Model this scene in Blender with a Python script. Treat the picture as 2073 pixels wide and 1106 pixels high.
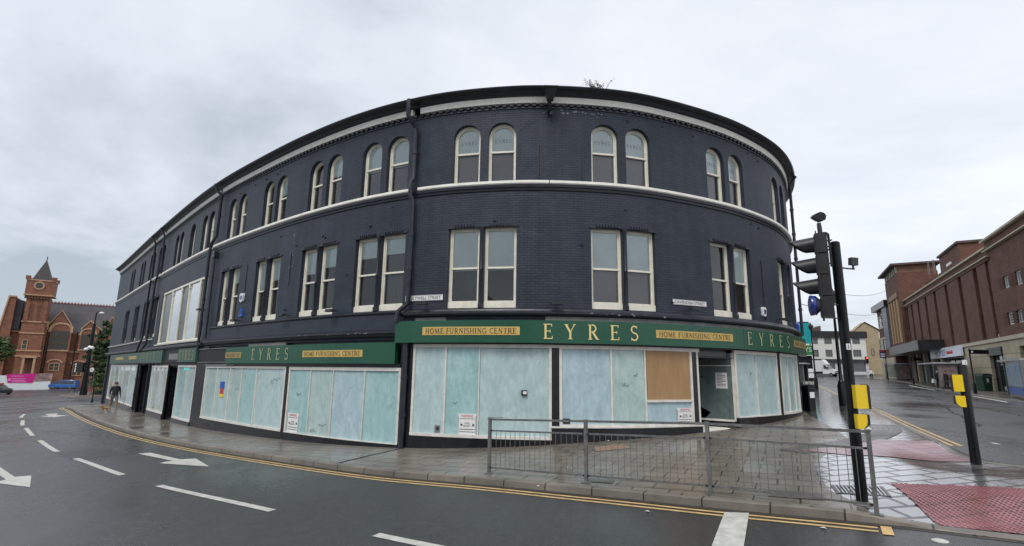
import bpy, bmesh, math, random
import numpy as np
from mathutils import Vector, Matrix
from mathutils.geometry import delaunay_2d_cdt, tessellate_polygon
R = math.radians
random.seed(7)
for o in list(bpy.data.objects): bpy.data.objects.remove(o, do_unlink=True)
SC = bpy.context.scene
COL = SC.collection

# ------------------------------------------------------------------ camera
# the eye is the origin of the scene; every height is measured from it
FPX, PITCH, ROLL = 1050.0, R(10.85), R(.78)
cd = bpy.data.cameras.new('camera'); cam = bpy.data.objects.new('camera', cd); COL.objects.link(cam)
cd.sensor_fit = 'HORIZONTAL'; cd.sensor_width = 36.0; cd.lens = 36.0*FPX/2073.0
cd.clip_start = .05; cd.clip_end = 3000
cam.matrix_world = Matrix.Rotation(R(90)+PITCH, 4, 'X') @ Matrix.Rotation(ROLL, 4, 'Z')
SC.camera = cam
SC.render.resolution_x = 1024; SC.render.resolution_y = 546

# ------------------------------------------------------------------ sky, sun, exposure
W = bpy.data.worlds.new("World"); SC.world = W; W.use_nodes = True
def build_world():
    nt = W.node_tree; nt.nodes.clear(); N = nt.nodes.new; L = nt.links.new
    out = N('ShaderNodeOutputWorld'); bg = N('ShaderNodeBackground'); L(bg.outputs[0], out.inputs[0])
    sky = N('ShaderNodeTexSky'); sky.sky_type = 'NISHITA'; sky.sun_disc = False
    sky.sun_elevation = R(52); sky.sun_rotation = R(200)
    sk = N('ShaderNodeVectorMath'); sk.operation = 'SCALE'; sk.inputs[3].default_value = .10; L(sky.outputs[0], sk.inputs[0])
    tc = N('ShaderNodeTexCoord'); sep = N('ShaderNodeSeparateXYZ'); L(tc.outputs['Generated'], sep.inputs[0])
    def math_(op, a, b=None, c=None):
        m = N('ShaderNodeMath'); m.operation = op
        for i, v in enumerate((a, b, c)):
            if v is None: continue
            if isinstance(v, (int, float)): m.inputs[i].default_value = v
            else: L(v, m.inputs[i])
        return m.outputs[0]
    zz = math_('ADD', math_('MAXIMUM', sep.outputs[2], 0.0), .22)
    cx = math_('DIVIDE', sep.outputs[0], zz); cy = math_('DIVIDE', sep.outputs[1], zz)
    cmb = N('ShaderNodeCombineXYZ'); L(cx, cmb.inputs[0]); L(cy, cmb.inputs[1])
    n1 = N('ShaderNodeTexNoise'); n1.inputs['Scale'].default_value = .55; n1.inputs['Detail'].default_value = 7; n1.inputs['Roughness'].default_value = .58
    n1.inputs['Distortion'].default_value = .35; L(cmb.outputs[0], n1.inputs['Vector'])
    # low sky to the left is a darker bank, low sky to the right is brighter
    t = math_('ADD', n1.outputs[0], math_('MULTIPLY', sep.outputs[0], math_('MULTIPLY_ADD', sep.outputs[2], -.30, .20)))
    t = math_('ADD', t, math_('MULTIPLY', sep.outputs[2], .12))
    cr = N('ShaderNodeValToRGB'); L(t, cr.inputs[0]); e = cr.color_ramp.elements
    e[0].position = .37; e[0].color = (.36, .41, .46, 1)
    e[1].position = .64; e[1].color = (.73, .75, .80, 1)
    m = cr.color_ramp.elements.new(.50); m.color = (.60, .63, .685, 1)
    mx = N('ShaderNodeMix'); mx.data_type = 'RGBA'; mx.inputs[0].default_value = .90
    L(sk.outputs[0], mx.inputs[6]); L(cr.outputs[0], mx.inputs[7])
    L(mx.outputs[2], bg.inputs[0]); bg.inputs[1].default_value = 1.0
build_world()
sl = bpy.data.lights.new('sun', 'SUN'); sl.energy = 1.3; sl.angle = R(25); sl.color = (1.0, .96, .91)
sun = bpy.data.objects.new('sun', sl); COL.objects.link(sun)
sd = Vector((math.sin(R(200))*math.cos(R(52)), math.cos(R(200))*math.cos(R(52)), math.sin(R(52))))
sun.rotation_euler = sd.to_track_quat('Z', 'Y').to_euler()
SC.view_settings.view_transform = 'Standard'; SC.view_settings.look = 'None'
SC.view_settings.exposure = 0.48; SC.view_settings.gamma = 1.0; SC.view_settings.use_curve_mapping = False
try: SC.cycles.max_bounces = 8; SC.cycles.transparent_max_bounces = 12
except Exception: pass

# ------------------------------------------------------------------ survey: rays of the photograph against the terrain
def ray(x, y):
    a, b = x-1036.5, y-553; c, s = math.cos(ROLL), math.sin(ROLL)
    u, v = a*c+b*s, -a*s+b*c; X, U = u/FPX, -v/FPX; c, s = math.cos(PITCH), math.sin(PITCH)
    return np.array([X, c-U*s, s+U*c])
_gx = np.arange(-400, 400, .25)
_gp = np.interp(_gx, [-300, -110, -82, -45, -26, -16.3, -11.5, -7, -3, 0, 2.2, 5.2, 7.7, 10.9, 14, 300],
                [-9, -5.0, -4.4, -3.35, -2.75, -2.55, -2.41, -2.27, -2.12, -1.95, -1.78, -1.63, -1.5, -1.3, -1.27, -1.27])
_k = np.exp(-.5*(np.arange(-16, 17)*.25/1.1)**2); _k /= _k.sum()
_gp = np.convolve(np.pad(_gp, 16, 'edge'), _k, 'valid')
_qx = np.arange(-400, 900, 1.0)
_qp = np.interp(_qx, [0, 40, 54, 81, 100, 123, 145, 200, 400], [0, 0, .08, .4, .82, 1.45, 2.05, 3.2, 6])
_k = np.exp(-.5*(np.arange(-12, 13)/5.)**2); _k /= _k.sum()
_qp = np.convolve(np.pad(_qp, 12, 'edge'), _k, 'valid')
KERB = .12
def ramp(t): t = min(max(t, 0.), 1.); return t*t*(3-2*t)
def G(X, Y):      # level of the pavements
    w = ramp((X-5)/15)
    h = float(np.interp(X, _gx, _gp)) - .015*min(max(14.5-Y, 0), 8)
    if w > 0: h += w*float(np.interp(.6*X+.8*Y, _qx, _qp))
    for cx, cy, r in ((5.9, 6.0, .9), (9.3, 10.4, .7)):      # dropped kerbs at the two crossings
        d = math.hypot(X-cx, Y-cy)
        if d < r+1.3: h -= (KERB-.02)*(1-ramp((d-r)/1.3))
    return h
def GR(X, Y):     # level of the carriageway
    w = ramp((X-5)/15)
    h = float(np.interp(X, _gx, _gp)) - .015*min(max(14.5-Y, 0), 8) - KERB
    if w > 0: h += w*float(np.interp(.6*X+.8*Y, _qx, _qp))
    return h
def gp(x, y, road=False):
    r = ray(x, y); g = GR if road else G; prev = .5
    t = 1.0
    while t < 500:
        q = r*t
        if q[2] <= g(q[0], q[1]): break
        prev = t; t *= 1.02
    a, b = prev, t
    for _ in range(24):
        m = (a+b)/2; q = r*m
        if q[2] <= g(q[0], q[1]): b = m
        else: a = m
    q = r*b; return (float(q[0]), float(q[1]))
def at(x, y, Y): r = ray(x, y); return Vector(r*(Y/r[1]))

# ------------------------------------------------------------------ frames
class Flat:
    def __init__(s, a, b, flip=False):
        s.o = Vector((a[0], a[1], 0)); s.t = Vector((b[0]-a[0], b[1]-a[1], 0)); s.L = s.t.length; s.t.normalize()
        s.n = Vector((s.t.y, -s.t.x, 0)) * (-1 if flip else 1)
    def P(s, u, z, d=0): return s.o + s.t*u + s.n*d + Vector((0, 0, z))
    def px(s, x, y):
        r = ray(x, y); det = r[0]*(-s.t.y)+s.t.x*r[1]
        k = (s.o.x*(-s.t.y)+s.t.x*s.o.y)/det; u = (r[0]*k-s.o.x)*s.t.x+(r[1]*k-s.o.y)*s.t.y
        return u, float(k*r[2])
class Turn(Flat):     # a flat frame from a point, a heading for its tangent
    def __init__(s, o, t, n=None):
        s.o = Vector(o); s.t = Vector(t).normalized(); s.n = Vector(n).normalized() if n else Vector((s.t.y, -s.t.x, 0)); s.up = Vector((0, 0, 1))
    def P(s, u, z, d=0): return s.o + s.t*u + s.n*d + s.up*z
class Curve:
    PTS = [(-34.2,44.65),(-31.86,42.24),(-21.11,30.84),(-13.62,23.23),(-9.96,20.02),(-7.26,17.86),(-4.92,16.27),(-3.2,15.38),(-1.83,14.88),(.06,14.52),(1.09,14.48),(2.97,14.66),(4.19,15.0),(6.38,15.98),(7.83,16.88),(9.74,18.5),(11.35,20.64),(12.6,23.2),(13.4,26.5),(14.0,31)]
    def __init__(s):
        s.D = dense(s.PTS); D = s.D
        for _ in range(40): D[1:-1] = .25*D[:-2]+.5*D[1:-1]+.25*D[2:]
        s.S = np.r_[0, np.cumsum(np.linalg.norm(np.diff(D, axis=0), axis=1))]
        s.S -= np.interp(0, D[:, 0], s.S)
        T = np.gradient(D, axis=0); s.T = T/np.linalg.norm(T, axis=1)[:, None]
    def P(s, u, z, d=0):
        x = np.interp(u, s.S, s.D[:, 0]); y = np.interp(u, s.S, s.D[:, 1]); tx = np.interp(u, s.S, s.T[:, 0]); ty = np.interp(u, s.S, s.T[:, 1])
        return Vector((x+ty*d, y-tx*d, z))
    def local(s, u, d=0):       # flat frame standing on the wall at u
        a = s.P(u, 0, d); tx = np.interp(u, s.S, s.T[:, 0]); ty = np.interp(u, s.S, s.T[:, 1])
        return Turn(a, (tx, ty, 0))
    def chord(s, u0, u1, d=0):
        a, b = s.P(u0, 0, d), s.P(u1, 0, d); return Turn(a, b-a)
def dense(P, n=60):
    P = np.array(P, float); out = []; Q = np.vstack([2*P[0]-P[1], P, 2*P[-1]-P[-2]])
    for i in range(1, len(Q)-2):
        p0, p1, p2, p3 = Q[i-1:i+3]
        t1 = np.linalg.norm(p1-p0)**.5; t2 = t1+np.linalg.norm(p2-p1)**.5; t3 = t2+np.linalg.norm(p3-p2)**.5; t0 = 0
        for t in np.linspace(t1, t2, n, endpoint=False):
            A1=(t1-t)/(t1-t0)*p0+(t-t0)/(t1-t0)*p1; A2=(t2-t)/(t2-t1)*p1+(t-t1)/(t2-t1)*p2; A3=(t3-t)/(t3-t2)*p2+(t-t2)/(t3-t2)*p3
            B1=(t2-t)/(t2-t0)*A1+(t-t0)/(t2-t0)*A2; B2=(t3-t)/(t3-t1)*A2+(t-t1)/(t3-t1)*A3
            out.append((t2-t)/(t2-t1)*B1+(t-t1)/(t2-t1)*B2)
    out.append(P[-1]); return np.array(out)
def resample(P, step):
    P = np.array(P, float); S = np.r_[0, np.cumsum(np.linalg.norm(np.diff(P, axis=0), axis=1))]
    n = max(2, int(S[-1]/step)+1); q = np.linspace(0, S[-1], n)
    return np.c_[np.interp(q, S, P[:, 0]), np.interp(q, S, P[:, 1])]
def offset(P, d):    # to the right hand of the direction of travel
    T = np.gradient(P, axis=0); T /= np.linalg.norm(T, axis=1)[:, None]
    return P+np.c_[T[:, 1], -T[:, 0]]*d
WF = Curve()

# ------------------------------------------------------------------ mesh builder and object tree
def wloc(o):
    v = Vector((0, 0, 0))
    while o: v = v+o.location; o = o.parent
    return v
class MB:
    def __init__(s): s.v = []; s.f = []; s.m = []; s.uv = []; s.cut = []
    def add(s, vs, fs, m=0, uv=None):
        s.cut.append((len(s.v), len(s.f))); b = len(s.v); s.v += [tuple(p) for p in vs]; s.f += [tuple(b+i for i in f) for f in fs]; s.m += [m]*len(fs)
        s.uv += list(uv) if uv else [(0, 0)]*len(vs); return s
    def box(s, F, u0, u1, z0, z1, d0, d1, m=0, step=None):
        n = 1 if not step else max(1, int(math.ceil(abs(u1-u0)/step))); vs = []; uv = []; fs = []
        for i in range(n+1):
            u = u0+(u1-u0)*i/n; a = z0(u) if callable(z0) else z0; b = z1(u) if callable(z1) else z1
            for z, d in ((a, d0), (b, d0), (b, d1), (a, d1)): vs.append(F.P(u, z, d)); uv.append((u+(d if d == d0 else 0), z))
            if i: k = 4*i; fs += [(k-4+j, k-4+(j+1) % 4, k+(j+1) % 4, k+j) for j in range(4)]
        fs += [(3, 2, 1, 0), (4*n, 4*n+1, 4*n+2, 4*n+3)]
        return s.add(vs, fs, m, uv)
    def bx(s, x0, x1, y0, y1, z0, z1, m=0):
        vs = [(x0,y0,z0),(x1,y0,z0),(x1,y1,z0),(x0,y1,z0),(x0,y0,z1),(x1,y0,z1),(x1,y1,z1),(x0,y1,z1)]
        return s.add(vs, [(3,2,1,0),(4,5,6,7),(0,1,5,4),(1,2,6,5),(2,3,7,6),(3,0,4,7)], m, [(v[0]+v[1], v[2]) for v in vs])
    def prism(s, F, pts, d0, d1, m=0):     # outline (u,z) given depth d0..d1
        n = len(pts); vs = [F.P(u, z, d1) for u, z in pts]+[F.P(u, z, d0) for u, z in pts]; uv = [(u, z) for u, z in pts]*2
        fs = [(j, (j+1) % n, n+(j+1) % n, n+j) for j in range(n)]
        if n <= 4: fs += [tuple(range(n)), tuple(range(2*n-1, n-1, -1))]
        else:
            T = tessellate_polygon([[Vector((u, z, 0)) for u, z in pts]])
            fs += [tuple(t) for t in T]+[tuple(n+i for i in reversed(t)) for t in T]
        return s.add(vs, fs, m, uv)
    def sweep(s, F, prof, u0, u1, step=.4, m=0, cap=True):   # profile (d,z) swept along u
        n = max(1, int(math.ceil((u1-u0)/step))); k = len(prof); vs = []; uv = []; fs = []
        for i in range(n+1):
            u = u0+(u1-u0)*i/n
            for d, z in prof: vs.append(F.P(u, z, d)); uv.append((u, z))
            if i:
                b = k*i; fs += [(b-k+j, b-k+(j+1) % k, b+(j+1) % k, b+j) for j in range(k)]
        if cap: fs += [tuple(range(k-1, -1, -1)), tuple(range(k*n, k*n+k))]
        return s.add(vs, fs, m, uv)
    def tube(s, path, r, n=8, m=0, cap=True):
        path = [Vector(p) for p in path]; k = len(path); rr = r if isinstance(r, (list, tuple)) else [r]*k; vs = []; fs = []
        up = Vector((0, 0, 1)); prev = None
        for i, p in enumerate(path):
            t = (path[min(i+1, k-1)]-path[max(i-1, 0)]).normalized()
            a = prev if prev is not None else (t.cross(up) if abs(t.z) < .95 else t.cross(Vector((1, 0, 0))))
            a = (a-t*a.dot(t)).normalized(); b = t.cross(a); prev = a
            for j in range(n):
                q = 2*math.pi*j/n; vs.append(p+(a*math.cos(q)+b*math.sin(q))*rr[i])
            if i: c = n*i; fs += [(c-n+j, c-n+(j+1) % n, c+(j+1) % n, c+j) for j in range(n)]
        if cap: fs += [tuple(range(n-1, -1, -1)), tuple(range(n*(k-1), n*k))]
        return s.add(vs, fs, m)
    def cyl(s, p, r, h, n=16, m=0, r2=None): return s.tube([p, Vector(p)+Vector((0, 0, h))], [r, r if r2 is None else r2], n, m)
    def lathe(s, p, prof, n=16, m=0):
        p = Vector(p); return s.tube([p+Vector((0, 0, z)) for r, z in prof], [max(r, 1e-4) for r, z in prof], n, m) if False else s._lathe(p, prof, n, m)
    def _lathe(s, p, prof, n, m):
        vs = []; fs = []
        for i, (r, z) in enumerate(prof):
            for j in range(n): q = 2*math.pi*j/n; vs.append(p+Vector((r*math.cos(q), r*math.sin(q), z)))
            if i: c = n*i; fs += [(c-n+j, c-n+(j+1) % n, c+(j+1) % n, c+j) for j in range(n)]
        fs += [tuple(range(n-1, -1, -1)), tuple(range(n*(len(prof)-1), n*len(prof)))]
        return s.add(vs, fs, m)
    def face(s, F, pts, d, m=0):      # one outward looking face
        s.keep = True; return s.add([F.P(u, z, d) for u, z in pts], [tuple(range(len(pts)))], m, [(u, z) for u, z in pts])
    def build_each(s, name, mats, parent=None, smooth=False):      # every piece added is an object of its own
        cut = s.cut+[(len(s.v), len(s.f))]
        for (v0, f0), (v1, f1) in zip(cut[:-1], cut[1:]):
            if f1 == f0: continue
            q = MB(); q.v = s.v[v0:v1]; q.uv = s.uv[v0:v1]; q.f = [tuple(i-v0 for i in f) for f in s.f[f0:f1]]; q.m = s.m[f0:f1]; q.build(name, mats, parent, smooth)
    def build(s, name, mats, parent=None, smooth=False, label=None, local=False):
        me = bpy.data.meshes.new(name); me.from_pydata(s.v, [], s.f)
        off = Vector((0, 0, 0)) if local else wloc(parent)
        if off.length > 0: me.transform(Matrix.Translation(-off))
        if not isinstance(mats, (list, tuple)): mats = [mats]
        for m in mats: me.materials.append(m)
        me.polygons.foreach_set('material_index', s.m)
        uvl = me.uv_layers.new(name='UVMap'); idx = np.zeros(len(me.loops), dtype=np.int32); me.loops.foreach_get('vertex_index', idx)
        uvl.data.foreach_set('uv', np.array(s.uv, dtype=np.float32)[idx].ravel())
        bm = bmesh.new(); bm.from_mesh(me); bmesh.ops.recalc_face_normals(bm, faces=bm.faces) if not getattr(s, 'keep', False) else None; bm.to_mesh(me); bm.free()
        if smooth: me.polygons.foreach_set('use_smooth', [True]*len(me.polygons)); me.set_sharp_from_angle(angle=R(38))
        o = bpy.data.objects.new(name, me); COL.objects.link(o); o.parent = parent
        if label: o['label'] = label
        return o
def thing(name, label, cat, loc=(0, 0, 0), group=None):
    o = bpy.data.objects.new(name, None); COL.objects.link(o); o.empty_display_size = .2
    o.location = loc; return tag(o, label, cat, group)
def tag(o, label, cat, group=None):
    o['label'] = label; o['category'] = cat
    if group: o['group'] = group
    return o
def struct(o): o['kind'] = 'structure'; return o
def copy_tree(o, loc=None, label=None, parent=None, rotz=None):
    c = o.copy(); COL.objects.link(c); c.parent = parent
    if loc is not None: c.location = loc
    if rotz is not None: c.rotation_euler = (0, 0, rotz)
    if label: c['label'] = label
    for ch in list(o.children):
        copy_tree(ch, parent=c)
    return c

# ------------------------------------------------------------------ materials
def mat(name, col, rough=.6, metal=0., var=.0, vscale=3., bump=0., bscale=30., col2=None, spec=.5, kind=None, stretch=(1, 1, 1), dirt=0., coat=0.):
    m = bpy.data.materials.new(name); m.use_nodes = True; nt = m.node_tree; N = nt.nodes.new; L = nt.links.new
    b = nt.nodes['Principled BSDF']; b.inputs['Base Color'].default_value = (*col, 1); b.inputs['Roughness'].default_value = rough; b.inputs['Metallic'].default_value = metal
    b.inputs['Specular IOR Level'].default_value = spec; b.inputs['Coat Weight'].default_value = coat
    tc = N('ShaderNodeTexCoord'); mp = N('ShaderNodeMapping'); mp.inputs['Scale'].default_value = stretch; L(tc.outputs['Object'], mp.inputs[0])
    if var > 0 or col2:
        n = N('ShaderNodeTexNoise'); n.inputs['Scale'].default_value = vscale; n.inputs['Detail'].default_value = 6; n.inputs['Roughness'].default_value = .65; L(mp.outputs[0], n.inputs['Vector'])
        r = N('ShaderNodeMapRange'); r.inputs[1].default_value = .32; r.inputs[2].default_value = .68; L(n.outputs[0], r.inputs[0])
        mx = N('ShaderNodeMix'); mx.data_type = 'RGBA'; L(r.outputs[0], mx.inputs[0])
        c2 = col2 or tuple(min(1, c*(1+var)) for c in col); c1 = col if col2 else tuple(c*(1-var) for c in col)
        mx.inputs[6].default_value = (*c1, 1); mx.inputs[7].default_value = (*c2, 1); L(mx.outputs[2], b.inputs['Base Color'])
        rr = N('ShaderNodeMapRange'); rr.inputs[3].default_value = max(.03, rough-.1); rr.inputs[4].default_value = min(1, rough+.1); L(n.outputs[0], rr.inputs[0]); L(rr.outputs[0], b.inputs['Roughness'])
    if bump > 0:
        n2 = N('ShaderNodeTexNoise'); n2.inputs['Scale'].default_value = bscale; n2.inputs['Detail'].default_value = 4; L(mp.outputs[0], n2.inputs['Vector'])
        bp = N('ShaderNodeBump'); bp.inputs['Strength'].default_value = bump; bp.inputs['Distance'].default_value = .02; L(n2.outputs[0], bp.inputs['Height']); L(bp.outputs[0], b.inputs['Normal'])
    return m
def emit(name, col, k):
    m = mat(name, col); b = m.node_tree.nodes['Principled BSDF']; b.inputs['Emission Color'].default_value = (*col, 1); b.inputs['Emission Strength'].default_value = k; return m
def brick_mat(name, c1, c2, mortar, bw=.225, bh=.075, ms=.008, rough=.8, bump=.35, uv=True, rot=0, offs=.5, var=.25, wet=None, wash=None, spec=.5, streak=0, coat=0):
    m = bpy.data.materials.new(name); m.use_nodes = True; nt = m.node_tree; N = nt.nodes.new; L = nt.links.new; b = nt.nodes['Principled BSDF']
    b.inputs['Specular IOR Level'].default_value = spec
    tc = N('ShaderNodeTexCoord'); mp = N('ShaderNodeMapping'); mp.inputs['Rotation'].default_value = (0, 0, R(rot)); L(tc.outputs['UV' if uv else 'Object'], mp.inputs[0])
    # joints wander a little: laid by hand
    nz = N('ShaderNodeTexNoise'); nz.inputs['Scale'].default_value = 1.7; nz.inputs['Detail'].default_value = 2; L(mp.outputs[0], nz.inputs['Vector'])
    vs = N('ShaderNodeVectorMath'); vs.operation = 'MULTIPLY_ADD'; L(nz.outputs['Color'], vs.inputs[0]); vs.inputs[1].default_value = (min(bh*.35, .06), min(bh*.25, .04), 0); L(mp.outputs[0], vs.inputs[2])
    br = N('ShaderNodeTexBrick'); L(vs.outputs[0], br.inputs['Vector']); br.offset = offs
    br.inputs['Scale'].default_value = 1; br.inputs['Brick Width'].default_value = bw; br.inputs['Row Height'].default_value = bh; br.inputs['Mortar Size'].default_value = ms
    br.inputs['Mortar Smooth'].default_value = .25; br.inputs['Bias'].default_value = 0
    br.inputs['Color1'].default_value = (*c1, 1); br.inputs['Color2'].default_value = (*c2, 1); br.inputs['Mortar'].default_value = (*mortar, 1)
    n = N('ShaderNodeTexNoise'); n.inputs['Scale'].default_value = .9; n.inputs['Detail'].default_value = 8; n.inputs['Roughness'].default_value = .68; L(mp.outputs[0], n.inputs['Vector'])
    r = N('ShaderNodeMapRange'); r.inputs[1].default_value = .3; r.inputs[2].default_value = .7; r.inputs[3].default_value = 1-var; r.inputs[4].default_value = 1+var; L(n.outputs[0], r.inputs[0])
    mu = N('ShaderNodeVectorMath'); mu.operation = 'SCALE'; L(br.outputs['Color'], mu.inputs[0]); L(r.outputs[0], mu.inputs[3])
    col = mu.outputs[0]
    if wash:      # weathering patches with a colour of their own
        n3 = N('ShaderNodeTexNoise'); n3.inputs['Scale'].default_value = 2.3; n3.inputs['Detail'].default_value = 9; n3.inputs['Roughness'].default_value = .75; L(mp.outputs[0], n3.inputs['Vector'])
        r3 = N('ShaderNodeMapRange'); r3.inputs[1].default_value = .56; r3.inputs[2].default_value = .8; r3.inputs[4].default_value = .7; L(n3.outputs[0], r3.inputs[0])
        mx = N('ShaderNodeMix'); mx.data_type = 'RGBA'; L(r3.outputs[0], mx.inputs[0]); L(col, mx.inputs[6]); mx.inputs[7].default_value = (*wash, 1); col = mx.outputs[2]
    if streak:    # rain streaks down the wall
        mp5 = N('ShaderNodeMapping'); mp5.inputs['Scale'].default_value = (3.0, .3, 1); L(tc.outputs['UV'], mp5.inputs[0])
        n5 = N('ShaderNodeTexNoise'); n5.inputs['Scale'].default_value = 1.2; n5.inputs['Detail'].default_value = 6; L(mp5.outputs[0], n5.inputs['Vector'])
        r5 = N('ShaderNodeMapRange'); r5.inputs[1].default_value = .35; r5.inputs[2].default_value = .68; r5.inputs[3].default_value = 1-streak; r5.inputs[4].default_value = 1+streak*1.6; L(n5.outputs[0], r5.inputs[0])
        s5 = N('ShaderNodeVectorMath'); s5.operation = 'SCALE'; L(col, s5.inputs[0]); L(r5.outputs[0], s5.inputs[3]); col = s5.outputs[0]
    if coat: b.inputs['Coat Weight'].default_value = 1.; b.inputs['Coat IOR'].default_value = coat; b.inputs['Coat Roughness'].default_value = .05
    L(col, b.inputs['Base Color'])
    b.inputs['Roughness'].default_value = rough
    if wet:       # wet film: patches of low roughness
        n4 = N('ShaderNodeTexNoise'); n4.inputs['Scale'].default_value = .55; n4.inputs['Detail'].default_value = 7; n4.inputs['Roughness'].default_value = .6; L(tc.outputs['Object'], n4.inputs['Vector'])
        r4 = N('ShaderNodeMapRange'); r4.inputs[1].default_value = .35; r4.inputs[2].default_value = .62; r4.inputs[3].default_value = wet[0]; r4.inputs[4].default_value = wet[1]; L(n4.outputs[0], r4.inputs[0]); L(r4.outputs[0], b.inputs['Roughness'])
    n2 = N('ShaderNodeTexNoise'); n2.inputs['Scale'].default_value = 40 if bw < .4 else 22; n2.inputs['Detail'].default_value = 5; L(mp.outputs[0], n2.inputs['Vector'])
    hs = N('ShaderNodeMath'); hs.operation = 'MULTIPLY_ADD'; L(br.outputs['Fac'], hs.inputs[0]); hs.inputs[1].default_value = -1.; 
    h2 = N('ShaderNodeMath'); h2.operation = 'MULTIPLY'; L(n2.outputs[0], h2.inputs[0]); h2.inputs[1].default_value = .45; L(h2.outputs[0], hs.inputs[2])
    bp = N('ShaderNodeBump'); bp.inputs['Strength'].default_value = bump; bp.inputs['Distance'].default_value = .012; L(hs.outputs[0], bp.inputs['Height']); L(bp.outputs[0], b.inputs['Normal'])
    if coat:
        L(bp.outputs[0], b.inputs['Coat Normal']); cw = N('ShaderNodeMath'); cw.operation = 'SUBTRACT'; cw.inputs[0].default_value = 1.; L(br.outputs['Fac'], cw.inputs[1]); L(cw.outputs[0], b.inputs['Coat Weight'])
    return m
def glass_mat(name, tint=(1, 1, 1), ior=1.75, rough=.015, dirt=.06):
    m = bpy.data.materials.new(name); m.use_nodes = True; nt = m.node_tree; nt.nodes.clear(); N = nt.nodes.new; L = nt.links.new
    out = N('ShaderNodeOutputMaterial'); tr = N('ShaderNodeBsdfTransparent'); tr.inputs[0].default_value = (*tint, 1); gl = N('ShaderNodeBsdfGlossy'); gl.inputs['Roughness'].default_value = rough
    di = N('ShaderNodeBsdfDiffuse'); di.inputs[0].default_value = (.42, .44, .46, 1)
    fr = N('ShaderNodeFresnel'); fr.inputs[0].default_value = ior; m1 = N('ShaderNodeMixShader'); m2 = N('ShaderNodeMixShader')
    tc = N('ShaderNodeTexCoord'); n = N('ShaderNodeTexNoise'); n.inputs['Scale'].default_value = 1.6; n.inputs['Detail'].default_value = 5; L(tc.outputs['Object'], n.inputs['Vector'])
    r = N('ShaderNodeMapRange'); r.inputs[3].default_value = 0; r.inputs[4].default_value = dirt*2; L(n.outputs[0], r.inputs[0])
    nb = N('ShaderNodeTexNoise'); nb.inputs['Scale'].default_value = 1.1; nb.inputs['Detail'].default_value = 1; L(tc.outputs['Object'], nb.inputs['Vector'])
    bp = N('ShaderNodeBump'); bp.inputs['Strength'].default_value = .35; bp.inputs['Distance'].default_value = .02; L(nb.outputs[0], bp.inputs['Height']); L(bp.outputs[0], gl.inputs['Normal'])
    L(r.outputs[0], m1.inputs[0]); L(tr.outputs[0], m1.inputs[1]); L(di.outputs[0], m1.inputs[2])
    L(fr.outputs[0], m2.inputs[0]); L(m1.outputs[0], m2.inputs[1]); L(gl.outputs[0], m2.inputs[2]); L(m2.outputs[0], out.inputs[0]); return m
def wash_mat(name, c1, c2, c3, seed, rough=.32):    # whitewash brushed on the inside of shop glass
    m = bpy.data.materials.new(name); m.use_nodes = True; nt = m.node_tree; N = nt.nodes.new; L = nt.links.new; b = nt.nodes['Principled BSDF']
    tc = N('ShaderNodeTexCoord')
    def noise(scale, st, det=5, rg=.6, dist=0):
        mp = N('ShaderNodeMapping'); mp.inputs['Location'].default_value = (seed*7.3, seed*3.1, seed*1.7); mp.inputs['Scale'].default_value = st; L(tc.outputs['UV'], mp.inputs[0])
        n = N('ShaderNodeTexNoise'); n.inputs['Scale'].default_value = scale; n.inputs['Detail'].default_value = det; n.inputs['Roughness'].default_value = rg; n.inputs['Distortion'].default_value = dist; L(mp.outputs[0], n.inputs['Vector']); return n.outputs[0]
    streak = noise(1.5, (2.6, .9, 1), 6, .6, .8); blot = noise(1.9, (1, .8, 1), 8, .68, 1.2); fine = noise(9, (1.6, .5, 1), 5, .6, .5); bare = noise(2.6, (1.3, 1, 1), 9, .75, .6)
    def mr(x, a, c, lo=0., hi=1.): r = N('ShaderNodeMapRange'); r.inputs[1].default_value = a; r.inputs[2].default_value = c; r.inputs[3].default_value = lo; r.inputs[4].default_value = hi; L(x, r.inputs[0]); return r.outputs[0]
    x1 = N('ShaderNodeMix'); x1.data_type = 'RGBA'; L(mr(streak, .42, .58), x1.inputs[0]); x1.inputs[6].default_value = (*c1, 1); x1.inputs[7].default_value = (*c2, 1)
    x2 = N('ShaderNodeMix'); x2.data_type = 'RGBA'; L(mr(blot, .46, .64, 0, .75), x2.inputs[0]); L(x1.outputs[2], x2.inputs[6]); x2.inputs[7].default_value = (*c3, 1)
    x3 = N('ShaderNodeVectorMath'); x3.operation = 'SCALE'; L(x2.outputs[2], x3.inputs[0]); L(mr(fine, .3, .7, .91, 1.07), x3.inputs[3])
    x4 = N('ShaderNodeMix'); x4.data_type = 'RGBA'; L(mr(bare, .58, .72, 0, .45), x4.inputs[0]); L(x3.outputs[0], x4.inputs[6]); x4.inputs[7].default_value = tuple(c*.55 for c in c3)+(1,)
    L(x4.outputs[2], b.inputs['Base Color']); b.inputs['Roughness'].default_value = .6; b.inputs['Specular IOR Level'].default_value = .3
    b.inputs['Coat Weight'].default_value = 1.0; b.inputs['Coat Roughness'].default_value = .04; b.inputs['Coat IOR'].default_value = 1.45
    return m
M = {}
M['navy_brick'] = brick_mat('navy painted brick', (.029, .037, .054), (.036, .045, .064), (.020, .026, .038), rough=.5, bump=.8, var=.24, wash=(.035, .044, .066), spec=.3, ms=.010, streak=.09)
M['navy'] = mat('navy painted render', (.031, .039, .056), .5, spec=.3, var=.14, vscale=2.5, bump=.35, bscale=14)
M['navy_dark'] = mat('dark navy paint', (.018, .021, .030), .36, var=.25, vscale=3, bump=.3, bscale=18)
M['gutter'] = mat('black gutter paint', (.016, .017, .022), .33, var=.3, vscale=4)
M['cream'] = mat('cream gloss paint', (.76, .73, .62), .38, var=.10, vscale=5, bump=.12, bscale=20)
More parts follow.
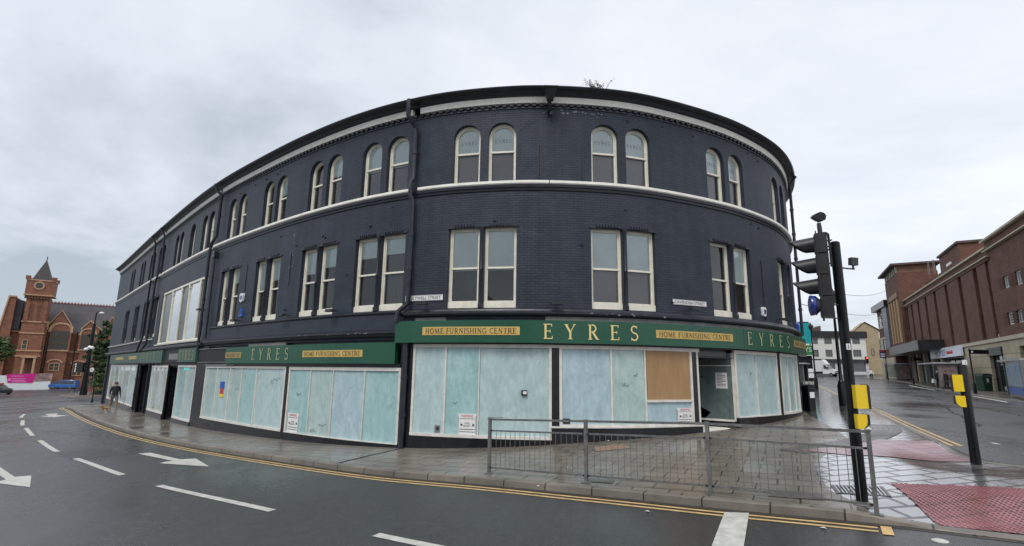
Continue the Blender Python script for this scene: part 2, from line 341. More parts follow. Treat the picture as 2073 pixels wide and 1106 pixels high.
M['cream_stone'] = mat('cream painted stone', (.86, .84, .76), .5, var=.10, vscale=3.5, bump=.3, bscale=14)
M['white_frame'] = mat('aluminium shop frame', (.66, .64, .59), .45, var=.14, vscale=5)
M['green'] = mat('green fascia board', (.010, .072, .040), .36, col2=(.016, .092, .054), vscale=.8, bump=.08, bscale=3, stretch=(1, 1, 1))
M['green_old'] = mat('weathered green fascia board', (.022, .066, .042), .4, col2=(.036, .095, .064), vscale=1.4, bump=.1, bscale=4)
M['gold'] = mat('yellow sign panel', (.50, .35, .085), .5, col2=(.58, .42, .14), vscale=3)
M['gold_old'] = mat('faded yellow sign panel', (.34, .25, .08), .5, col2=(.42, .32, .14), vscale=3)
M['gilt'] = mat('pale gilt letters', (.74, .62, .26), .42, var=.12, vscale=8)
M['gilt_old'] = mat('worn gilt letters', (.36, .40, .24), .5, var=.2, vscale=8)
M['black_letter'] = mat('dark brown letters', (.07, .03, .02), .5)
M['black'] = mat('black gloss stall riser', (.008, .009, .012), .22, var=.5, vscale=3, bump=.12, bscale=8)
M['blackwood'] = mat('black painted timber', (.008, .009, .013), .35, var=.4, vscale=4, bump=.15, bscale=20)
M['void'] = mat('dark interior', (.02, .021, .023), .9)
M['blind'] = mat('pale roller blind', (.82, .94, .93), .8, var=.05, vscale=2)
M['painted_reflection'] = mat('painted grey sky reflection', (.24, .235, .26), .8, var=.12, vscale=2)  # grey sheet standing in for sky reflected in the dirty lower panes
M['net'] = mat('drawn drapes', (.16, .165, .15), .9, var=.3, vscale=5, stretch=(6, 6, .5))
M['blind_text'] = mat('grey lettering on blind', (.22, .34, .36), .8)
M['glass'] = glass_mat('window glass', ior=1.8, dirt=.05)
M['glass_big'] = glass_mat('plate glass', ior=1.75, dirt=.03)
WASH = [wash_mat('whitewashed glass %s' % n, a, b_, c, i) for i, (n, a, b_, c) in enumerate((
    ('blue', (.36, .50, .54), (.43, .56, .60), (.31, .44, .48)), ('aqua', (.30, .49, .495), (.37, .55, .55), (.25, .425, .435)),
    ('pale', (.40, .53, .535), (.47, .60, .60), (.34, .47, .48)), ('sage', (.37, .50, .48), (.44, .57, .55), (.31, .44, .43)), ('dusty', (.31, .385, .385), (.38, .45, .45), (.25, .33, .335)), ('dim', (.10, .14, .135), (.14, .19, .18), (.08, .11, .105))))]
M['plywood'] = mat('plywood board', (.31, .185, .085), .6, col2=(.40, .25, .12), vscale=3.5, stretch=(1.5, 1.5, .35), bump=.1, bscale=12)
M['slate'] = brick_mat('slate roof', (.085, .085, .10), (.115, .11, .125), (.05, .05, .058), bw=.6, bh=.45, ms=.02, rough=.5, var=.3)
M['lead'] = mat('lead grey felt', (.12, .12, .13), .6, var=.2)
M['white'] = mat('white paint', (.74, .74, .73), .4, var=.04)
M['grime'] = mat('grey weathered board', (.19, .19, .18), .7, var=.3, vscale=2)
M['metal'] = mat('galvanised steel', (.20, .20, .195), .42, metal=.55, var=.28, vscale=9, bump=.15, bscale=50)
M['steel'] = mat('brushed steel', (.5, .5, .5), .3, metal=.9)
M['rubber'] = mat('black rubber', (.012, .012, .013), .7)
M['polemat'] = mat('black street furniture paint', (.005, .0055, .007), .3, var=.3, vscale=5, spec=.3)
M['plastic'] = mat('charcoal plastic housing', (.022, .022, .024), .4, var=.25, vscale=9)
M['yellow'] = mat('yellow plastic', (.80, .56, .02), .35, var=.06, vscale=6)
M['bluesign'] = mat('blue sign face', (.008, .028, .20), .15, spec=.8)
M['red'] = mat('red paint', (.5, .03, .03), .5)
M['ink'] = mat('black ink', (.015, .015, .017), .6)
# ================================================================== GROUND
def road_mat():
    m = bpy.data.materials.new('wet asphalt'); m.use_nodes = True; nt = m.node_tree; N = nt.nodes.new; L = nt.links.new; b = nt.nodes['Principled BSDF']
    tc = N('ShaderNodeTexCoord')
    def noise(sc, det=6, rg=.6, st=(1, 1, 1), dist=0):
        mp = N('ShaderNodeMapping'); mp.inputs['Scale'].default_value = st; mp.inputs['Rotation'].default_value = (0, 0, R(40)); L(tc.outputs['Object'], mp.inputs[0])
        n = N('ShaderNodeTexNoise'); n.inputs['Scale'].default_value = sc; n.inputs['Detail'].default_value = det; n.inputs['Roughness'].default_value = rg; n.inputs['Distortion'].default_value = dist; L(mp.outputs[0], n.inputs['Vector']); return n.outputs[0]
    def mr(x, a, c, lo, hi): r = N('ShaderNodeMapRange'); r.inputs[1].default_value = a; r.inputs[2].default_value = c; r.inputs[3].default_value = lo; r.inputs[4].default_value = hi; L(x, r.inputs[0]); return r.outputs[0]
    big = noise(.22, 7, .6, (1, .45, 1), .6); grit = noise(38, 4, .85); mid = noise(3.5, 6, .7)
    mx = N('ShaderNodeMix'); mx.data_type = 'RGBA'; L(mr(grit, .35, .68, 0, 1), mx.inputs[0]); mx.inputs[6].default_value = (.010, .011, .012, 1); mx.inputs[7].default_value = (.076, .077, .079, 1)
    sc = N('ShaderNodeVectorMath'); sc.operation = 'SCALE'; L(mx.outputs[2], sc.inputs[0]); L(mr(mid, .3, .7, .8, 1.2), sc.inputs[3]); L(sc.outputs[0], b.inputs['Base Color'])
    ad = N('ShaderNodeMath'); ad.operation = 'ADD'; L(mr(big, .36, .62, .12, .44), ad.inputs[0]); L(mr(mid, .3, .7, -.05, .07), ad.inputs[1]); L(ad.outputs[0], b.inputs['Roughness'])
    bp = N('ShaderNodeBump'); bp.inputs['Distance'].default_value = .011; L(mr(big, .36, .62, .28, .75), bp.inputs['Strength']); L(grit, bp.inputs['Height'])
    bp2 = N('ShaderNodeBump'); bp2.inputs['Distance'].default_value = .02; bp2.inputs['Strength'].default_value = .25; L(mid, bp2.inputs['Height']); L(bp.outputs[0], bp2.inputs['Normal']); L(bp2.outputs[0], b.inputs['Normal'])
    b.inputs['Specular IOR Level'].default_value = .75
    return m
M['road'] = road_mat()
M['slab_left'] = brick_mat('wet paving slabs', (.150, .130, .108), (.185, .162, .134), (.032, .028, .024), bw=.62, bh=.42, ms=.016, uv=False, rot=28, rough=.35, bump=.5, var=.25, wet=(.11, .42), wash=(.12, .10, .08))
M['slab_right'] = brick_mat('wet paving slabs in reflection grey', (.17, .165, .16), (.21, .205, .20), (.02, .02, .02), bw=.66, bh=.36, ms=.034, uv=False, rot=-8, rough=.3, bump=.45, var=.2, wet=(.05, .2), spec=.9, coat=1.6)  # grey of this corner is mostly reflected sky, put into the slab colour
M['kerb'] = brick_mat('granite kerb stones', (.15, .135, .115), (.19, .17, .145), (.03, .028, .024), bw=.92, bh=2.0, ms=.014, rough=.45, bump=.5, var=.35, wet=(.2, .6), wash=(.08, .07, .05))
M['tactile'] = brick_mat('red tactile slabs', (.19, .055, .062), (.24, .075, .085), (.08, .03, .034), bw=.4, bh=.4, ms=.018, offs=0, uv=False, rot=-8, rough=.3, bump=.4, var=.2, wet=(.10, .26), spec=.9)
M['setts'] = brick_mat('dark setts', (.085, .078, .07), (.12, .11, .098), (.03, .03, .03), bw=.22, bh=.12, ms=.014, uv=True, rough=.4, bump=.6, wet=(.2, .45))
M['mark_white'] = mat('white road paint', (.50, .50, .46), .5, var=.22, vscale=6, bump=.3, bscale=60)
M['mark_yellow'] = mat('yellow road paint', (.60, .41, .17), .5, var=.22, vscale=6, bump=.3, bscale=60)
M['earth'] = mat('distant ground', (.10, .10, .095), .8, var=.2, vscale=.05)

def pts_in(poly, x, y):
    c = False; n = len(poly)
    for i in range(n):
        x0, y0 = poly[i]; x1, y1 = poly[(i+1) % n]
        if (y0 > y) != (y1 > y) and x < (x1-x0)*(y-y0)/(y1-y0)+x0: c = not c
    return c
def sheet(name, poly, cell, mt, fn=G, off=0., parent=None, build=True, uvf=None):
    """a ground-hugging sheet inside a plan outline"""
    P = []
    for (xa, ya), (xb, yb) in zip(list(poly), list(poly)[1:]+[poly[0]]):
        k = max(1, int(math.ceil(math.hypot(xb-xa, yb-ya)/cell))); P += [(xa+(xb-xa)*j/k, ya+(yb-ya)*j/k) for j in range(k)]
    P = np.array(P, float); xs = P[:, 0]; ys = P[:, 1]
    pts = [Vector((a, b)) for a, b in P]; n = len(pts)
    for gx in np.arange(xs.min()+cell*.5, xs.max(), cell):
        for gy in np.arange(ys.min()+cell*.5, ys.max(), cell):
            if pts_in(P, gx, gy): pts.append(Vector((gx, gy)))
    vv, _, ff, *_r = delaunay_2d_cdt(pts, [(i, (i+1) % n) for i in range(n)], [], 1, 1e-5)
    mb = MB(); mb.keep = True
    V3 = [(p.x, p.y, fn(p.x, p.y)+off) for p in vv]; F3 = []
    for f in ff:
        a, b, c = [V3[i] for i in f[:3]]
        F3.append(tuple(f) if (b[0]-a[0])*(c[1]-a[1])-(b[1]-a[1])*(c[0]-a[0]) > 0 else tuple(reversed(f)))
    mb.add(V3, F3, 0, [(uvf(p.x, p.y) if uvf else (p.x, p.y)) for p in vv])
    return mb.build(name, mt, parent) if build else mb
def strip(mb, P, w0, w1, fn, off, m=0, uvs=1.):
    A = offset(P, w0); B = offset(P, w1); S = np.r_[0, np.cumsum(np.linalg.norm(np.diff(P, axis=0), axis=1))]
    vs = []; uv = []; fs = []
    for i in range(len(P)):
        for q, w in ((A[i], w0), (B[i], w1)): vs.append((q[0], q[1], fn(q[0], q[1])+off)); uv.append((S[i]*uvs, w))
        if i: k = 2*i; fs.append((k-2, k, k+1, k-1))
    mb.keep = True
    a, b, c = [Vector(vs[i]) for i in fs[0][:3]]
    if (b-a).cross(c-a).z < 0: fs = [tuple(reversed(f)) for f in fs]
    return mb.add(vs, fs, m, uv)

# far ground, one sheet to the horizon, and the carriageway over it
gmb = MB(); gmb.keep = True
gx = [-1500, -600, -400]+list(np.arange(-300, 301, 20))+[400, 600, 1500]; gy = [-600, -200]+list(np.arange(-100, 401, 20))+[700, 2000]
def gfar(x, y): return GR(max(-300, min(300, x)), max(-60, min(300, y)))-.25
gmb.add([(x, y, gfar(x, y)-.35) for y in gy for x in gx], [(j*len(gx)+i, j*len(gx)+i+1, (j+1)*len(gx)+i+1, (j+1)*len(gx)+i) for j in range(len(gy)-1) for i in range(len(gx)-1)])
struct(gmb.build('ground', M['earth']))
rmb = MB(); rmb.keep = True
rx = list(np.arange(-170, -40, 3))+list(np.arange(-40, 30, .5))+list(np.arange(30, 160, 3)); ry = list(np.arange(-25, 2, 3))+list(np.arange(2, 20, .5))+list(np.arange(20, 230, 3))
rmb.add([(x, y, GR(x, y)) for y in ry for x in rx], [(j*len(rx)+i, j*len(rx)+i+1, (j+1)*len(rx)+i+1, (j+1)*len(rx)+i) for j in range(len(ry)-1) for i in range(len(rx)-1)])
struct(rmb.build('road', M['road'], smooth=True))

# kerb line of the near corner, from the side street at the left round to the right hand street
KL = [(-33.5,46.5),(-34.9,44.2),(-34.6,42.0),(-30.2,37.1),(-25.1,31.6),(-19.9,26.3),(-14.1,20.75),(-10.4,17.55),(-7.4,15.22),(-4.85,13.4),(-2.7,11.95),(-.3,10.55),(1.4,9.4),(3.2,8.2),(4.45,7.48),(5.15,7.05),(5.55,6.75),(6.0,6.42),(7,5.75),(8.2,5.3),(9.6,5.3),(10.7,6.2),(10.9,7.6),(10.3,9.0),(9.6,9.9),(9.25,10.4),(9.35,11.1),(9.85,12.3),(11.2,15.2),(15.6,23.3),(24,39.2),(32.8,56.1),(44.5,78.5)]
K = resample(dense(KL, 20), .35)
kin = offset(K, -.0)
left_in = offset(K, .27)[::]   # pavement side is to the left of travel? fixed below
# pavement lies to the left hand of travel (towards the building)
KI = offset(K, -.15)
wall_in = [tuple(WF.P(u, 0, -.6))[:2] for u in np.arange(24.0, -44.5, -1.5)]
outer = [tuple(p) for p in resample(KI, .6)]
# split into brown slabs along the front and slabs greyed for reflection at the right corner
far_in = [(42.0, 80.0), (29.0, 55.0), (14.3, 31.0)]
poly = outer+far_in+wall_in
SPL = [(4.5, 4.0), (5.0, 8.6), (5.9, 10.6), (8.2, 13.0), (9.6, 16.4), (10.6, 19.0), (13.0, 24.0), (13.0, 60)]   # seam
def side(x, y):   # >0 right of the seam
    for (x0, y0), (x1, y1) in zip(SPL[:-1], SPL[1:]):
        if y0 <= y <= y1: return x-(x0+(x1-x0)*(y-y0)/(y1-y0))
    return x-SPL[-1][0] if y > 60 else x-4.5
def pavement():
    P = resample(poly+[poly[0]], .6)[:-1]; pts = [Vector((a, b)) for a, b in P]; n = len(pts); edges = [(i, (i+1) % n) for i in range(n)]
    S = resample(SPL, .4)
    k = len(pts); pts += [Vector((a, b)) for a, b in S]; edges += [(k+i, k+i+1) for i in range(len(S)-1)]
    for gx_ in np.arange(-36, 12, .7):
        for gy_ in np.arange(5, 48, .7):
            if pts_in(P, gx_, gy_): pts.append(Vector((gx_, gy_)))
    for cx_, cy_ in ((6.2, 6.8), (9.0, 10.8)):
        for gx_ in np.arange(cx_-2.6, cx_+2.6, .23):
            for gy_ in np.arange(cy_-2.4, cy_+2.4, .23):
                if pts_in(P, gx_, gy_): pts.append(Vector((gx_+.011, gy_+.013)))
    for gx_ in np.arange(12, 46, 1.5):
        for gy_ in np.arange(18, 82, 1.5):
            if pts_in(P, gx_, gy_): pts.append(Vector((gx_, gy_)))
    vv, _, ff, *_r = delaunay_2d_cdt(pts, edges, [], 1, 1e-5)
    mb = MB(); mb.keep = True; V3 = [(p.x, p.y, G(p.x, p.y)-.004) for p in vv]; FL = []; FR = []
    for f in ff:
        c = sum((vv[i] for i in f), Vector((0, 0)))/len(f)
        if not pts_in(P, c.x, c.y): continue
        a, b, d = [V3[i] for i in f[:3]]
        f = tuple(f) if (b[0]-a[0])*(d[1]-a[1])-(b[1]-a[1])*(d[0]-a[0]) > 0 else tuple(reversed(f))
        (FR if side(c.x, c.y) > 0 else FL).append(f)
    uv = [(p.x, p.y) for p in vv]
    mb.add(V3, FL, 0, uv); b = MB(); mb2 = mb; mb2.f += FR; mb2.m += [1]*len(FR)
    struct(mb2.build('pavement', [M['slab_left'], M['slab_right']], smooth=True))
pavement()
# kerb stones: top, rounded arris, face down to the channel
def kerb(P, name='kerb', w=.15, fn=G, fr=GR):
    mb = MB(); mb.keep = True; S = np.r_[0, np.cumsum(np.linalg.norm(np.diff(P, axis=0), axis=1))]
    prof = [(-w, 'g', -.06), (-w, 'g', .001), (-.02, 'g', .0), (-.004, 'g', -.012), (.006, 'r', -.03)]
    offs = [offset(P, p[0]) for p in prof]; vs = []; uv = []; fs = []; k = len(prof)
    for i in range(len(P)):
        for j, p in enumerate(prof):
            q = offs[j][i]; vs.append((q[0], q[1], (fn if p[1] == 'g' else fr)(q[0], q[1])+p[2])); uv.append((S[i], j*.1+.5))
        if i: b = k*i; fs += [(b-k+j, b+j, b+j+1, b-k+j+1) for j in range(k-1)]
    a, b, c = [Vector(vs[i]) for i in fs[1][:3]]
    if (b-a).cross(c-a).z < 0: fs = [tuple(reversed(f)) for f in fs]
    mb.add(vs, fs, 0, uv); return struct(mb.build(name, M['kerb'], smooth=True))
kerb(K)
# the opposite side of the right hand street
FKL = [(27.5,27.2),(28.9,29.8),(34.3,38.9),(45,56.5),(55.8,74.5),(61.0,88.0),(63.0,95.0),(69,99.5),(80,104),(110,112)]
FK = resample(dense(FKL, 16), 1.0)
kerb(FK[::-1], w=.3)
fpoly = [tuple(p) for p in offset(FK, .3)]+[(112, 116), (112, 60), (40, 20), (27, 24)]
struct(sheet('pavement', fpoly, 2.0, M['slab_left'], off=-.004))
# traffic island and square at the left, beyond the side street
IS = [gp(x, y) for x, y in ((118, 799.0), (128, 801.2), (150, 803.2), (185, 803.6), (222, 801.5))]
isl = [IS[0], *IS[1:], (IS[-1][0]+22, IS[-1][1]+6), (IS[-1][0]+22, IS[-1][1]+40), (-70, 118), (IS[0][0]-6, IS[0][1]+14)]
isk = resample(dense(isl+[isl[0]], 12), 1.0)
struct(sheet('pavement', [tuple(p) for p in isk], 3.0, M['slab_left'], off=-.004)); kerb(isk, w=.3)
# verge in front of the church
cv = [gp(x, y) for x, y in ((-60, 789), (20, 788.5), (66, 784), (100, 778), (125, 774))]
# ---- painted markings
def quadstrip(name, A, B, mt, off=.005):
    """a painted bar between two edge polylines given in plan"""
    n = 8; A = resample(A, 1e9) if False else np.array(A, float); B = np.array(B, float); mb = MB(); mb.keep = True; vs = []; fs = []
    def lerp(P, t):
        S = np.r_[0, np.cumsum(np.linalg.norm(np.diff(P, axis=0), axis=1))]; return np.array([np.interp(t*S[-1], S, P[:, i]) for i in (0, 1)])
    for i in range(n+1):
        for P in (A, B): q = lerp(P, i/n); vs.append((q[0], q[1], GR(q[0], q[1])+off))
        if i: k = 2*i; fs.append((k-2, k, k+1, k-1))
    a, b, c = [Vector(vs[i]) for i in fs[0][:3]]
    if (b-a).cross(c-a).z < 0: fs = [tuple(reversed(f)) for f in fs]
    mb.add(vs, fs); return struct(mb.build(name, mt))
cl = dense([(-31.0,34.3),(-28.1,30.9),(-26.2,28.95),(-23.4,25.9),(-22.05,24.6),(-18.9,21.45),(-17.3,19.95),(-14,16.85),(-12.25,15.4),(-9.05,12.83),(-7.38,11.6),(-4.0,9.38),(-1.87,7.88),(0.2,6.5),(1.6,5.6)], 20)
CS = np.r_[0, np.cumsum(np.linalg.norm(np.diff(cl, axis=0), axis=1))]
def cl_seg(p, q, w=.075):
    i0 = np.argmin(np.hypot(cl[:, 0]-p[0], cl[:, 1]-p[1])); i1 = np.argmin(np.hypot(cl[:, 0]-q[0], cl[:, 1]-q[1]))
    seg = resample(cl[i0:i1+1], .4); quadstrip('lane_line', offset(seg, -w), offset(seg, w), M['mark_white'])
for a, b in (((-31.0,34.3),(-28.1,30.9)),((-26.2,28.95),(-23.4,25.9)),((-22.05,24.6),(-18.9,21.45)),((-17.3,19.95),(-14,16.85)),((-12.25,15.4),(-9.05,12.83)),((-7.38,11.6),(-4.0,9.38)),((-1.87,7.88),(1.6,5.6))): cl_seg(a, b)
i1 = int(np.argmin(np.hypot(K[:, 0]-4.95, K[:, 1]-7.2))); i0 = int(np.argmin(np.hypot(K[:, 0]+34.8, K[:, 1]-42.6)))
yl = MB(); 
for a, b in ((.17, .235), (.33, .395)): strip(yl, K[i0:i1+1], a, b, GR, .005)
e = offset(K, 0)[i1]; strip(yl, np.array([offset(K, .12)[i1]+(.03, -.02), offset(K, .12)[i1]+(.13, -.08)]), 0, .36, GR, .009)
struct(yl.build('double_yellow_line', M['mark_yellow']))
i2 = int(np.argmin(np.hypot(K[:, 0]-10.0, K[:, 1]-12.5)))
y2 = MB()
for a, b in ((.17, .24), (.34, .41)): strip(y2, K[i2:], a, b, GR, .005)
struct(y2.build('double_yellow_line', M['mark_yellow']))
quadstrip('stop_line', [(3.13,8.03),(2.30,6.45),(1.6,5.2)], [(3.44,7.93),(2.66,6.38),(1.95,5.1)], M['mark_white'], .009)
quadstrip('edge_line', [gp(*p, True) for p in ((2039, 813.6),(2003, 807),(1968, 801))], [gp(*p, True) for p in ((2039, 815.6),(2003, 809),(1968, 802.6))], M['mark_white'])
quadstrip('edge_line', [gp(*p, True) for p in ((1893, 789.6),(1840,780))], [gp(*p, True) for p in ((1893, 791),(1840,781.3))], M['mark_white'])
for a, b in (((1783,782),(1792,783.5)),((1800,787),(1812,789)),((2012,899),(2028,901)),((1835,803),(1850,806))):
    p, q = gp(*a, True), gp(*b, True); quadstrip('lane_line', [p, q], [(p[0]+.1, p[1]+.22), (q[0]+.1, q[1]+.22)], M['mark_white'])
def decal(name, pts, mt, off=.006):
    return struct(sheet(name, pts, 1.2, mt, GR, off))
decal('lane_arrow', [(-10.99,16.1),(-10.74,16.28),(-8.98,14.86),(-8.61,14.96),(-7.5,13.66),(-9.15,14.28),(-9.13,14.5),(-9.02,14.62)], M['mark_white'])
decal('lane_arrow', [(-29.3,33.8),(-28.9,34.3),(-27.6,32.7),(-26.5,32.3),(-26.1,30.8),(-27.9,31.8),(-27.8,32.4)], M['mark_white'])
decal('lane_arrow', [gp(x, y, True) for x, y in ((-34, 925), (0, 946.5), (29.5, 966), (63.4, 963.5), (60.4, 987), (-14, 978), (12, 971.5), (-46, 934))], M['mark_white'])
struct(MB().lathe((5.06, 6.55, GR(5.06, 6.55)), [(.0, -.01), (.085, -.01), (.085, .008), (.05, .02), (.001, .024)], 16).build('road_stud', M['mark_white'], smooth=True))
# ---- things let into the paving
struct(sheet('tactile_paving', [(6.12,8.78),(7.42,8.3),(8.6,7.2),(8.3,6.1),(7.0,5.98),(6.05,6.62),(5.42,7.02)], .2, M['tactile'], G, .006))
struct(sheet('tactile_paving', [(6.4,12.0),(7.0,11.2),(8.0,10.75),(9.05,10.5),(9.2,11.2),(9.6,12.3),(8.8,12.9),(7.6,12.2)], .2, M['tactile'], G, .006))
bl = MB(); bl.keep = True; random.seed(3)
def blister(cx, cy):
    z = G(cx, cy)+.006; r = .024; vs = [(cx+r*math.cos(a), cy+r*math.sin(a), z) for a in np.arange(6)*1.047]+[(cx+r*.6*math.cos(a), cy+r*.6*math.sin(a), z+.009) for a in np.arange(6)*1.047]
    bl.add(vs, [(i, (i+1) % 6, 6+(i+1) % 6, 6+i) for i in range(6)]+[(6, 7, 8, 9, 10, 11)])
TP = [(6.12,8.78),(7.42,8.3),(8.6,7.2),(8.3,6.1),(7.0,5.98),(6.05,6.62),(5.42,7.02)]
for i in range(-60, 60):
    for j in range(-60, 60):
        x = 7+(i*math.cos(R(-8))-j*math.sin(R(-8)))*.0667; y = 7.4+(i*math.sin(R(-8))+j*math.cos(R(-8)))*.0667
        if pts_in(TP, x, y): blister(x, y)
o = bl.build('tactile_blisters', mat('worn red blisters', (.23, .075, .085), .25, var=.35, vscale=1.5)); tag(o, 'rows of raised blisters on the red tactile paving at the near crossing', 'tactile paving'); o['kind'] = 'stuff'
arc = dense([(10.9,15.3),(10.3,14.2),(9.3,13.2),(8.2,12.45),(7.2,12.05),(6.3,11.6)], 12); am = MB(); strip(am, resample(arc, .3), -.05, .62, G, .004); struct(am.build('sett_band', M['setts']))
def frameplate(name, corners, mt, label, cat, border=M['metal'], grate=False, group=None):
    c = [Vector((x, y, G(x, y)+.006)) for x, y in corners]; mid = sum(c, Vector())/4
    mb = MB(); mb.keep = True
    inner = [p+(mid-p)*.1 for p in c]; 
    mb.add(c+inner, [(i, (i+1) % 4, 4+(i+1) % 4, 4+i) for i in range(4)], 0)
    t = thing(name, label, cat, tuple(mid), group)
    mb.build('frame', border, t); mb2 = MB()
    if grate:
        n = 13
        for i in range(n):
            a = inner[0].lerp(inner[1], (i+.15)/n); b = inner[3].lerp(inner[2], (i+.15)/n); a2 = inner[0].lerp(inner[1], (i+.7)/n); b2 = inner[3].lerp(inner[2], (i+.7)/n)
            mb2.add([a, a2, b2, b], [(0, 1, 2, 3)])
        mb2.build('grate', M['steel'] if grate == 2 else M['metal'], t)
        m3 = MB(); m3.add([p-Vector((0, 0, .002)) for p in inner], [(0, 1, 2, 3)]); m3.build('pit', M['void'], t)
    else: mb2.add(inner, [(0, 1, 2, 3)]); mb2.build('cover', mt, t)
M['rustcover'] = mat('worn brown inspection cover', (.30, .17, .09), .5, col2=(.22, .16, .11), vscale=5, bump=.4, bscale=30)
frameplate('inspection_cover', [(2.05,12.9),(3.0,13.15),(2.95,13.85),(2.05,13.6)], M['rustcover'], 'brown recessed inspection cover in the pavement behind the guardrail', 'inspection cover')
frameplate('drain_grate', [(5.18,8.85),(5.86,8.6),(5.6,8.05),(4.97,8.35)], M['metal'], 'slotted steel drain grate at the foot of the traffic light pole', 'drain grate', grate=2)
frameplate('service_cover', [(4.08,8.72),(4.78,8.32),(4.58,7.98),(3.92,8.32)], M['setts'], 'dark studded service cover beside the kerb under the guardrail', 'service cover')
frameplate('access_cover', [gp(1195, 968), gp(1245, 971), gp(1238, 979), gp(1190, 976)], M['setts'], 'small grey access cover at the foot of the second guardrail post', 'access cover')
# drainage channel crossing the pavement below the downpipe
jm = MB(); strip(jm, np.array([(-4.12,13.0),(-3.55,14.1),(-2.95,15.15)]), -.04, .04, G, .001); struct(jm.build('drainage_channel', M['void']))
# ------------------------------------------------------------------ lettering
def _st(pts, w): return ('s', pts, w)
def _arc(cx, cy, rx, ry, a0, a1, n=12): return [(cx+rx*math.cos(R(a0+(a1-a0)*i/n)), cy+ry*math.sin(R(a0+(a1-a0)*i/n))) for i in range(n+1)]
GL = {  # width, thick/thin strokes of a serif capital of unit height
 'E': (.62, [((.16,0),(.16,1),.13), ((.03,.03),(.6,.03),.06), ((.03,.97),(.57,.97),.06), ((.16,.52),(.46,.52),.06), ((.585,.0),(.60,.2),.05), ((.56,.82),(.56,1.0),.05), ((.46,.42),(.46,.62),.04)]),
 'Y': (.76, [((.10,.97),(.38,.46),.13), ((.66,.97),(.38,.46),.06), ((.38,0),(.38,.5),.13), ((.24,.025),(.52,.025),.05), ((.0,.975),(.24,.975),.05), ((.55,.975),(.76,.975),.05)]),
 'R': (.72, [((.16,0),(.16,1),.13), ((.02,.025),(.3,.025),.05), ((.02,.975),(.3,.975),.05), (_arc(.3,.74,.24,.235,90,-90),.10), ((.16,.975),(.3,.975),.05), ((.16,.505),(.3,.505),.05), ((.34,.5),(.62,.04),.13), ((.55,.025),(.76,.025),.05)]),
 'S': (.56, [(_arc(.28,.745,.2,.23,35,250,14)+_arc(.28,.26,.215,.235,72,-145,14),.095), ((.46,.8),(.465,1.0),.035), ((.07,.0),(.065,.22),.035)]),
 'H': (.78, [((.16,0),(.16,1),.12), ((.62,0),(.62,1),.12), ((.16,.51),(.62,.51),.06), ((.04,.025),(.28,.025),.05), ((.04,.975),(.28,.975),.05), ((.5,.025),(.74,.025),.05), ((.5,.975),(.74,.975),.05)]),
 'O': (.80, [(_arc(.4,.5,.32,.46,0,360,24),.11)]),
 'M': (.92, [((.14,0),(.17,1),.06), ((.76,0),(.74,1),.12), ((.17,.98),(.45,.1),.12), ((.74,.98),(.45,.1),.06), ((.03,.025),(.25,.025),.05), ((.64,.025),(.88,.025),.05)]),
 'F': (.56, [((.16,0),(.16,1),.13), ((.03,.97),(.55,.97),.06), ((.16,.52),(.44,.52),.06), ((.03,.025),(.3,.025),.05), ((.54,.82),(.54,1),.04), ((.44,.42),(.44,.62),.04)]),
 'U': (.76, [([(.16,.97),(.16,.3)]+_arc(.38,.28,.22,.25,180,360,12)+[(.6,.97)],.09), ((.04,.975),(.28,.975),.05), ((.5,.975),(.72,.975),.05)]),
 'N': (.78, [((.15,0),(.15,1),.06), ((.63,0),(.63,1),.06), ((.13,.98),(.64,.04),.13), ((.04,.025),(.26,.025),.05), ((.52,.975),(.74,.975),.05)]),
 'I': (.34, [((.17,0),(.17,1),.13), ((.04,.025),(.3,.025),.05), ((.04,.975),(.3,.975),.05)]),
 'G': (.78, [(_arc(.4,.5,.31,.45,40,330,20),.10), ((.65,.05),(.65,.42),.11), ((.52,.43),(.76,.43),.05), ((.62,.76),(.64,.98),.04)]),
 'C': (.70, [(_arc(.4,.5,.31,.45,40,320,20),.10), ((.62,.76),(.64,.98),.04)]),
 'T': (.68, [((.34,0),(.34,1),.13), ((.03,.97),(.65,.97),.06), ((.045,.8),(.045,1),.04), ((.635,.8),(.635,1),.04), ((.2,.025),(.48,.025),.05)]),
}
def stroke_text(text, track=.12):
    """polygons (x,y) of a line of serif capitals, unit height, and its width"""
    out = []; x = 0
    for ch in text:
        if ch == ' ': x += .38; continue
        w, st = GL[ch]
        for s in st:
            if isinstance(s[0], list): P, t = s
            else: P, t = [s[0], s[1]], s[2]
            P = np.array(P, float); n = len(P); T = np.gradient(P, axis=0) if n > 2 else np.repeat((P[1:]-P[:1]), 2, 0)
            T = T/np.linalg.norm(T, axis=1)[:, None]; Nn = np.c_[-T[:, 1], T[:, 0]]*t/2
            for i in range(n-1): out.append([tuple(P[i]+Nn[i]+(x, 0)), tuple(P[i]-Nn[i]+(x, 0)), tuple(P[i+1]-Nn[i+1]+(x, 0)), tuple(P[i+1]+Nn[i+1]+(x, 0))])
        x += w+track
    return out, x-track
_fc = {}
def font_text(text):
    if text in _fc: return _fc[text]
    c = bpy.data.curves.new('t', 'FONT'); c.body = text; c.size = 1.0; c.resolution_u = 3; o = bpy.data.objects.new('t', c); COL.objects.link(o)
    bpy.context.view_layer.update(); dg = bpy.context.evaluated_depsgraph_get(); me = bpy.data.meshes.new_from_object(o.evaluated_get(dg))
    vs = [(v.co.x, v.co.y) for v in me.vertices]; fs = [tuple(p.vertices) for p in me.polygons]
    bpy.data.objects.remove(o, do_unlink=True); bpy.data.curves.remove(c); bpy.data.meshes.remove(me)
    a = np.array(vs); mn = a.min(0); a = a-mn; h = a[:, 1].max(); a = a/h; _fc[text] = ([tuple(p) for p in a], fs, a[:, 0].max()); return _fc[text]
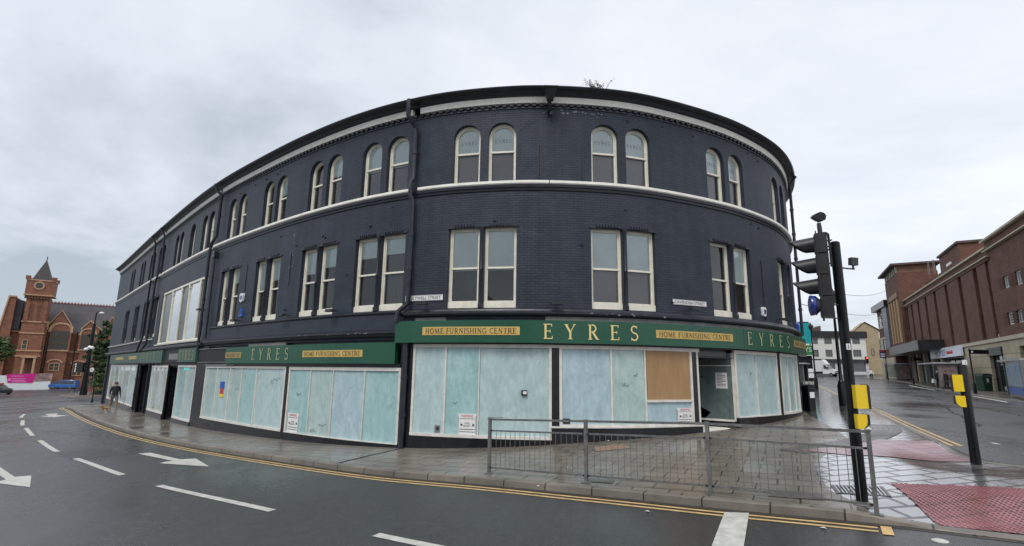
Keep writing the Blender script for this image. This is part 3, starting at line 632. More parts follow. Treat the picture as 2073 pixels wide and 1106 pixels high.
def text_on(F, text, u, z, h, d, mt, parent, width=None, name='lettering', serif=False, t=.004, track=.12, lab=None, build=True, mb=None):
    mb = mb or MB(); mb.keep = True
    if serif:
        polys, w = stroke_text(text, track); sx = (width/w) if width else h
        for i, p in enumerate(polys):
            dd = d+t+(i % 7)*.0006
            mb.add([F.P(u+x*sx, z+y*h, dd) for x, y in p], [(0, 1, 2, 3)])
    else:
        vs, fs, w = font_text(text); sx = (width/w) if width else h
        mb.add([F.P(u+x*sx, z+y*h, d+t) for x, y in vs], fs)
    return mb.build(name, mt, parent, label=lab) if build else mb
# ================================================================== THE CORNER BUILDING
BL = thing('corner_building', 'long curved three storey dark navy brick corner building with green fascia and whitewashed shop windows', 'building', (0, 16, -2))
def gw(u, d=0.): p = WF.P(u, 0, d); return G(p.x, p.y)
def wall_panel(mb, F, u0, u1, z0, z1, holes, d=0., du=.45, dz=1.2, m=0, reveal=.16, mr=None):
    """a wall with real openings; holes are outlines in (u,z)"""
    pts = []; edges = []
    def loop(P):
        k = len(pts)
        for p in P: pts.append(Vector(p))
        edges.extend([(k+i, k+(i+1) % len(P)) for i in range(len(P))])
    def densify(P, st):
        out = []
        for i in range(len(P)):
            a, b = P[i], P[(i+1) % len(P)]; n = max(1, int(abs(b[0]-a[0])/st))
            out += [(a[0]+(b[0]-a[0])*j/n, a[1]+(b[1]-a[1])*j/n) for j in range(n)]
        return out
    loop(densify([(u0, z0), (u1, z0), (u1, z1), (u0, z1)], du)); HH = [densify(h, du) for h in holes]
    for h in HH: loop(h)
    if du < 50:
        for u in np.arange(u0+du*.5, u1-.05, du):
            for z in np.arange(z0+dz*.5, z1-.05, dz):
                if not any(pts_in(h, u, z) for h in HH): pts.append(Vector((u, z)))
    vv, _, ff, *_r = delaunay_2d_cdt(pts, edges, [], 1, 1e-6)
    fs = []
    for f in ff:
        c = sum((vv[i] for i in f), Vector((0, 0)))/len(f)
        if not any(pts_in(h, c.x, c.y) for h in HH): fs.append(tuple(f))
    mb.add([F.P(p.x, p.y, d) for p in vv], fs, m, [(p.x, p.y) for p in vv])
    for h in HH:
        n = len(h); vs = [F.P(u, z, d) for u, z in h]+[F.P(u, z, d-reveal) for u, z in h]
        mb.add(vs, [(i, (i+1) % n, n+(i+1) % n, n+i) for i in range(n)], m if mr is None else mr, [(u, z) for u, z in h]+[(u+.1, z+.1) for u, z in h])
def arch(u0, u1, z0, z1, n=12):
    r = (u1-u0)/2; c = (u0+u1)/2; zs = z1-r
    return [(u0, z0), (u1, z0)]+[(c+r*math.cos(math.pi*i/n), zs+r*math.sin(math.pi*i/n)) for i in range(n+1)]
def rect(u0, u1, z0, z1): return [(u0, z0), (u1, z0), (u1, z1), (u0, z1)]
CP = [-38.95, -34.55, -30.95, -28.05, -23.6, -18.05, -14.25, -10.8, -7.36, -4.42, -.90, 3.30, 7.52, 11.72]   # centres of the window pairs
openings = []   # (kind, u0, u1)
for c in CP:
    hw = .98 if c < -5 else 1.0
    for a, b in ((c-hw, c-.09), (c+.09, c+hw)):
        openings.append(('arch', a+.03, b-.03))
        if not (-26.5 < c < -16.5): openings.append(('sash', a-.02, b+.02))
openings.append(('arch', -21.25, -20.3))
# further round the right hand side, out of sight of the lens
for c in (16.2, 20.4):
    for a, b in ((c-1, c-.09), (c+.09, c+1)): openings.append(('arch', a, b)); openings.append(('sash', a, b))
Z2, A2, Z1, T1 = 5.55, 7.44, 1.79, 4.18
holes = []
for k, a, b in openings: holes.append(arch(a, b, Z2, A2) if k == 'arch' else rect(a, b, Z1, T1))
big = (-26.0, -16.98); holes.append(rect(big[0], big[1], 1.3, 4.28))
wm = MB(); wall_panel(wm, WF, WF.S[0], WF.S[-1], .90, 8.0, holes, reveal=.3)
# black ground floor wall behind the shop fronts, with the doorways
dw = [rect(-29.4, -26.35, -2.62, .2), rect(-21.85, -19.95, -2.45, .02), rect(5.72, 7.18, -1.60, .52)]
wall_panel(wm, WF, WF.S[0], WF.S[-1], -3.6, .899, dw, d=-.12, m=1, reveal=.5)
wall = wm.build('wall', [M['navy_brick'], M['blackwood']], BL)
# side and back of the building, floors
bk = MB(); A, B = WF.P(WF.S[0], 0), WF.P(WF.S[-1], 0)
FS = [Flat(A, (A.x+9.5, A.y+9.5), True), Flat((A.x+9.5, A.y+9.5), (B.x, B.y+4)), Flat((B.x, B.y+4), B)]
for f in FS: bk.box(f, 0, f.L, -4.2, 8.3, -.02, -.3)
bk.build_each('rear_wall', M['navy'], BL)
fl = MB(); fl.keep = True
ring = [tuple(WF.P(u, 0, -.16))[:2] for u in np.arange(WF.S[0]+.4, WF.S[-1]-.2, .8)]+[(B.x-.3, B.y+3.7), (A.x+9.6, A.y+9.1)]
T = tessellate_polygon([[Vector((x, y, 0)) for x, y in ring]])
for z in (1.05, 4.75): fl.add([(x, y, z) for x, y in ring], [tuple(t) for t in T])
inner = [tuple(WF.P(u, 0, -3.2))[:2] for u in np.arange(WF.S[0]+4, WF.S[-1]-4, .8)]
fl.add([(x, y, 1.05) for x, y in inner]+[(x, y, 8.2) for x, y in inner], [(i, i+1, len(inner)+i+1, len(inner)+i) for i in range(len(inner)-1)])
fl.build_each('floor', M['void'], BL)
rf = MB(); ring = [tuple(WF.P(u, 0, .25))[:2] for u in np.arange(WF.S[0], WF.S[-1], .5)]+[(B.x-.3, B.y+3.9), (A.x+9.6, A.y+9.2)]
T = tessellate_polygon([[Vector((x, y, 0)) for x, y in ring]])
rf.add([(x, y, 8.33) for x, y in ring], [tuple(t) for t in T]); rf.build('roof', M['lead'], BL)

# ---- cornice and mouldings
U0, U1 = WF.S[0]-.25, WF.S[-1]
cm = MB(); cm.sweep(WF, [(0, 8.18), (.15, 8.18), (.17, 8.20), (.20, 8.215), (.21, 8.24), (.27, 8.245), (.29, 8.265), (0, 8.27)], U0, U1, .4); co = cm.build('cornice', M['navy_dark'], BL)
g = MB(); g.sweep(WF, [(.26, 8.27), (.34, 8.28), (.40, 8.30), (.43, 8.355), (.41, 8.39), (.2, 8.395), (.2, 8.27)], U0, U1, .4); g.build('gutter', M['gutter'], BL)
b = MB()
for a0, b0 in ((U0, -29.75), (-29.5, -27.05), (-26.8, -16.3), (-16.05, -3.3), (-3.02, 1.0), (1.12, U1)): b.sweep(WF, [(-.01, 7.995), (.10, 7.995), (.125, 8.175), (-.01, 8.175)], a0, b0, .4)
b.build_each('cornice_band', M['cream_stone'], BL)
dn = MB(); u = WF.S[0]+.1
while u < 15.5:
    dn.box(WF, u, u+.11, 7.905, 7.992, -.01, .075); u += .225
dn.sweep(WF, [(-.01, 7.85), (.03, 7.855), (.03, 7.904), (-.01, 7.905)], WF.S[0], U1, .5)
dn.build('dentils', M['navy_dark'], BL)['kind'] = 'stuff'
st = MB()
for a0, b0 in ((U0, -29.95), (-29.7, -26.75), (-26.5, -16.85), (-16.4, -3.28), (-2.98, 1.04), (1.07, U1)): st.sweep(WF, [(-.01, 5.42), (.10, 5.42), (.13, 5.45), (.13, 5.525), (-.01, 5.55)], a0, b0, .4)
st.build_each('string_course', M['cream_stone'], BL)
s2 = MB(); s2.sweep(WF, [(-.01, 5.25), (.03, 5.26), (.04, 5.33), (.08, 5.34), (.09, 5.415), (-.01, 5.415)], U0, U1, .4); s2.build('string_moulding', M['navy_dark'], BL)
# ledges over the shops
lg = MB()
lg.sweep(WF, [(-.01, 1.67), (.06, 1.68), (.075, 1.71), (.075, 1.755), (-.01, 1.785)], -15.75, -3.42, .4)
lg.sweep(WF, [(-.01, .99), (.12, 1.0), (.16, 1.06), (.20, 1.09), (.20, 1.135), (.05, 1.19), (-.01, 1.20)], -16.0, -3.42, .4)
lg.sweep(WF, [(-.01, 1.56), (.13, 1.57), (.17, 1.62), (.17, 1.66), (.12, 1.70), (.10, 1.74), (.04, 1.786), (-.01, 1.79)], -3.35, U1, .4)
lg.sweep(WF, [(-.01, .95), (.14, .96), (.20, 1.02), (.20, 1.10), (.06, 1.16), (-.01, 1.17)], U0, -16.3, .4)
lg.build_each('ledge', M['navy_dark'], BL)
lc = MB(); lc.sweep(WF, [(-.01, 1.60), (.10, 1.61), (.12, 1.66), (-.01, 1.70)], U0, -27.35, .4); lc.sweep(WF, [(-.01, 1.20), (.10, 1.21), (.12, 1.27), (-.01, 1.30)], big[0], big[1], .4); lc.build_each('sill_course', M['cream_stone'], BL)
fz = MB(); fz.sweep(WF, [(-.01, 1.2), (.028, 1.2), (.028, 1.67), (-.01, 1.67)], -15.75, -3.42, .5); fz.build('frieze', M['navy'], BL)
# brick heads over the first floor windows
for c in CP:
    if -26.5 < c < -16.5: continue
    hd = MB()
    for e, f in ((c-.85, c-.22), (c+.22, c+.85)):
        u = e
        while u < f: hd.box(WF, u, u+.045, T1+.005, T1+.085, -.01, .05); u += .09
    hd.box(WF, c-1.08, c+1.08, T1-.02, T1+.03, -.01, .03)
    hd.build('window_head', M['navy_dark'], BL)
# slim column between the paired windows and grooves in the brickwork
cl_ = MB()
for c in CP:
    if not (-26.5 < c < -16.5):
        f = WF.local(c); p = f.P(0, 0, .01)
        cl_.lathe((p.x, p.y, 0), [(.075, 1.79), (.075, 1.9), (.045, 1.93), (.042, 2.9), (.056, 2.92), (.042, 2.95), (.042, 3.98), (.07, 4.05), (.08, 4.17)], 10)
cl_.build_each('colonette', M['navy_dark'], BL, True)
gv = MB()
for u, z0, z1 in ((-12.62, 3.05, 4.15), (-9.1, 3.0, 4.15), (.72, 5.62, 6.75), (.80, 5.62, 6.7), (2.05, 5.62, 6.7), (9.25, 1.85, 3.9)): gv.box(WF, u, u+.035, z0, z1, -.01, .022)
gv.build_each('cable_trunking', M['navy_dark'], BL)
ph = MB(); random.seed(11)
for _ in range(34):
    u = random.uniform(-15, 10); z = random.choice([random.uniform(4.3, 5.2), random.uniform(7.5, 7.8), random.uniform(1.9, 3.8)])
    if any(a-.15 < u < b+.15 for k, a, b in openings) and z < 4.3: continue
    ph.box(WF, u, u+random.uniform(.03, .09), z, z+random.uniform(.015, .05), -.01, random.uniform(.03, .06))
ph.build_each('fixing', M['blackwood'], BL)

# ---- sash windows
random.seed(5)
def sash(F, w, h, archd, blind, text=False, lower=None):
    """F: flat frame whose u=0 is the centre of the opening, z from the sill, d=0 the wall plane"""
    wn = MB(); fw = .058; dep = -.10
    def ring(o, i, d0, d1):
        n = len(o); vs = [F.P(*p, d1) for p in o]+[F.P(*p, d1) for p in i]+[F.P(*p, d0) for p in o]+[F.P(*p, d0) for p in i]
        wn.add(vs, [(j, (j+1) % n, n+(j+1) % n, n+j) for j in range(n)]+[(n+j, n+(j+1) % n, 3*n+(j+1) % n, 3*n+j) for j in range(n)]+[(j, (j+1) % n, 2*n+(j+1) % n, 2*n+j) for j in range(n)])
    def outline(e, zb, z1):
        if archd: return arch(-w/2+e, w/2-e, zb, z1-e, 12)
        return rect(-w/2+e, w/2-e, zb, z1-e)
    sill = .19 if not archd else .05
    ring(outline(0, 0, h), outline(fw, sill, h), dep-.06, dep)            # box frame
    ring(outline(fw-.002, sill, h), outline(fw+.028, sill+.035, h), dep-.10, dep-.03)   # sash
    mid = h*.5 if not archd else h*.53
    wn.box(F, -w/2+fw*.9, w/2-fw*.9, mid-.03, mid+.025, dep-.09, dep-.012)
    if not archd: wn.box(F, -w/2+.004, w/2-.004, 0.004, sill, dep-.05, dep+.055)
    fr = wn.build('window', M['cream'], BL)
    gm = MB(); n = outline(fw+.03, sill+.035, h)
    up = [p for p in n if p[1] >= mid] ; 
    gm.face(F, outline(fw+.025, sill+.03, h), dep-.07); gm.build('pane', M['glass'], fr)
    bz = h-.02-blind*h
    bm_ = MB()
    if blind > 0:
        o = [(p[0], max(p[1], bz)) for p in outline(fw+.01, sill, h)]
        bm_.prism(F, o, dep-.092, dep-.087); bm_.build('blind', M['blind'], fr)
    if lower:
        b2 = MB(); b2.box(F, -w/2+.1, w/2-.1, sill, bz if blind > 0 else h*.9, dep-.18, dep-.175) ; b2.build('curtain_or_reflection', lower, fr)  # holds the net drapes and the grey stand-in for reflected sky
    if text: text_on(F, 'EYRES', -w*.30, h*.70, .115, dep-.086, M['blind_text'], fr, width=w*.60, name='lettering', serif=True, t=.002)
    return fr
random.seed(5)
for ci, c in enumerate(CP):
    hw = .98 if c < -5 else 1.0
    for si, (a, b) in enumerate(((c-hw, c-.09), (c+.09, c+hw))):
        a2, b2 = a+.03, b-.03; f = WF.chord(a2, b2, -.035); m_ = WF.P((a2+b2)/2, 0, -.07); F = Turn((f.o+f.t*((WF.P(b2, 0, -.035)-WF.P(a2, 0, -.035)).length/2))+Vector((0, 0, Z2)), f.t)
        w = (WF.P(b2, 0)-WF.P(a2, 0)).length-.005
        txt = -1.5 < c < 8
        sash(F, w, A2-Z2-.005, True, .47 if c > -1.5 else (.5 if c > -5 else (.38 if c > -12 and si else 0.02)), text=txt, lower=M['painted_reflection'] if c > -1.5 or (c > -5) else None)
        if -26.5 < c < -16.5: continue
        a2, b2 = a-.02, b+.02; f = WF.chord(a2, b2, -.035); L_ = (WF.P(b2, 0, -.035)-WF.P(a2, 0, -.035)).length; F = Turn(f.o+f.t*(L_/2)+Vector((0, 0, Z1)), f.t)
        bl_ = {3.30: (.5, .5), -.90: (.52, .52), 7.52: (0, .5), -4.42: (.26, .24), -7.36: (.36, .30), -10.8: (.46, .35), -14.25: (.3, .25)}.get(c, (0, 0))[si]
        sash(F, L_-.01, T1-Z1-.005, False, bl_, lower=M['painted_reflection'] if c == 3.30 else (M['net'] if c == -4.42 and si else None))
f = WF.chord(-21.22, -20.33, -.07); sash(Turn(f.o+f.t*.44+Vector((0, 0, Z2)), f.t), .87, A2-Z2-.005, True, 0)
# the wide first floor display window
bw = MB()
bw.box(WF, big[0], big[1], 1.3, 1.37, -.2, -.02, step=.5); bw.box(WF, big[0], big[1], 4.15, 4.28, -.2, -.03, step=.5)
for u, w in ((-26.0, .24), (-23.8, .07), (-21.72, .07), (-20.25, .07), (-18.3, .08), (-17.05, .07)): bw.box(WF, u, u+w, 1.37, 4.15, -.17, -.045)
for u in (-23.8, -21.72, -20.25, -18.3): bw.box(WF, u-.06, u+.13, 3.95, 4.15, -.17, -.035)
bwo = bw.build('display_window', M['cream'], BL)
us = [-25.76, -23.77, -21.69, -20.22, -18.27, -17.05]
pn = MB()
for a, b in zip(us[:-1], us[1:]): f = WF.chord(a, b, -.10); pn.face(f, rect(.0, (WF.P(b, 0, -.1)-WF.P(a, 0, -.1)).length-.01, 1.37, 4.15), 0)
pn.build_each('pane', M['glass_big'], bwo)

# ---- shop fronts
def shopfront(u0, u1, ztop, zbot, mull, fill, ftop=.10, name='shop_window'):
    t = MB(); t.box(WF, u0, u1, zbot, zbot+.075, -.02, .085, step=.5); t.box(WF, u0, u1, ztop-.1, ztop, -.02, .075, step=.5)
    e = [u0]+list(mull)+[u1]
    for i, u in enumerate(e):
        w = .075 if i in (0, len(e)-1) else (.05 if abs(hash(round(u*7))) % 2 else .028)
        a = u if i == 0 else (u-w if i == len(e)-1 else u-w/2); t.box(WF, a, a+w, zbot+.075, ztop-.1, -.015, .07)
    fr = t.build(name, M['white_frame'], BL)
    for i in range(len(e)-1):
        a, b = e[i]+.03, e[i+1]-.03; f = WF.chord(a, b, .03); p = MB(); L_ = (WF.P(b, 0, .03)-WF.P(a, 0, .03)).length
        p.box(f, -.01, L_+.01, zbot+.05, ztop-.08, -.012, 0); 
        for k in range(len(p.uv)): p.uv[k] = (p.uv[k][0]+e[i]*1.3, p.uv[k][1])
        p.build('pane', fill[i], fr)
        g_ = MB(); g_.box(f, 0, L_, ztop-.125, ztop-.1, .0, .012)
    return fr
B_, AQ, PA, SG, DU, DI = WASH
shopfront(-42.9, -29.95, .15, -2.42, (-40.5, -38.2, -36.1, -33.2, -31.2), [SG, DU, SG, DU, PA, SG])
shopfront(-25.85, -21.95, .11, -2.31, (-24.9, -23.7, -22.8), [SG, DU, PA, DU])
shopfront(-19.85, -16.9, .13, -2.33, (-18.3,), [AQ, PA])
fD = shopfront(-15.58, -8.6, .12, -2.05, (-14.2, -12.93, -11.86, -10.65), [SG, PA, SG, AQ, PA])
fE = shopfront(-8.39, -3.27, .09, -2.10, (-7.12, -5.98, -4.6), [AQ, SG, B_, AQ])
fF = shopfront(-2.88, 1.12, .77, -1.76, (-1.85, -.87), [PA, AQ, PA])
fG = shopfront(1.33, 5.42, .76, -1.43, (2.78, 3.79), [B_, SG, B_])
fH = shopfront(7.2, 9.74, .76, -1.30, (8.32,), [PA, PA])
fI = shopfront(9.97, 12.05, .76, -1.26, (10.62, 11.4), [SG, SG, SG])
f = WF.chord(3.84, 5.36, .035); p = MB(); p.box(f, 0, 1.52, -.70, .67, 0, .02); p.build('plywood_panel', M['plywood'], BL); p = MB(); p.box(f, -.02, 1.56, -.765, -.70, 0, .045); p.build('glazing_bar', M['white_frame'], BL)
fr = MB()
for u in (5.60, ): fr.box(WF, u, u+.06, -1.42, .68, -.01, .07)
fr.box(WF, 1.12, 1.33, .68, .76, -.02, .07); fr.box(WF, 5.42, 5.72, .66, .76, -.02, .07); fr.box(WF, 5.34, 5.37, -1.36, .68, .03, .06)
fr.box(WF, 1.10, 5.74, -1.445, -1.40, -.02, .11, step=.5); fr.build('door_frame', M['white_frame'], BL)
# black stall risers down to the sloping pavement
sr = MB()
for a, b, z, d in ((-42.9, -29.95, -2.42, .09), (-25.85, -21.95, -2.31, .09), (-19.9, -16.9, -2.33, .09), (-15.62, -3.25, -2.05, .10), (-2.9, 1.11, -1.76, .10), (1.115, 5.68, -1.446, .10), (7.19, 12.1, -1.26, .10)):
    sr.box(WF, a, b, lambda u: gw(u)-.25, (lambda u, z=z: z), -.03, d, step=.5)
sr.build_each('stall_riser', M['black'], BL)
pl = MB()
for a, b, z in ((-30.0, -29.4, .2), (-26.35, -25.8, .2), (-22.0, -21.85, .15), (-19.95, -19.85, .15), (-16.9, -15.55, .9), (-8.6, -8.39, .12), (-3.3, -2.9, .8), (1.125, 1.325, .68), (5.43, 5.595, .66), (9.745, 9.965, .8), (12.1, 12.5, .8)):
    pl.box(WF, a, b, lambda u: gw(u)-.2, z, -.02, .06)
pl.box(WF, -15.6, -3.28, .10, .2, -.02, .09, step=.5); pl.box(WF, -2.9, 12.4, .765, .80, -.02, .09, step=.5)
pl.build_each('pilaster', M['blackwood'], BL)
# ---- doorways
dr = MB(); f = WF.local(-27.9, -.42); dr.box(f, -1.6, 1.6, -2.75, .22, -.06, 0); d1 = dr.build('door', M['navy_dark'], BL)
h = MB(); f2 = WF.local(-27.2, -.38); h.lathe(tuple(f2.P(0, -1.55, 0)), [(.05, 0), (.05, .1)], 8); h.build('door_knob', M['steel'], d1)
dr = MB(); f = WF.local(-20.9, -.45); dr.box(f, -1.1, 1.1, -2.6, .1, -.06, 0); d2 = dr.build('door', M['blackwood'], BL); h = MB(); h.box(f, -.3, .15, -1.55, -1.43, 0, .03); h.build('letter_plate', M['steel'], d2)
# the recessed corner shop entrance
F0 = WF.local(6.45, 0); en = MB(); a, b = WF.P(7.18, 0, .03), WF.P(6.72, 0, -1.05); EF = Flat((b.x, b.y), (a.x, a.y)); LE = EF.L
en.box(F0, -.75, .75, -1.62, -1.56, -1.1, .03); step_ = en.build('door_step', M['cream_stone'], BL)
en = MB(); en.box(F0, -.78, .3, -1.56, .5, -1.12, -1.06); en.box(F0, -.78, -.72, -1.56, .55, -1.1, -.02); en.box(F0, -.8, .8, .50, .56, -1.1, -.0)
dd = DOOR_ = en.build('door', M['blackwood'], BL); en = MB(); en.box(F0, -.2, -.16, -.45, .0, -1.05, -1.0); en.box(F0, -.25, -.1, -.26, -.22, -1.0, -.98); en.build('door_handle', M['steel'], dd)
ti = MB(); ti.box(F0, -.74, .6, .5, .70, -.2, -.12); ti.build('transom', M['grime'], BL)
en = MB(); 
for u in (0, LE-.06): en.box(EF, u, u+.05, -1.36, .68, -.03, .03)
en.box(EF, .05, LE-.06, -1.38, -1.32, -.03, .03); en.box(EF, .05, LE-.06, .28, .31, -.02, .02); ef = en.build('entrance_window', M['white_frame'], BL)
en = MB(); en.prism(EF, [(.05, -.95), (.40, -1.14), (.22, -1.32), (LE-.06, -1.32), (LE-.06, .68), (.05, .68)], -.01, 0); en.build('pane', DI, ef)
en = MB(); en.box(EF, 0, LE, -1.75, -1.38, -.06, .01); en.build('stall_riser', M['black'], BL)
nt_ = MB(); nt_.box(EF, LE*.52, LE*.82, -.40, .08, .002, .012); no = nt_.build('notice', M['white'], BL); 
for i in range(9): 
    q = MB(); 
nl = MB()
for i in range(9): nl.box(EF, LE*.56, LE*(.78 if i % 3 else .70), .03-i*.045, .045-i*.045, .012, .014)
nl.build('print', M['ink'], no)

# ---- fascias
def fascia(u0, u1, z0, z1, mt, d=.20, step=.5, name='fascia'):
    t = MB(); t.sweep(WF, [(.02, z0), (d, z0), (d, z1-.01), (d-.02, z1), (.02, z1)], u0, u1, step); return t.build(name, mt, BL)
fa1 = fascia(-42.95, -23.0, .25, .91, M['green_old']); fa2 = fascia(-19.62, -16.7, .26, .89, M['green_old']); fa3 = fascia(-13.22, -3.42, .20, .82, M['green']); fa4 = fascia(-3.41, 10.55, .80, 1.42, M['green'], d=.26); fa5 = fascia(10.555, 15.0, .80, 1.42, M['green_old'], d=.26)
t = MB(); t.box(WF, -16.65, -13.24, .24, .82, .02, .10, step=.5); t.box(WF, -22.95, -19.65, .25, .95, .0, .08, step=.5); t.box(WF, -22.9, -16.4, .9, .94, .0, .1, step=.5); t.build_each('bare_fascia_board', M['ink'], BL)
t = MB(); t.box(WF, -16.6, -13.3, .80, .83, .1, .14, step=.5); t.box(WF, -16.6, -13.3, .235, .26, .1, .13, step=.5); t.box(WF, -15.6, -12.5, .11, .16, .0, .12, step=.5); t.build_each('fascia_trim', M['grime'], BL)
gr = MB(); gr.box(WF, -2.9, -1.9, 1.43, 1.53, -.01, .03, step=.4); gr.box(WF, .95, 12.0, 1.43, 1.55, -.01, .05, step=.4); gr.box(WF, -11.6, -8.8, .83, .93, -.01, .05, step=.4); gr.build_each('packing_board', M['grime'], BL)
jn = MB(); 
for u in (5.6, 7.45, -6.4): jn.box(WF, u, u+.015, .80 if u > 0 else .2, 1.425 if u > 0 else .825, .1, .262 if u > 0 else .202)
jn.build_each('fascia_joint', M['navy_dark'], BL)
def panel(par, u0, u1, z0, z1, d, mt, txt, lm=None):
    t = MB(); t.box(WF, u0, u1, z0, z1, d-.001, d+.012, step=.5); p = t.build('sign_panel', mt, par)
    if txt: text_on(WF, txt, u0+.09, z0+(z1-z0)*.17, (z1-z0)*.66, d+.012, lm or M['black_letter'], par, width=(u1-u0)-.18, serif=True, track=.07, t=.003)
HF = 'HOME FURNISHING CENTRE'
panel(fa4, -2.50, .26, 1.005, 1.235, .26, M['gold'], HF); panel(fa4, 4.05, 6.93, 1.01, 1.235, .26, M['gold'], HF)
panel(fa3, -7.46, -4.62, .40, .61, .20, M['gold'], HF); panel(fa3, -13.21, -11.80, .41, .62, .20, M['gold_old'], HF)
panel(fa5, 10.9, 13.4, 1.02, 1.24, .26, M['gold_old'], HF)
panel(fa1, -39.6, -36.0, .50, .72, .20, M['gold_old'], None); panel(fa1, -33.4, -30.4, .50, .72, .20, M['gold_old'], None)
def eyres(par, u0, u1, z0, z1, d, mt):
    # five letters spaced wide, one by one
    n = 5; w = [GL[ch][0] for ch in 'EYRES']; h = z1-z0; gap = ((u1-u0)-sum(w)*h)/4; u = u0
    mb = MB(); mb.keep = True
    for ch, ww in zip('EYRES', w): text_on(WF, ch, u, z0, h, d, mt, par, width=ww*h, serif=True, build=False, mb=mb, t=.012); u += ww*h+gap
    # a little depth: backing copies
    mb.build('lettering', mt, par)
eyres(fa4, .87, 3.50, .91, 1.32, .26, M['gilt']); eyres(fa4, 7.62, 10.38, .95, 1.34, .26, M['gilt_old'])
eyres(fa3, -10.90, -8.30, .325, .72, .20, M['gilt_old']); eyres(fa1, -28.9, -24.9, .35, .80, .20, M['gilt_old']); eyres(fa2, -19.3, -17.0, .36, .80, .20, M['gilt_old'])
t = MB(); t.box(WF, -21.9, -19.8, .40, .70, .08, .10); p = t.build('sign_panel', M['grime'], BL); 
# ---- rainwater pipes
def pipe(pts, r=.06, name='downpipe'):
    t = MB(); t.tube([WF.P(u, z, d) for u, z, d in pts], r, 10)
    for (u, z, d), (u2, z2, d2) in zip(pts[:-1], pts[1:]):
        if abs(z-z2) > 1.2:
            n = int(abs(z-z2)/1.15)
            for i in range(1, n+1):
                zz_ = z+(z2-z)*i/(n+1); uu = u+(u2-u)*i/(n+1); dd_ = d+(d2-d)*i/(n+1)
                t.tube([WF.P(uu, zz_-.05, dd_), WF.P(uu, zz_+.05, dd_)], r*1.28, 10)
    return t.build(name, M['navy_dark'], BL, smooth=True)
pipe([(-3.22, 8.34, .46), (-3.22, 7.80, .46), (-3.16, 7.62, .30), (-3.12, 7.5, .14), (-3.12, 5.85, .14), (-3.18, 5.7, .2), (-3.18, 5.3, .2), (-3.10, 5.1, .14), (-3.10, 1.95, .14), (-3.22, 1.84, .2), (-3.34, 1.72, .25), (-3.38, 1.4, .27)], .072)
pipe([(-3.10, .85, .13), (-3.10, -2.25, .13)], .085)
pipe([(-16.05, 8.32, .45), (-16.05, 8.1, .4), (-16.0, 7.8, .15), (-16.05, 5.9, .14), (-16.55, 5.65, .17), (-16.62, 5.2, .19), (-16.62, .9, .17)], .065)
pipe([(-16.05, 4.9, .12), (-15.98, 1.3, .12)], .05)
t = MB(); t.box(WF, -16.15, -15.9, 4.9, 5.15, .0, .2); t.build('hopper', M['navy_dark'], BL)
pipe([(-26.95, 8.32, .44), (-26.93, 7.9, .2), (-26.9, 6.0, .13), (-27.3, 5.7, .16), (-28.1, 5.2, .14), (-28.2, 1.4, .14), (-29.5, .95, .24)], .055)
pipe([(-29.62, 8.32, .44), (-29.62, 7.9, .2), (-29.6, 5.7, .13), (-29.85, 5.2, .14), (-29.85, 1.8, .14), (-30.6, .95, .24)], .055)
pipe([(-26.3, .2, .12), (-29.7+3.3, -.5, .12), (-26.45, -2.55, .12)], .05); pipe([(-29.75, .2, .13), (-29.8, -2.55, .13)], .06)
pipe([(13.9, 8.3, .45), (13.9, 7.9, .2), (13.9, 1.6, .17)], .06)
# ---- things fixed to the building
fb = thing('floodlight', 'black floodlight fixed under the roof edge at the middle of the curved front', 'floodlight', tuple(WF.P(1.05, 8.1, .5)))
F = WF.local(1.05, .0); t = MB(); vs = [F.P(x, z, d) for x, z, d in ((-.19, 8.22, .36), (.19, 8.22, .36), (.19, 8.22, .64), (-.19, 8.22, .64), (-.09, 7.93, .30), (.09, 7.93, .30), (.09, 7.91, .46), (-.09, 7.91, .46))]
t.add(vs, [(0, 1, 2, 3), (7, 6, 5, 4), (0, 4, 5, 1), (1, 5, 6, 2), (2, 6, 7, 3), (3, 7, 4, 0)]); t.box(F, -.21, .21, 8.22, 8.245, .34, .66); t.build('housing', M['plastic'], fb)
t = MB(); t.tube([F.P(0, 7.95, .38), F.P(0, 7.72, .22), F.P(0, 7.70, .0)], .05, 8); t.lathe(tuple(F.P(.05, 7.56, .14)), [(.03, 0), (.055, .02), (.055, .12), (.03, .14)], 10); t.build('bracket', M['plastic'], fb)
def alarm(u, z, mt, label, w=.2, h=.3, tri=False):
    F = WF.local(u, .0); a = thing('alarm_box', label, 'alarm box', tuple(WF.P(u, z, 0)))
    o = [(-w/2, z+h*.3), (-w/2*.7, z+h/2), (w/2*.7, z+h/2), (w/2, z+h*.3), (w/2*.8, z-h*.35), (0, z-h/2), (-w/2*.8, z-h*.35)] if not tri else [(-w/2, z-h/2), (w/2, z-h/2), (w*.3, z+h*.1), (0, z+h/2), (-w*.3, z+h*.1)]
    t = MB(); t.prism(F, o, .0, .08); t.build('cover', mt, a); t = MB(); t.prism(F, [(x*.55, z+(y-z)*.5) for x, y in o], .08, .09); t.build('emblem', M['bluesign'] if not tri else M['navy_dark'], a)
alarm(-12.68, 2.80, M['white'], 'white shield shaped alarm box with blue emblem, above the blue one', .3, .36)
M['bluep'] = mat('blue alarm cover', (.02, .09, .42), .3); alarm(-12.60, 2.22, M['bluep'], 'blue triangular alarm box below the white shield shaped one', .3, .34, True)
alarm(9.12, 2.10, M['white'], 'plain white alarm box right of the last full window pair', .22, .32)
alarm(13.75, 1.95, M['bluep'], 'blue alarm box low beside the downpipe at the far right edge', .22, .4)
random.seed(2)
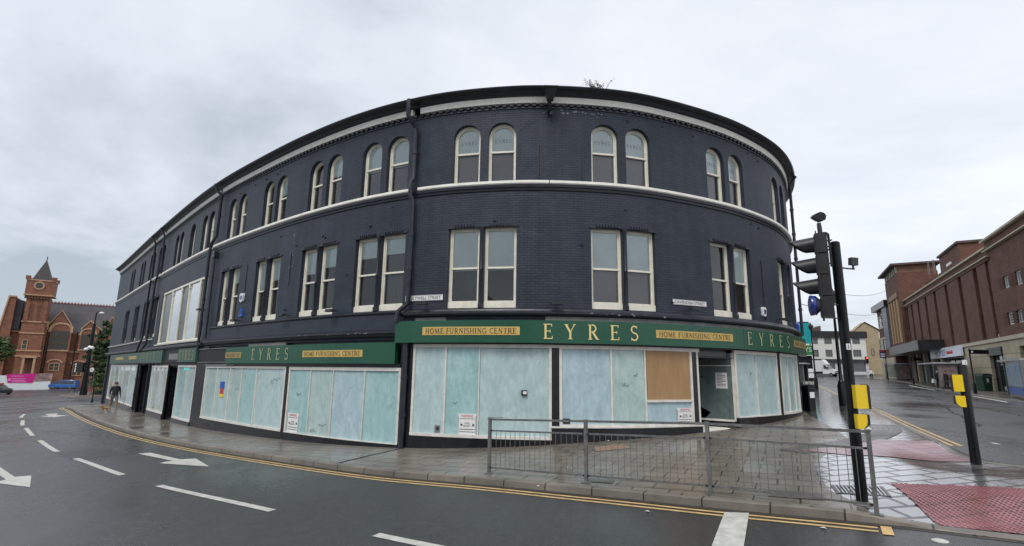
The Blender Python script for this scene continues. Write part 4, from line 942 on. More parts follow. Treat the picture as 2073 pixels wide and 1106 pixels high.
for i, (u, z, w_) in enumerate(((-12.65, 1.88, 'between the two window pairs nearest the pipe on the left'), (-8.85, 1.87, 'between the second and third window pairs left of the corner'), (-6.1, 1.87, 'between the third window pair and the pair beside the downpipe'), (-2.55, 1.93, 'under the street name plate beside the downpipe'), (1.25, 1.90, 'above the large shop name on the curved front'), (5.45, 1.92, 'under the right hand street name plate'), (10.2, 1.93, 'at the far right of the curved front'), (-16.75, 2.6, 'beside the wide display window'))):
    F = WF.local(u, 0); a = thing('sign_light', 'small black sign lamp %s' % w_, 'sign lamp', tuple(WF.P(u, z, 0)), 'sign lamps along the ledge')
    t = MB(); t.tube([F.P(0, z, 0), F.P(0, z+.03, .16), F.P(0, z-.02, .3)], .018, 6); t.build('arm', M['plastic'], a); t = MB(); t.prism(F, [(-.17, z-.05), (.17, z-.05), (.15, z+.03), (-.15, z+.03)], .22, .36); t.build('lamp_head', M['plastic'], a)
def plate(u0, u1, z0, z1, txt, label):
    a = thing('street_name_plate', label, 'street sign', tuple(WF.P((u0+u1)/2, z0, 0))); f = WF.chord(u0, u1, .02); L_ = (WF.P(u1, 0, .02)-WF.P(u0, 0, .02)).length
    t = MB(); t.box(f, 0, L_, z0, z1, 0, .015); t.build('plate', M['white'], a); t = MB(); t.box(f, .015, L_-.015, z1-.015, z1-.008, .014, .017); t.box(f, .015, L_-.015, z0+.008, z0+.015, .014, .017); t.build('border', M['ink'], a)
    text_on(f, txt, .06, z0+(z1-z0)*.24, (z1-z0)*.52, .016, M['ink'], a, width=L_-.12)
plate(-3.27, -2.03, 2.03, 2.20, 'HOLYWELL STREET', 'white street name plate partly behind the downpipe')
plate(4.86, 6.15, 2.04, 2.20, 'CAVENDISH STREET', 'white street name plate between the window pairs right of the corner')
# warning notices inside the shop windows
def warning(u0, u1, z0, z1, label):
    a = thing('warning_sign', label, 'warning sign', tuple(WF.P(u0, z0, .05))); f = WF.chord(u0, u1, .035); L_ = (WF.P(u1, 0, .035)-WF.P(u0, 0, .035)).length; h = z1-z0
    t = MB(); t.box(f, 0, L_, z0, z1, 0, .008); t.build('board', M['white'], a)
    t = MB(); t.box(f, .01, .02, z0+.02, z1-.05, .008, .010); t.box(f, L_-.02, L_-.01, z0+.02, z1-.05, .008, .010); t.build('border', M['ink'], a)
    text_on(f, 'WARNING', L_*.18, z1-h*.17, h*.13, .008, M['red'], a, width=L_*.64)
    text_on(f, 'THESE PREMISES ARE PROTECTED BY', L_*.08, z1-h*.26, h*.05, .008, M['ink'], a, width=L_*.84)
    text_on(f, 'GUARD', L_*.36, z1-h*.50, h*.09, .008, M['ink'], a, width=L_*.28); text_on(f, 'SECURITY', L_*.30, z1-h*.63, h*.09, .008, M['ink'], a, width=L_*.40)
    t = MB()
    for uu in (.14, .78):
        t.prism(f, [(L_*uu, z1-h*.62), (L_*(uu+.02), z1-h*.42), (L_*(uu+.05), z1-h*.50), (L_*(uu+.11), z1-h*.48), (L_*(uu+.12), z1-h*.62), (L_*(uu+.06), z1-h*.56)], .008, .010)
    for q in (.76, .88): t.box(f, L_*.08, L_*.92, z1-h*q, z1-h*(q-.03), .008, .010)
    t.build('pictogram', M['ink'], a)
warning(-1.44, -.92, -1.68, -1.13, 'white warning notice at the foot of the pale shop window left of the guardrail')
warning(4.82, 5.38, -1.36, -.93, 'white warning notice below the plywood panel by the entrance')
warning(-8.27, -7.62, -2.02, -1.42, 'white warning notice at the bottom left of the window left of the downpipe')
def sticker(u0, u1, z0, z1, parts, label, name='poster', cat='poster'):
    a = thing(name, label, cat, tuple(WF.P(u0, z0, .05))); f = WF.chord(u0, u1, .035); L_ = (WF.P(u1, 0, .035)-WF.P(u0, 0, .035)).length
    for k, (x0, x1, y0, y1, mt) in enumerate(parts):
        t = MB(); t.box(f, L_*x0, L_*x1, z0+(z1-z0)*y0, z0+(z1-z0)*y1, 0, .006+k*.002); t.build('print', mt, a)
sticker(-13.85, -13.42, -1.12, -.52, [(0, 1, .55, 1, M['bluep']), (.15, .85, .2, .55, M['red']), (.05, .95, 0, .2, M['yellow'])], 'small blue, red and yellow poster on the whitewashed window')
sticker(.30, .46, -.62, -.47, [(0, 1, 0, 1, M['ink']), (.3, .9, .3, .8, M['white'])], 'tiny black sticker in the middle of the large pane', 'sticker', 'sticker')
sticker(-2.12, -1.96, -1.66, -1.46, [(0, 1, 0, 1, M['grime']), (.3, .8, .3, .8, M['ink'])], 'small greenish ventilation plate at the foot of the first pale pane', 'vent_plate', 'vent')
sticker(1.43, 1.62, -1.34, -1.20, [(0, 1, 0, 1, M['ink'])], 'small black square patch at the bottom corner of the blue pane', 'patch', 'patch')
M['teal'] = emit('weakly emissive teal', (.10, .62, .55), .25)  # teal with a weak emission of its own
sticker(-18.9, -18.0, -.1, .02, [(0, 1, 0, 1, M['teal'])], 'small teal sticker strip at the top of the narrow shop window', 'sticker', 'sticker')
# buddleia growing from the gutter, aerial on the roof
M['leaf_dry'] = mat('sparse grey green leaves', (.09, .10, .055), .7, var=.4, vscale=9)
M['bark'] = mat('bark', (.06, .048, .038), .85, var=.3, vscale=8, bump=.5)
bt = thing('buddleia_bush', 'spindly weed bush growing out of the gutter at the top of the curved front', 'bush', tuple(WF.P(2.45, 8.4, .4))); random.seed(21)
tw = MB(); lf = MB(); base = WF.P(2.45, 8.33, .42)
for i in range(17):
    d = Vector((random.uniform(-.9, .9), random.uniform(-.4, .4), random.uniform(.25, 1))).normalized(); L_ = random.uniform(.2, .48); p = base+Vector((random.uniform(-.25, .25), 0, 0)); q = p+d*L_*.5+Vector((0, 0, .05)); r_ = q+d*L_*.5-Vector((0, 0, random.uniform(-.1, .16)))
    tw.tube([p, q, r_], [.008, .006, .003], 4)
    for k in range(11):
        c = p.lerp(r_, random.uniform(.35, 1.05))+Vector((random.gauss(0, .03), random.gauss(0, .03), random.gauss(0, .03))); a = Vector((random.gauss(0, 1), random.gauss(0, 1), random.gauss(0, 1))).normalized()*.028; b = a.cross(Vector((random.gauss(0, 1), random.gauss(0, 1), .3))).normalized()*.012
        lf.add([c-a, c+b, c+a, c-b], [(0, 1, 2, 3)])
tw.build('stems', M['bark'], bt); lf.build('leaves', M['leaf_dry'], bt)
ar = MB(); p = WF.P(-38.0, 8.3, -.5); ar.tube([p, p+Vector((0, 0, 1.6))], .02, 5); ar.tube([p+Vector((-.15, 0, 1.4)), p+Vector((.15, 0, 1.4))], .01, 4); tag(ar.build('roof_aerial', M['metal']), 'thin aerial standing on the left end of the navy roof', 'aerial')
# ================================================================== STREET FURNITURE AT THE CORNER
def gz(p): return Vector((p[0], p[1], G(p[0], p[1])))
gpnts = [gz(p) for p in ((-.41,11.08),(1.38,9.80),(3.15,8.60),(4.88,7.34))]
gr_ = thing('guardrail', 'grey galvanised pedestrian guardrail with thin upright bars along the kerb', 'guardrail', tuple(gpnts[0]))
ups = Vector((0, 0, 1))
for i, p in enumerate(gpnts):
    t = MB(); a = (gpnts[min(i+1, 3)]-gpnts[max(i-1, 0)]); a.z = 0; a.normalize(); F = Turn((p.x, p.y, 0), a)
    t.box(F, -.028, .028, p.z-.05, p.z+1.085, -.028, .028); t.box(F, -.034, .034, p.z+1.06, p.z+1.09, -.034, .034); t.build('post', M['metal'], gr_)
    t = MB(); t.box(F, -.075, .075, p.z-.01, p.z+.012, -.06, .06); t.build('foot', M['metal'], gr_)
for a, b in zip(gpnts[:-1], gpnts[1:]):
    t = MB(); e = (b-a).normalized(); A, B = a+e*.02, b-e*.02
    def bar(h, w, hh, p0=A, p1=B, mb=None):
        F = Turn((p0.x, p0.y, 0), (p1-p0)*Vector((1, 1, 0)) if False else Vector((p1.x-p0.x, p1.y-p0.y, 0))); L_ = Vector((p1.x-p0.x, p1.y-p0.y, 0)).length
        mb.box(F, 0, L_, (lambda u: p0.z+(p1.z-p0.z)*u/L_+h-hh/2), (lambda u: p0.z+(p1.z-p0.z)*u/L_+h+hh/2), -w/2, w/2)
    bar(1.06, .038, .038, mb=t); t.build('top_rail', M['metal'], gr_)
    t = MB(); A2, B2 = a+e*.05, b-e*.05; bar(.84, .016, .03, A2, B2, t); bar(.12, .016, .03, A2, B2, t)
    n = 18
    for i in range(1, n):
        p = A2.lerp(B2, i/n); t.tube([p+ups*.12, p+ups*.84], .0055, 5)
    t.build('infill_bars', M['metal'], gr_)
    t = MB(); 
    for q in (A2, B2):
        for h in (.84, .12): t.tube([q+ups*(h-.015), q+ups*(h+.015)], .022, 6)
    t.build('fixing_lugs', M['plastic'], gr_)

# ---- traffic signal: pole, head, brackets, detector, push button boxes
tp = Vector((4.985, 7.78, G(4.985, 7.78)))
tl = thing('traffic_light', 'black traffic light pole with three visored lamps facing left and a blue disc beneath', 'traffic light', tuple(tp))
t = MB(); t.lathe(tuple(tp), [(.075, -.02), (.075, .9), (.070, 1.2), (.068, 3.78), (.05, 3.80)], 20); t.build('pole', M['polemat'], tl, smooth=True)
t = MB(); t.lathe(tuple(tp), [(.13, -.01), (.12, .012), (.08, .03)], 16); t.build('base_collar', M['grime'], tl, smooth=True)
S_ = lambda x, y, Y=7.78: at(x, y, Y)
hx = Vector((-.87, .49, 0)).normalized(); hs = Vector((.49, .87, 0)).normalized()    # the way the head faces, its width
HC = S_(1660, 476); HBm = S_(1668, 643)    # top, bottom of the case
topz, botz = HC.z, HBm.z-.02; cx = (S_(1660, 560)).x; cy = 7.74
HF_ = Turn((cx, cy, 0), hx, n=(hs.x, hs.y, 0))
hh = (topz-botz); u4 = hh/4.0
t = MB()
for k in range(4):
    z0 = botz+k*u4+.006; z1 = botz+(k+1)*u4-.006
    t.prism(HF_, [(-.115, z0), (-.115, z1), (-.02, z1+.0), (.045, z1-.01), (.06, z1-.04), (.06, z0+.04), (.045, z0+.01)], -.13, .13)
hd_ = t.build('signal_case', M['plastic'], tl)
t = MB(); t.box(HF_, .02, .035, botz-.0, topz+.02, -.165, .165); t.build('backing_board', M['plastic'], tl)
lens = {3: mat('red lens off', (.10, .008, .008), .2), 2: mat('amber lens off', (.12, .05, .005), .2), 1: mat('green lens off', (.005, .06, .035), .2)}
for k in (3, 2, 1):
    c = HF_.P(.05, botz+(k+.5)*u4, 0); v = MB(); n = 22; r = .115; vs = []; 
    for i in range(n+1):
        a = R(-62+304*i/n); top = (math.sin(a)+1)/2; L_ = .10+.25*top**.8; rr = r
        for dd, q in ((0, rr+.008), (L_, rr*.93+.004), (L_, rr*.93), (0, rr)): vs.append(c+hx*dd+hs*(q*math.cos(a))+ups*(q*math.sin(a))-ups*(.03*dd/.35))
    fs = []
    for i in range(n):
        for j in range(4): fs.append((4*i+j, 4*i+(j+1) % 4, 4*i+4+(j+1) % 4, 4*i+4+j))
    v.add(vs, fs); v.build('visor', M['plastic'], hd_, smooth=True)
    l = MB(); l.tube([c, c+hx*.015, c+hx*.03], [.108, .10, .04], 18); l.build('lens', lens[k], hd_, smooth=True)
c = S_(1643, 619, 7.74); ax = Vector((-.93, .36, .0)).normalized(); l = MB(); l.tube([c-ax*.05, c, c+ax*.02, c+ax*.035], [.14, .155, .15, .10], 28); l.build('blue_disc', M['bluesign'], tl, smooth=True)
t = MB(); t.tube([c-ax*.05, c-ax*.10], [.15, .10], 20); t.tube([c-ax*.08, HF_.P(0, c.z, 0)], .03, 8); t.build('disc_housing', M['plastic'], tl)
t = MB()
def pth(L, r=.014, Y=7.76): t.tube([S_(x, y, Y) for x, y in L], r, 8)
pth([(1660, 476), (1672, 472), (1676, 474), (1680, 500), (1684, 540)], .018); pth([(1662, 490), (1684, 486)], .012); pth([(1662, 500), (1684, 499)], .012); pth([(1678, 505), (1668, 512), (1664, 522), (1670, 532), (1686, 534)], .012)
pth([(1675, 643), (1700, 645)], .009); pth([(1668, 616), (1700, 618)], .012); pth([(1668, 645), (1668, 650)], .014)
t.build('bracket', M['plastic'], tl, smooth=True)
t = MB(); n0 = S_(1661, 474); t.tube([n0-ups*.05, S_(1659, 462), S_(1657.5, 452)], [.036, .034, .03], 10); c = S_(1656, 441)
t.add([], []); t.build('detector_stem', M['plastic'], tl, smooth=True)
t = MB(); q = []
for (du, dz, w) in ((-.115, .0, .02), (-.06, .05, .055), (.0, .075, .07), (.06, .06, .07), (.10, .02, .055), (.085, -.045, .05), (.03, -.065, .05), (-.05, -.035, .04)): q.append((du, dz, w))
vs = [c+Vector((du, -w, dz)) for du, dz, w in q]+[c+Vector((du, w, dz)) for du, dz, w in q]; n = len(q)
t.add(vs, [tuple(range(n)), tuple(range(2*n-1, n-1, -1))]+[(i, (i+1) % n, n+(i+1) % n, n+i) for i in range(n)]); t.build('detector', M['plastic'], tl, smooth=True)
t = MB(); pth([(1700, 542), (1716, 544), (1730, 545)], .012); pth([(1727, 545), (1727, 537)], .016); a = S_(1727, 530); t.build('side_arm', M['plastic'], tl)
t = MB(); F = Turn(a, (1, .25, 0)); t.prism(F, [(-.07, -.055), (.06, -.06), (.075, .06), (-.055, .06)], -.03, .03); t.build('side_detector', M['plastic'], tl)
def pbox(par, P0, d, sz, shape, dark=.03):
    """a yellow box on a pole: P0 on its centre, d the way its black face looks"""
    d = Vector(d).normalized(); F = Turn((P0.x, P0.y, P0.z), d); w, h, dp = sz; b = MB()
    if shape == 'tall': o = [(0, -h/2), (w, -h/2+.0), (w, h/2), (0, h/2)]; face = [(w, -h/2-.008), (w+dark, -h/2+.0), (w+dark, h/2-.01), (w, h/2+.008)]
    else: o = [(0, -h/2), (w*.55, -h/2), (w*.9, -h/2+h*.25), (w, 0), (w, h/2), (0, h/2)]; face = [(w*.6, -h/2), (w+dark, -h*.2), (w+dark, h/2-.01), (w, h/2+.006), (w, 0), (w*.9, -h/2+h*.25)]
    b.prism(F, o, -dp/2, dp/2); k = b.build('button_box', M['yellow'], par); b = MB(); b.prism(F, face, -dp/2-.008, dp/2+.008); b.build('front_face', M['ink'], k); return k
b1 = S_(1727, 803, 7.70); b2 = S_(1731, 853, 7.70)
pbox(tl, b1, (1, -.10, 0), (.155, .33, .17), 'tall'); pbox(tl, b2, (1, -.10, 0), (.135, .20, .14), 'round')
nb = S_(1718, 702, 7.70); t = MB(); F = Turn(nb, (1, .0, 0)); t.box(F, -.03, .028, -.045, .045, -.01, .0); nt2 = t.build('number_tag', M['white'], tl); text_on(F, '1', -.008, -.03, .06, .001, M['ink'], nt2)
# the short pole at the far crossing
p2 = Vector((8.92, 10.40, G(8.92, 10.40)))
t2 = thing('crossing_pole', 'short black crossing pole with two yellow push button boxes on its left side', 'crossing pole', tuple(p2))
t = MB(); t.lathe(tuple(p2), [(.085, -.02), (.08, .4), (.078, 1.83), (.06, 1.86)], 20); t.build('pole', M['polemat'], t2, smooth=True)
pbox(t2, at(1950, 776, 10.36), (-.80, .60, 0), (.16, .32, .16), 'tall'); pbox(t2, at(1955, 813, 10.36), (-.80, .60, 0), (.15, .21, .14), 'round')
c = at(1953.5, 734, 10.3); F = Turn(c, (1, 0, 0)); t = MB(); t.box(F, -.045, .04, -.045, .045, -.02, .0); nt2 = t.build('number_tag', M['white'], t2); text_on(F, '2', -.01, -.025, .05, .001, M['ink'], nt2)
# litter
lit = MB(); random.seed(4)
for (x, y) in ((1150, 947), (1158, 949), (1232, 893), (1310, 1019), (1450, 1005), (470, 893), (1090, 985), (330, 861), (1665, 1050)):
    q = gp(x, y); z = G(*q) if y < 1000 else GR(*q); a = random.uniform(0, 3); s = random.uniform(.02, .05); o = tag(MB().add([(q[0]+s*math.cos(a), q[1]+s*math.sin(a), z+.006), (q[0]-s*math.sin(a), q[1]+s*math.cos(a), z+.02), (q[0]-s*math.cos(a), q[1]-s*math.sin(a), z+.006), (q[0]+s*math.sin(a), q[1]-s*math.cos(a), z+.012)], [(0, 1, 2, 3)]).build('litter', M['white']), 'small white scrap of litter lying on the wet ground', 'litter', 'scraps of litter')
# ================================================================== RIGHT HAND STREET
M['brick_red'] = brick_mat('dark red brick', (.112, .045, .029), (.155, .064, .040), (.09, .06, .05), bw=.34, bh=.15, ms=.012, var=.3, wash=(.07, .035, .03))
M['brick_brown'] = brick_mat('brown brick', (.17, .085, .052), (.22, .12, .075), (.14, .10, .08), bw=.34, bh=.15, ms=.012, var=.25)
M['ashlar'] = brick_mat('cream stone blocks', (.42, .36, .25), (.48, .42, .30), (.20, .17, .12), bw=2.4, bh=1.05, ms=.03, var=.18, rough=.75, wash=(.27, .23, .17))
M['stone_plain'] = mat('cream stone coping', (.50, .45, .34), .7, var=.15, vscale=1)
M['render_white'] = mat('white render', (.62, .62, .58), .7, var=.1, vscale=.6)
M['render_blue'] = mat('pale grey render', (.50, .53, .56), .7, var=.12, vscale=.7)
M['render_ochre'] = brick_mat('ochre rendered gable', (.34, .27, .165), (.39, .31, .20), (.30, .235, .15), bw=.5, bh=.24, ms=.01, var=.15)
M['winglass'] = mat('reflecting dark window', (.035, .04, .045), .06, spec=1.0)
M['dark_shop'] = mat('dark shop front', (.018, .02, .026), .3, var=.4, vscale=1)
M['tan'] = mat('terracotta fins', (.46, .30, .16), .6, var=.15)
M['slate_tile'] = mat('blue grey hung slate', (.16, .18, .21), .45, var=.35, vscale=3)
M['brown_roof'] = mat('brown roof tiles', (.09, .062, .055), .8, var=.25, vscale=2)
def win(F, u0, u1, z0, z1, parent, fmat, cols=2, rows=2, fw=.09, d=-.12, glass=None, name='window'):
    t = MB(); t.box(F, u0, u1, z0, z0+fw, d-.06, d+.05); t.box(F, u0, u1, z1-fw, z1, d-.06, d+.04)
    t.box(F, u0, u0+fw, z0+fw, z1-fw, d-.06, d+.04); t.box(F, u1-fw, u1, z0+fw, z1-fw, d-.06, d+.04)
    for i in range(1, cols): u = u0+(u1-u0)*i/cols; t.box(F, u-fw*.35, u+fw*.35, z0+fw, z1-fw, d-.05, d+.02)
    for i in range(1, rows): z = z0+(z1-z0)*i/rows; t.box(F, u0+fw, u1-fw, z-fw*.3, z+fw*.3, d-.045, d+.015)
    w = t.build(name, fmat, parent); t = MB(); t.box(F, u0+fw*.5, u1-fw*.5, z0+fw*.5, z1-fw*.5, d-.055, d-.04); t.build('pane', glass or M['winglass'], w); return w
# ---- the brick cinema
WA, WB_ = (44.4, 48.7), (57.4, 73.4)
W6 = Flat(WA, WB_, True)
if W6.n.x > 0: W6.n = -W6.n
px6 = lambda x, y: W6.px(x, y)
CI = thing('brick_cinema', 'long dark red brick former cinema with ribbed piers, corner tower and cream stone shop level', 'building', (WA[0], WA[1], -1.2))
uE = -26.0; uT = px6(1824, 560)[0]; uT2 = px6(1797, 560)[0]     # near end, tower right edge, tower left edge
zpar = px6(1900, 560)[1]; z_a = px6(2000, 508)[1]
zs = 3.5     # top of the stone level
holes = []
def q6(x, y): return px6(x, y)
wins = [((2030.5, 561), (2044.5, 581)), ((2056.5, 549), (2070.5, 574)), ((2040, 633), (2054, 656)), ((2065, 626), (2073, 652))]
wr = []
for (a, b) in wins:
    (ua, za), (ub, zb) = q6(*a), q6(*b); u0, u1 = min(ua, ub), max(ua, ub); wr.append((u0, max(u0+1.3, u1), min(za, zb)-.0, max(za, zb)))
zt = 11.15
for u0, u1, z0, z1 in wr: holes.append(rect(u0, u1, z0, z1))
for k in range(1, 5):    # the pattern carries on past the edge of the frame
    for u0, u1, z0, z1 in (wr[0], wr[2]): holes.append(rect(u0-4.3*k-3, u1-4.3*k-3, z0, z1))
t = MB(); wall_panel(t, W6, uE, -3.6, zs, zt+.05, holes, du=99, reveal=.25); wall_panel(t, W6, -3.6, uT, zs, zt, [], du=99, d=-.5); t.box(W6, -3.7, -3.6, zs, zt, -.6, 0)
for u in (5.0, ): pass
t.build('brick_wall', M['brick_red'], CI)
for i, h in enumerate(holes): win(W6, h[0][0], h[1][0], h[0][1], h[2][1], CI, M['white'], 3, 1, fw=.10, d=-.18)
for i, h in enumerate(holes[:8]):     # projecting brick courses either side of the windows
    t = MB()
    for k in range(5):
        z = h[0][1]+.12+k*(h[2][1]-h[0][1])/5; t.box(W6, h[0][0]-1.0, h[0][0]-.12, z, z+.07, 0, .035); t.box(W6, h[1][0]+.12, h[1][0]+1.0, z, z+.07, 0, .035)
    t.build_each('brick_course', M['brick_red'], CI)
# piers between the bays
for px_t in (1985, 1951, 1921, 1896, 1876, 1860, 1846, 1836):
    pass
_us = [-3.6]+[px6(x, 620)[0] for x in (1985, 1951, 1921, 1896, 1876, 1860, 1846, 1836)]+[uT]
for a_, b_ in zip(_us[:-1], _us[1:]):
    t = MB(); t.box(W6, a_+.55, b_-.55, zs+.1, zt-.75, -.5, .05); t.box(W6, b_-.10, b_+.10, zs+.1, zt-.75, -.5, -.3); t.build('brick_panel', M['brick_red'], CI)
t = MB(); t.box(W6, -4.2, uT, zt-.75, zt-.45, -.5, .12); t.box(W6, -4.2, uT, zt-.45, zt+.35, -.5, -.02); t.build('brick_frieze', M['brick_red'], CI)
t = MB(); t.box(W6, -4.3, uT, zt-.46, zt-.36, -.3, .25); t.build('lower_coping', M['stone_plain'], CI)
t = MB(); t.box(W6, -4.0, uT, zt+.352, zt+.52, -.9, .2); t.build('upper_coping', M['stone_plain'], CI)
t = MB(); t.box(W6, uE, -3.5, zt+.05, zt+.15, -.2, .28); t.build('lower_coping', M['stone_plain'], CI)
t = MB(); t.box(W6, uE, -3.4, zt+.15, zt+.95, -.4, -.02); t.build('brick_parapet', M['brick_red'], CI); t = MB(); t.box(W6, uE, -3.3, zt+.952, zt+1.12, -.9, .3); t.build('upper_coping', M['stone_plain'], CI)
t = MB(); a, b = -3.6, 12.5
for h in (.9, .5): t.tube([W6.P(a, zt+.55+h, -1.4), W6.P(b, zt+.55+h, -1.4)], .03, 5)
for k in range(9): u = a+(b-a)*k/8; t.tube([W6.P(u, zt+.5, -1.4), W6.P(u, zt+1.45, -1.4)], .03, 5)
t.build('roof_railing', M['metal'], CI)
t = MB(); t.box(W6, uE, uT+12, -1.6, zt-.3, -22, -1.2); t.box(W6, uE, uT, zt+.3, zt+.5, -22, -.4); t.build('body', M['brick_red'], CI)
# upper set-back block and stair tower
t = MB(); u0, z0 = px6(1878, 531); u1, z1 = px6(1895, 531)
uu0, uu1 = px6(1873, 540)[0], px6(1912, 540)[0]
t.box(W6, min(uu0, uu1), max(uu0, uu1), zt, 15.0, -6, -1.5); u3 = px6(1828, 553)[0]; t.box(W6, max(uu0, uu1), u3, zt, 13.9, -8, -2.5); t.build('plant_block', M['brick_red'], CI)
t = MB(); t.box(W6, min(uu0, uu1)-.2, max(uu0, uu1)+.2, 15.0, 15.25, -6.2, -1.3); t.build('block_coping', M['brown_roof'], CI)
t = MB(); lt = px6(1892, 550); t.box(W6, lt[0]-1, lt[0]+1, 13.3, 13.6, -1.5, -1.4); t.build('light_fitting', M['white'], CI)
for (x, y, h) in ((1880, 531, 1.4), (1891, 531, 1.4), (1836, 553, 1.5), (1845, 551, 1.5)):
    u, z = px6(x, y); a = MB(); a.tube([W6.P(u-.35, z-.4, -2.6), W6.P(u-.35, z+h, -2.6), W6.P(u+.35, z+h, -2.6), W6.P(u+.35, z-.4, -2.6)], .04, 5); a.build('roof_hoop', M['metal'], CI)
u, z = px6(1862, 548); a = MB(); a.tube([W6.P(u, z-.5, -2.6), W6.P(u, z+2.2, -2.6)], .04, 5); [a.tube([W6.P(u-.3, z+k*.4+.6, -2.6), W6.P(u+.3, z+k*.4+.6, -2.6)], .02, 4) for k in range(4)]; a.build('aerial', M['metal'], CI)
# tower
u0, u1 = uT-.2, uT2; zt2 = px6(1800, 582)[1]; zt2 = 17.2
t = MB(); t.box(W6, u0, u1, 3.6, zt2-1.2, -4.5, .55); tw_ = t.build('tower', M['brick_red'], CI)
t = MB(); t.box(W6, u0-.02, u1+.02, zt2-1.2, zt2-.1, -4.4, .4); t.build('tower_top_band', M['brick_brown'], tw_)
t = MB()
for k in range(7): a = u0+.3+(u1-u0-.6)*k/6.6; t.box(W6, a, a+.45, zt2-1.15, zt2-.15, .4, .62)
t.build_each('bracket', M['stone_plain'], tw_)
t = MB(); t.box(W6, u0-.7, u1+1.2, zt2-.1, zt2+.2, -5, 1.3); t.build('roof_slab', M['brown_roof'], tw_)
ua, za = px6(1806, 628); ub, zb = px6(1818, 618)
t = MB(); t.box(W6, u0+1.0, u1-1.0, 12.3, 13.3, .55, .66); sp = t.build('name_panel', M['brick_brown'], tw_)
t = MB(); [t.box(W6, u0+2.0+k*1.6, u0+2.9+k*1.6, 12.45, 13.1, .66, .70) for k in range(int((u1-u0-3.5)/1.6))]; t.build('relief', M['tan'], sp)
for k in range(4):
    a = u0+1.6+(u1-u0-3.2)*k/3.6; t = MB(); t.box(W6, a, a+.55, 5.4, 12.1, .55, .75); t.build('fin', M['tan'], tw_)
for zc in (9.4, 6.3):
    for k in range(3):
        a = px6(1833+k*4, 640)[0]; t = MB(); t.box(W6, a-.25, a+.25, zc-.9, zc+.9, -.5, -.42); t.build('brick_window', M['brick_brown'], CI)
# canopy and entrance
W6b = Turn(W6.P(0, 0, 2.6), tuple(W6.t), n=tuple(W6.n)); u0c = W6b.px(1857, 700)[0]; u1c = W6b.px(1799, 703)[0]
t = MB(); t.box(W6, u0c-.3, u1c, 3.3, 4.5, 0, 2.6); t.build('canopy', M['dark_shop'], CI)
t = MB(); t.box(W6, u0c+.8, u1c, -1.5, 3.3, -.7, -.2); t.build('entrance', M['void'], CI)
t = MB(); 
for k in range(5): u = u0c+1.2+k*(u1c-u0c-1.6)/4.2; t.box(W6, u, u+.5, -1.5, 3.3, -.4, .25)
t.build_each('entrance_pillar', M['stone_plain'], CI)
# stone shop level
def zg6(u, d=0): p = W6.P(u, 0, d); return G(p.x, p.y)
uS0 = px6(2008, 720)[0]; uS1 = px6(2036, 720)[0]; ub0, ub1 = px6(1897, 730)[0], px6(1960, 730)[0]
lo, hi = min(ub0, ub1), max(ub0, ub1); slo, shi = min(uS0, uS1), max(uS0, uS1)
hl = [rect(lo+.5, hi-.3, -1.05, 2.35), rect(slo, shi, -1.2, 2.75)]
for k in range(3): hl.append(rect(-11-k*4.2, -8.2-k*4.2, -1.2, 2.6))
t = MB(); wall_panel(t, W6, uE, u0c+.7, -2.2, zs-.3, hl, d=.18, du=99, reveal=.5); t.build('stone_wall', M['ashlar'], CI)
t = MB(); t.box(W6, uE, u0c+.7, zs-.3, zs+.02, -.3, .30); t.build('stone_coping', M['stone_plain'], CI)
for k, h in enumerate(hl):
    win(W6, h[0][0], h[1][0], h[0][1], h[2][1], CI, M['dark_shop'], 5 if k == 0 else 3, 1 if k == 0 else 2, fw=.12, d=-.1, name='shop_window')
t = MB(); random.seed(8)
for k in range(7): u = -9+k*5.2+random.uniform(-.6, .6); t = MB(); t.box(W6, u, u+.5, zs+.02, zs+.4, -.6, -.1); t.build('roof_vent', M['white'], CI)
t = MB(); t.box(W6, lo, hi+.5, 2.35, 3.42, .30, .5); sg = t.build('shop_sign', mat('white shop sign', (.74, .78, .86), .3), CI)
SF = Turn(W6.P(0, 0, .5), -W6.t, n=tuple(W6.n)); M['sblue'] = mat('blue sign letters', (.02, .05, .36), .4)
text_on(SF, 'BOYES', -(lo+(hi-lo)*.83), 2.55, .66, .0, M['sblue'], sg, width=(hi-lo)*.36, t=.02)
t = MB(); 
for k in range(11): a = -(lo+(hi-lo)*(.43-k*.018)); t.box(SF, a, a+.16, 2.66+.04*(k % 2), 3.06-.08*(k % 3), .0, .02)
t.build('red_script', M['red'], sg)
t = MB(); t.box(W6, slo-.1, shi+.1, 2.05, 2.75, .18, .3); t.build('shop_fascia', M['dark_shop'], CI)

# ---- white building closing the street
YB = 118.0
WBF = Flat((50, YB), (90, YB)); wl = 58.0; wrt = WBF.px(1752, 700)[0]+0; zb0 = .6
WH = thing('white_shop_building', 'long white rendered building with dark parapet and dark shop fronts closing the street', 'building', (70, YB, .5))
xl = WBF.px(1612, 700)[0]; xr = WBF.px(1753, 700)[0]; ztop = WBF.px(1700, 671)[1]; zpar_ = WBF.px(1700, 684)[1]
hs_ = []
def wq(x0, x1, y0, y1): a, za = WBF.px(x0, y1); b, zb = WBF.px(x1, y0); return (a, b, za, zb)
for x0, x1 in ((1646, 1655), (1669, 1683), (1726, 1740)): hs_.append(wq(x0, x1, 684.5, 697))
for x0, x1 in ((1647, 1657), (1672, 1685), (1728, 1743)): hs_.append(wq(x0, x1, 708.5, 723))
xs_ = xl+(xr-xl)*.0
t = MB(); wall_panel(t, WBF, xl, xr, 3.1, zpar_, [rect(a, b, c, d) for a, b, c, d in hs_], du=99, reveal=.2); t.box(WBF, xl, xr, -.5, zpar_, -12, -.6); t.build('wall', M['render_white'], WH)
for a, b, c, d in hs_: win(WBF, a, b, c, d, WH, M['grime'], 3, 2, fw=.12, d=-.1)
t = MB(); t.box(WBF, xl-.2, xr+.3, zpar_, ztop, -12, .35); t.build('parapet', M['ink'], WH)
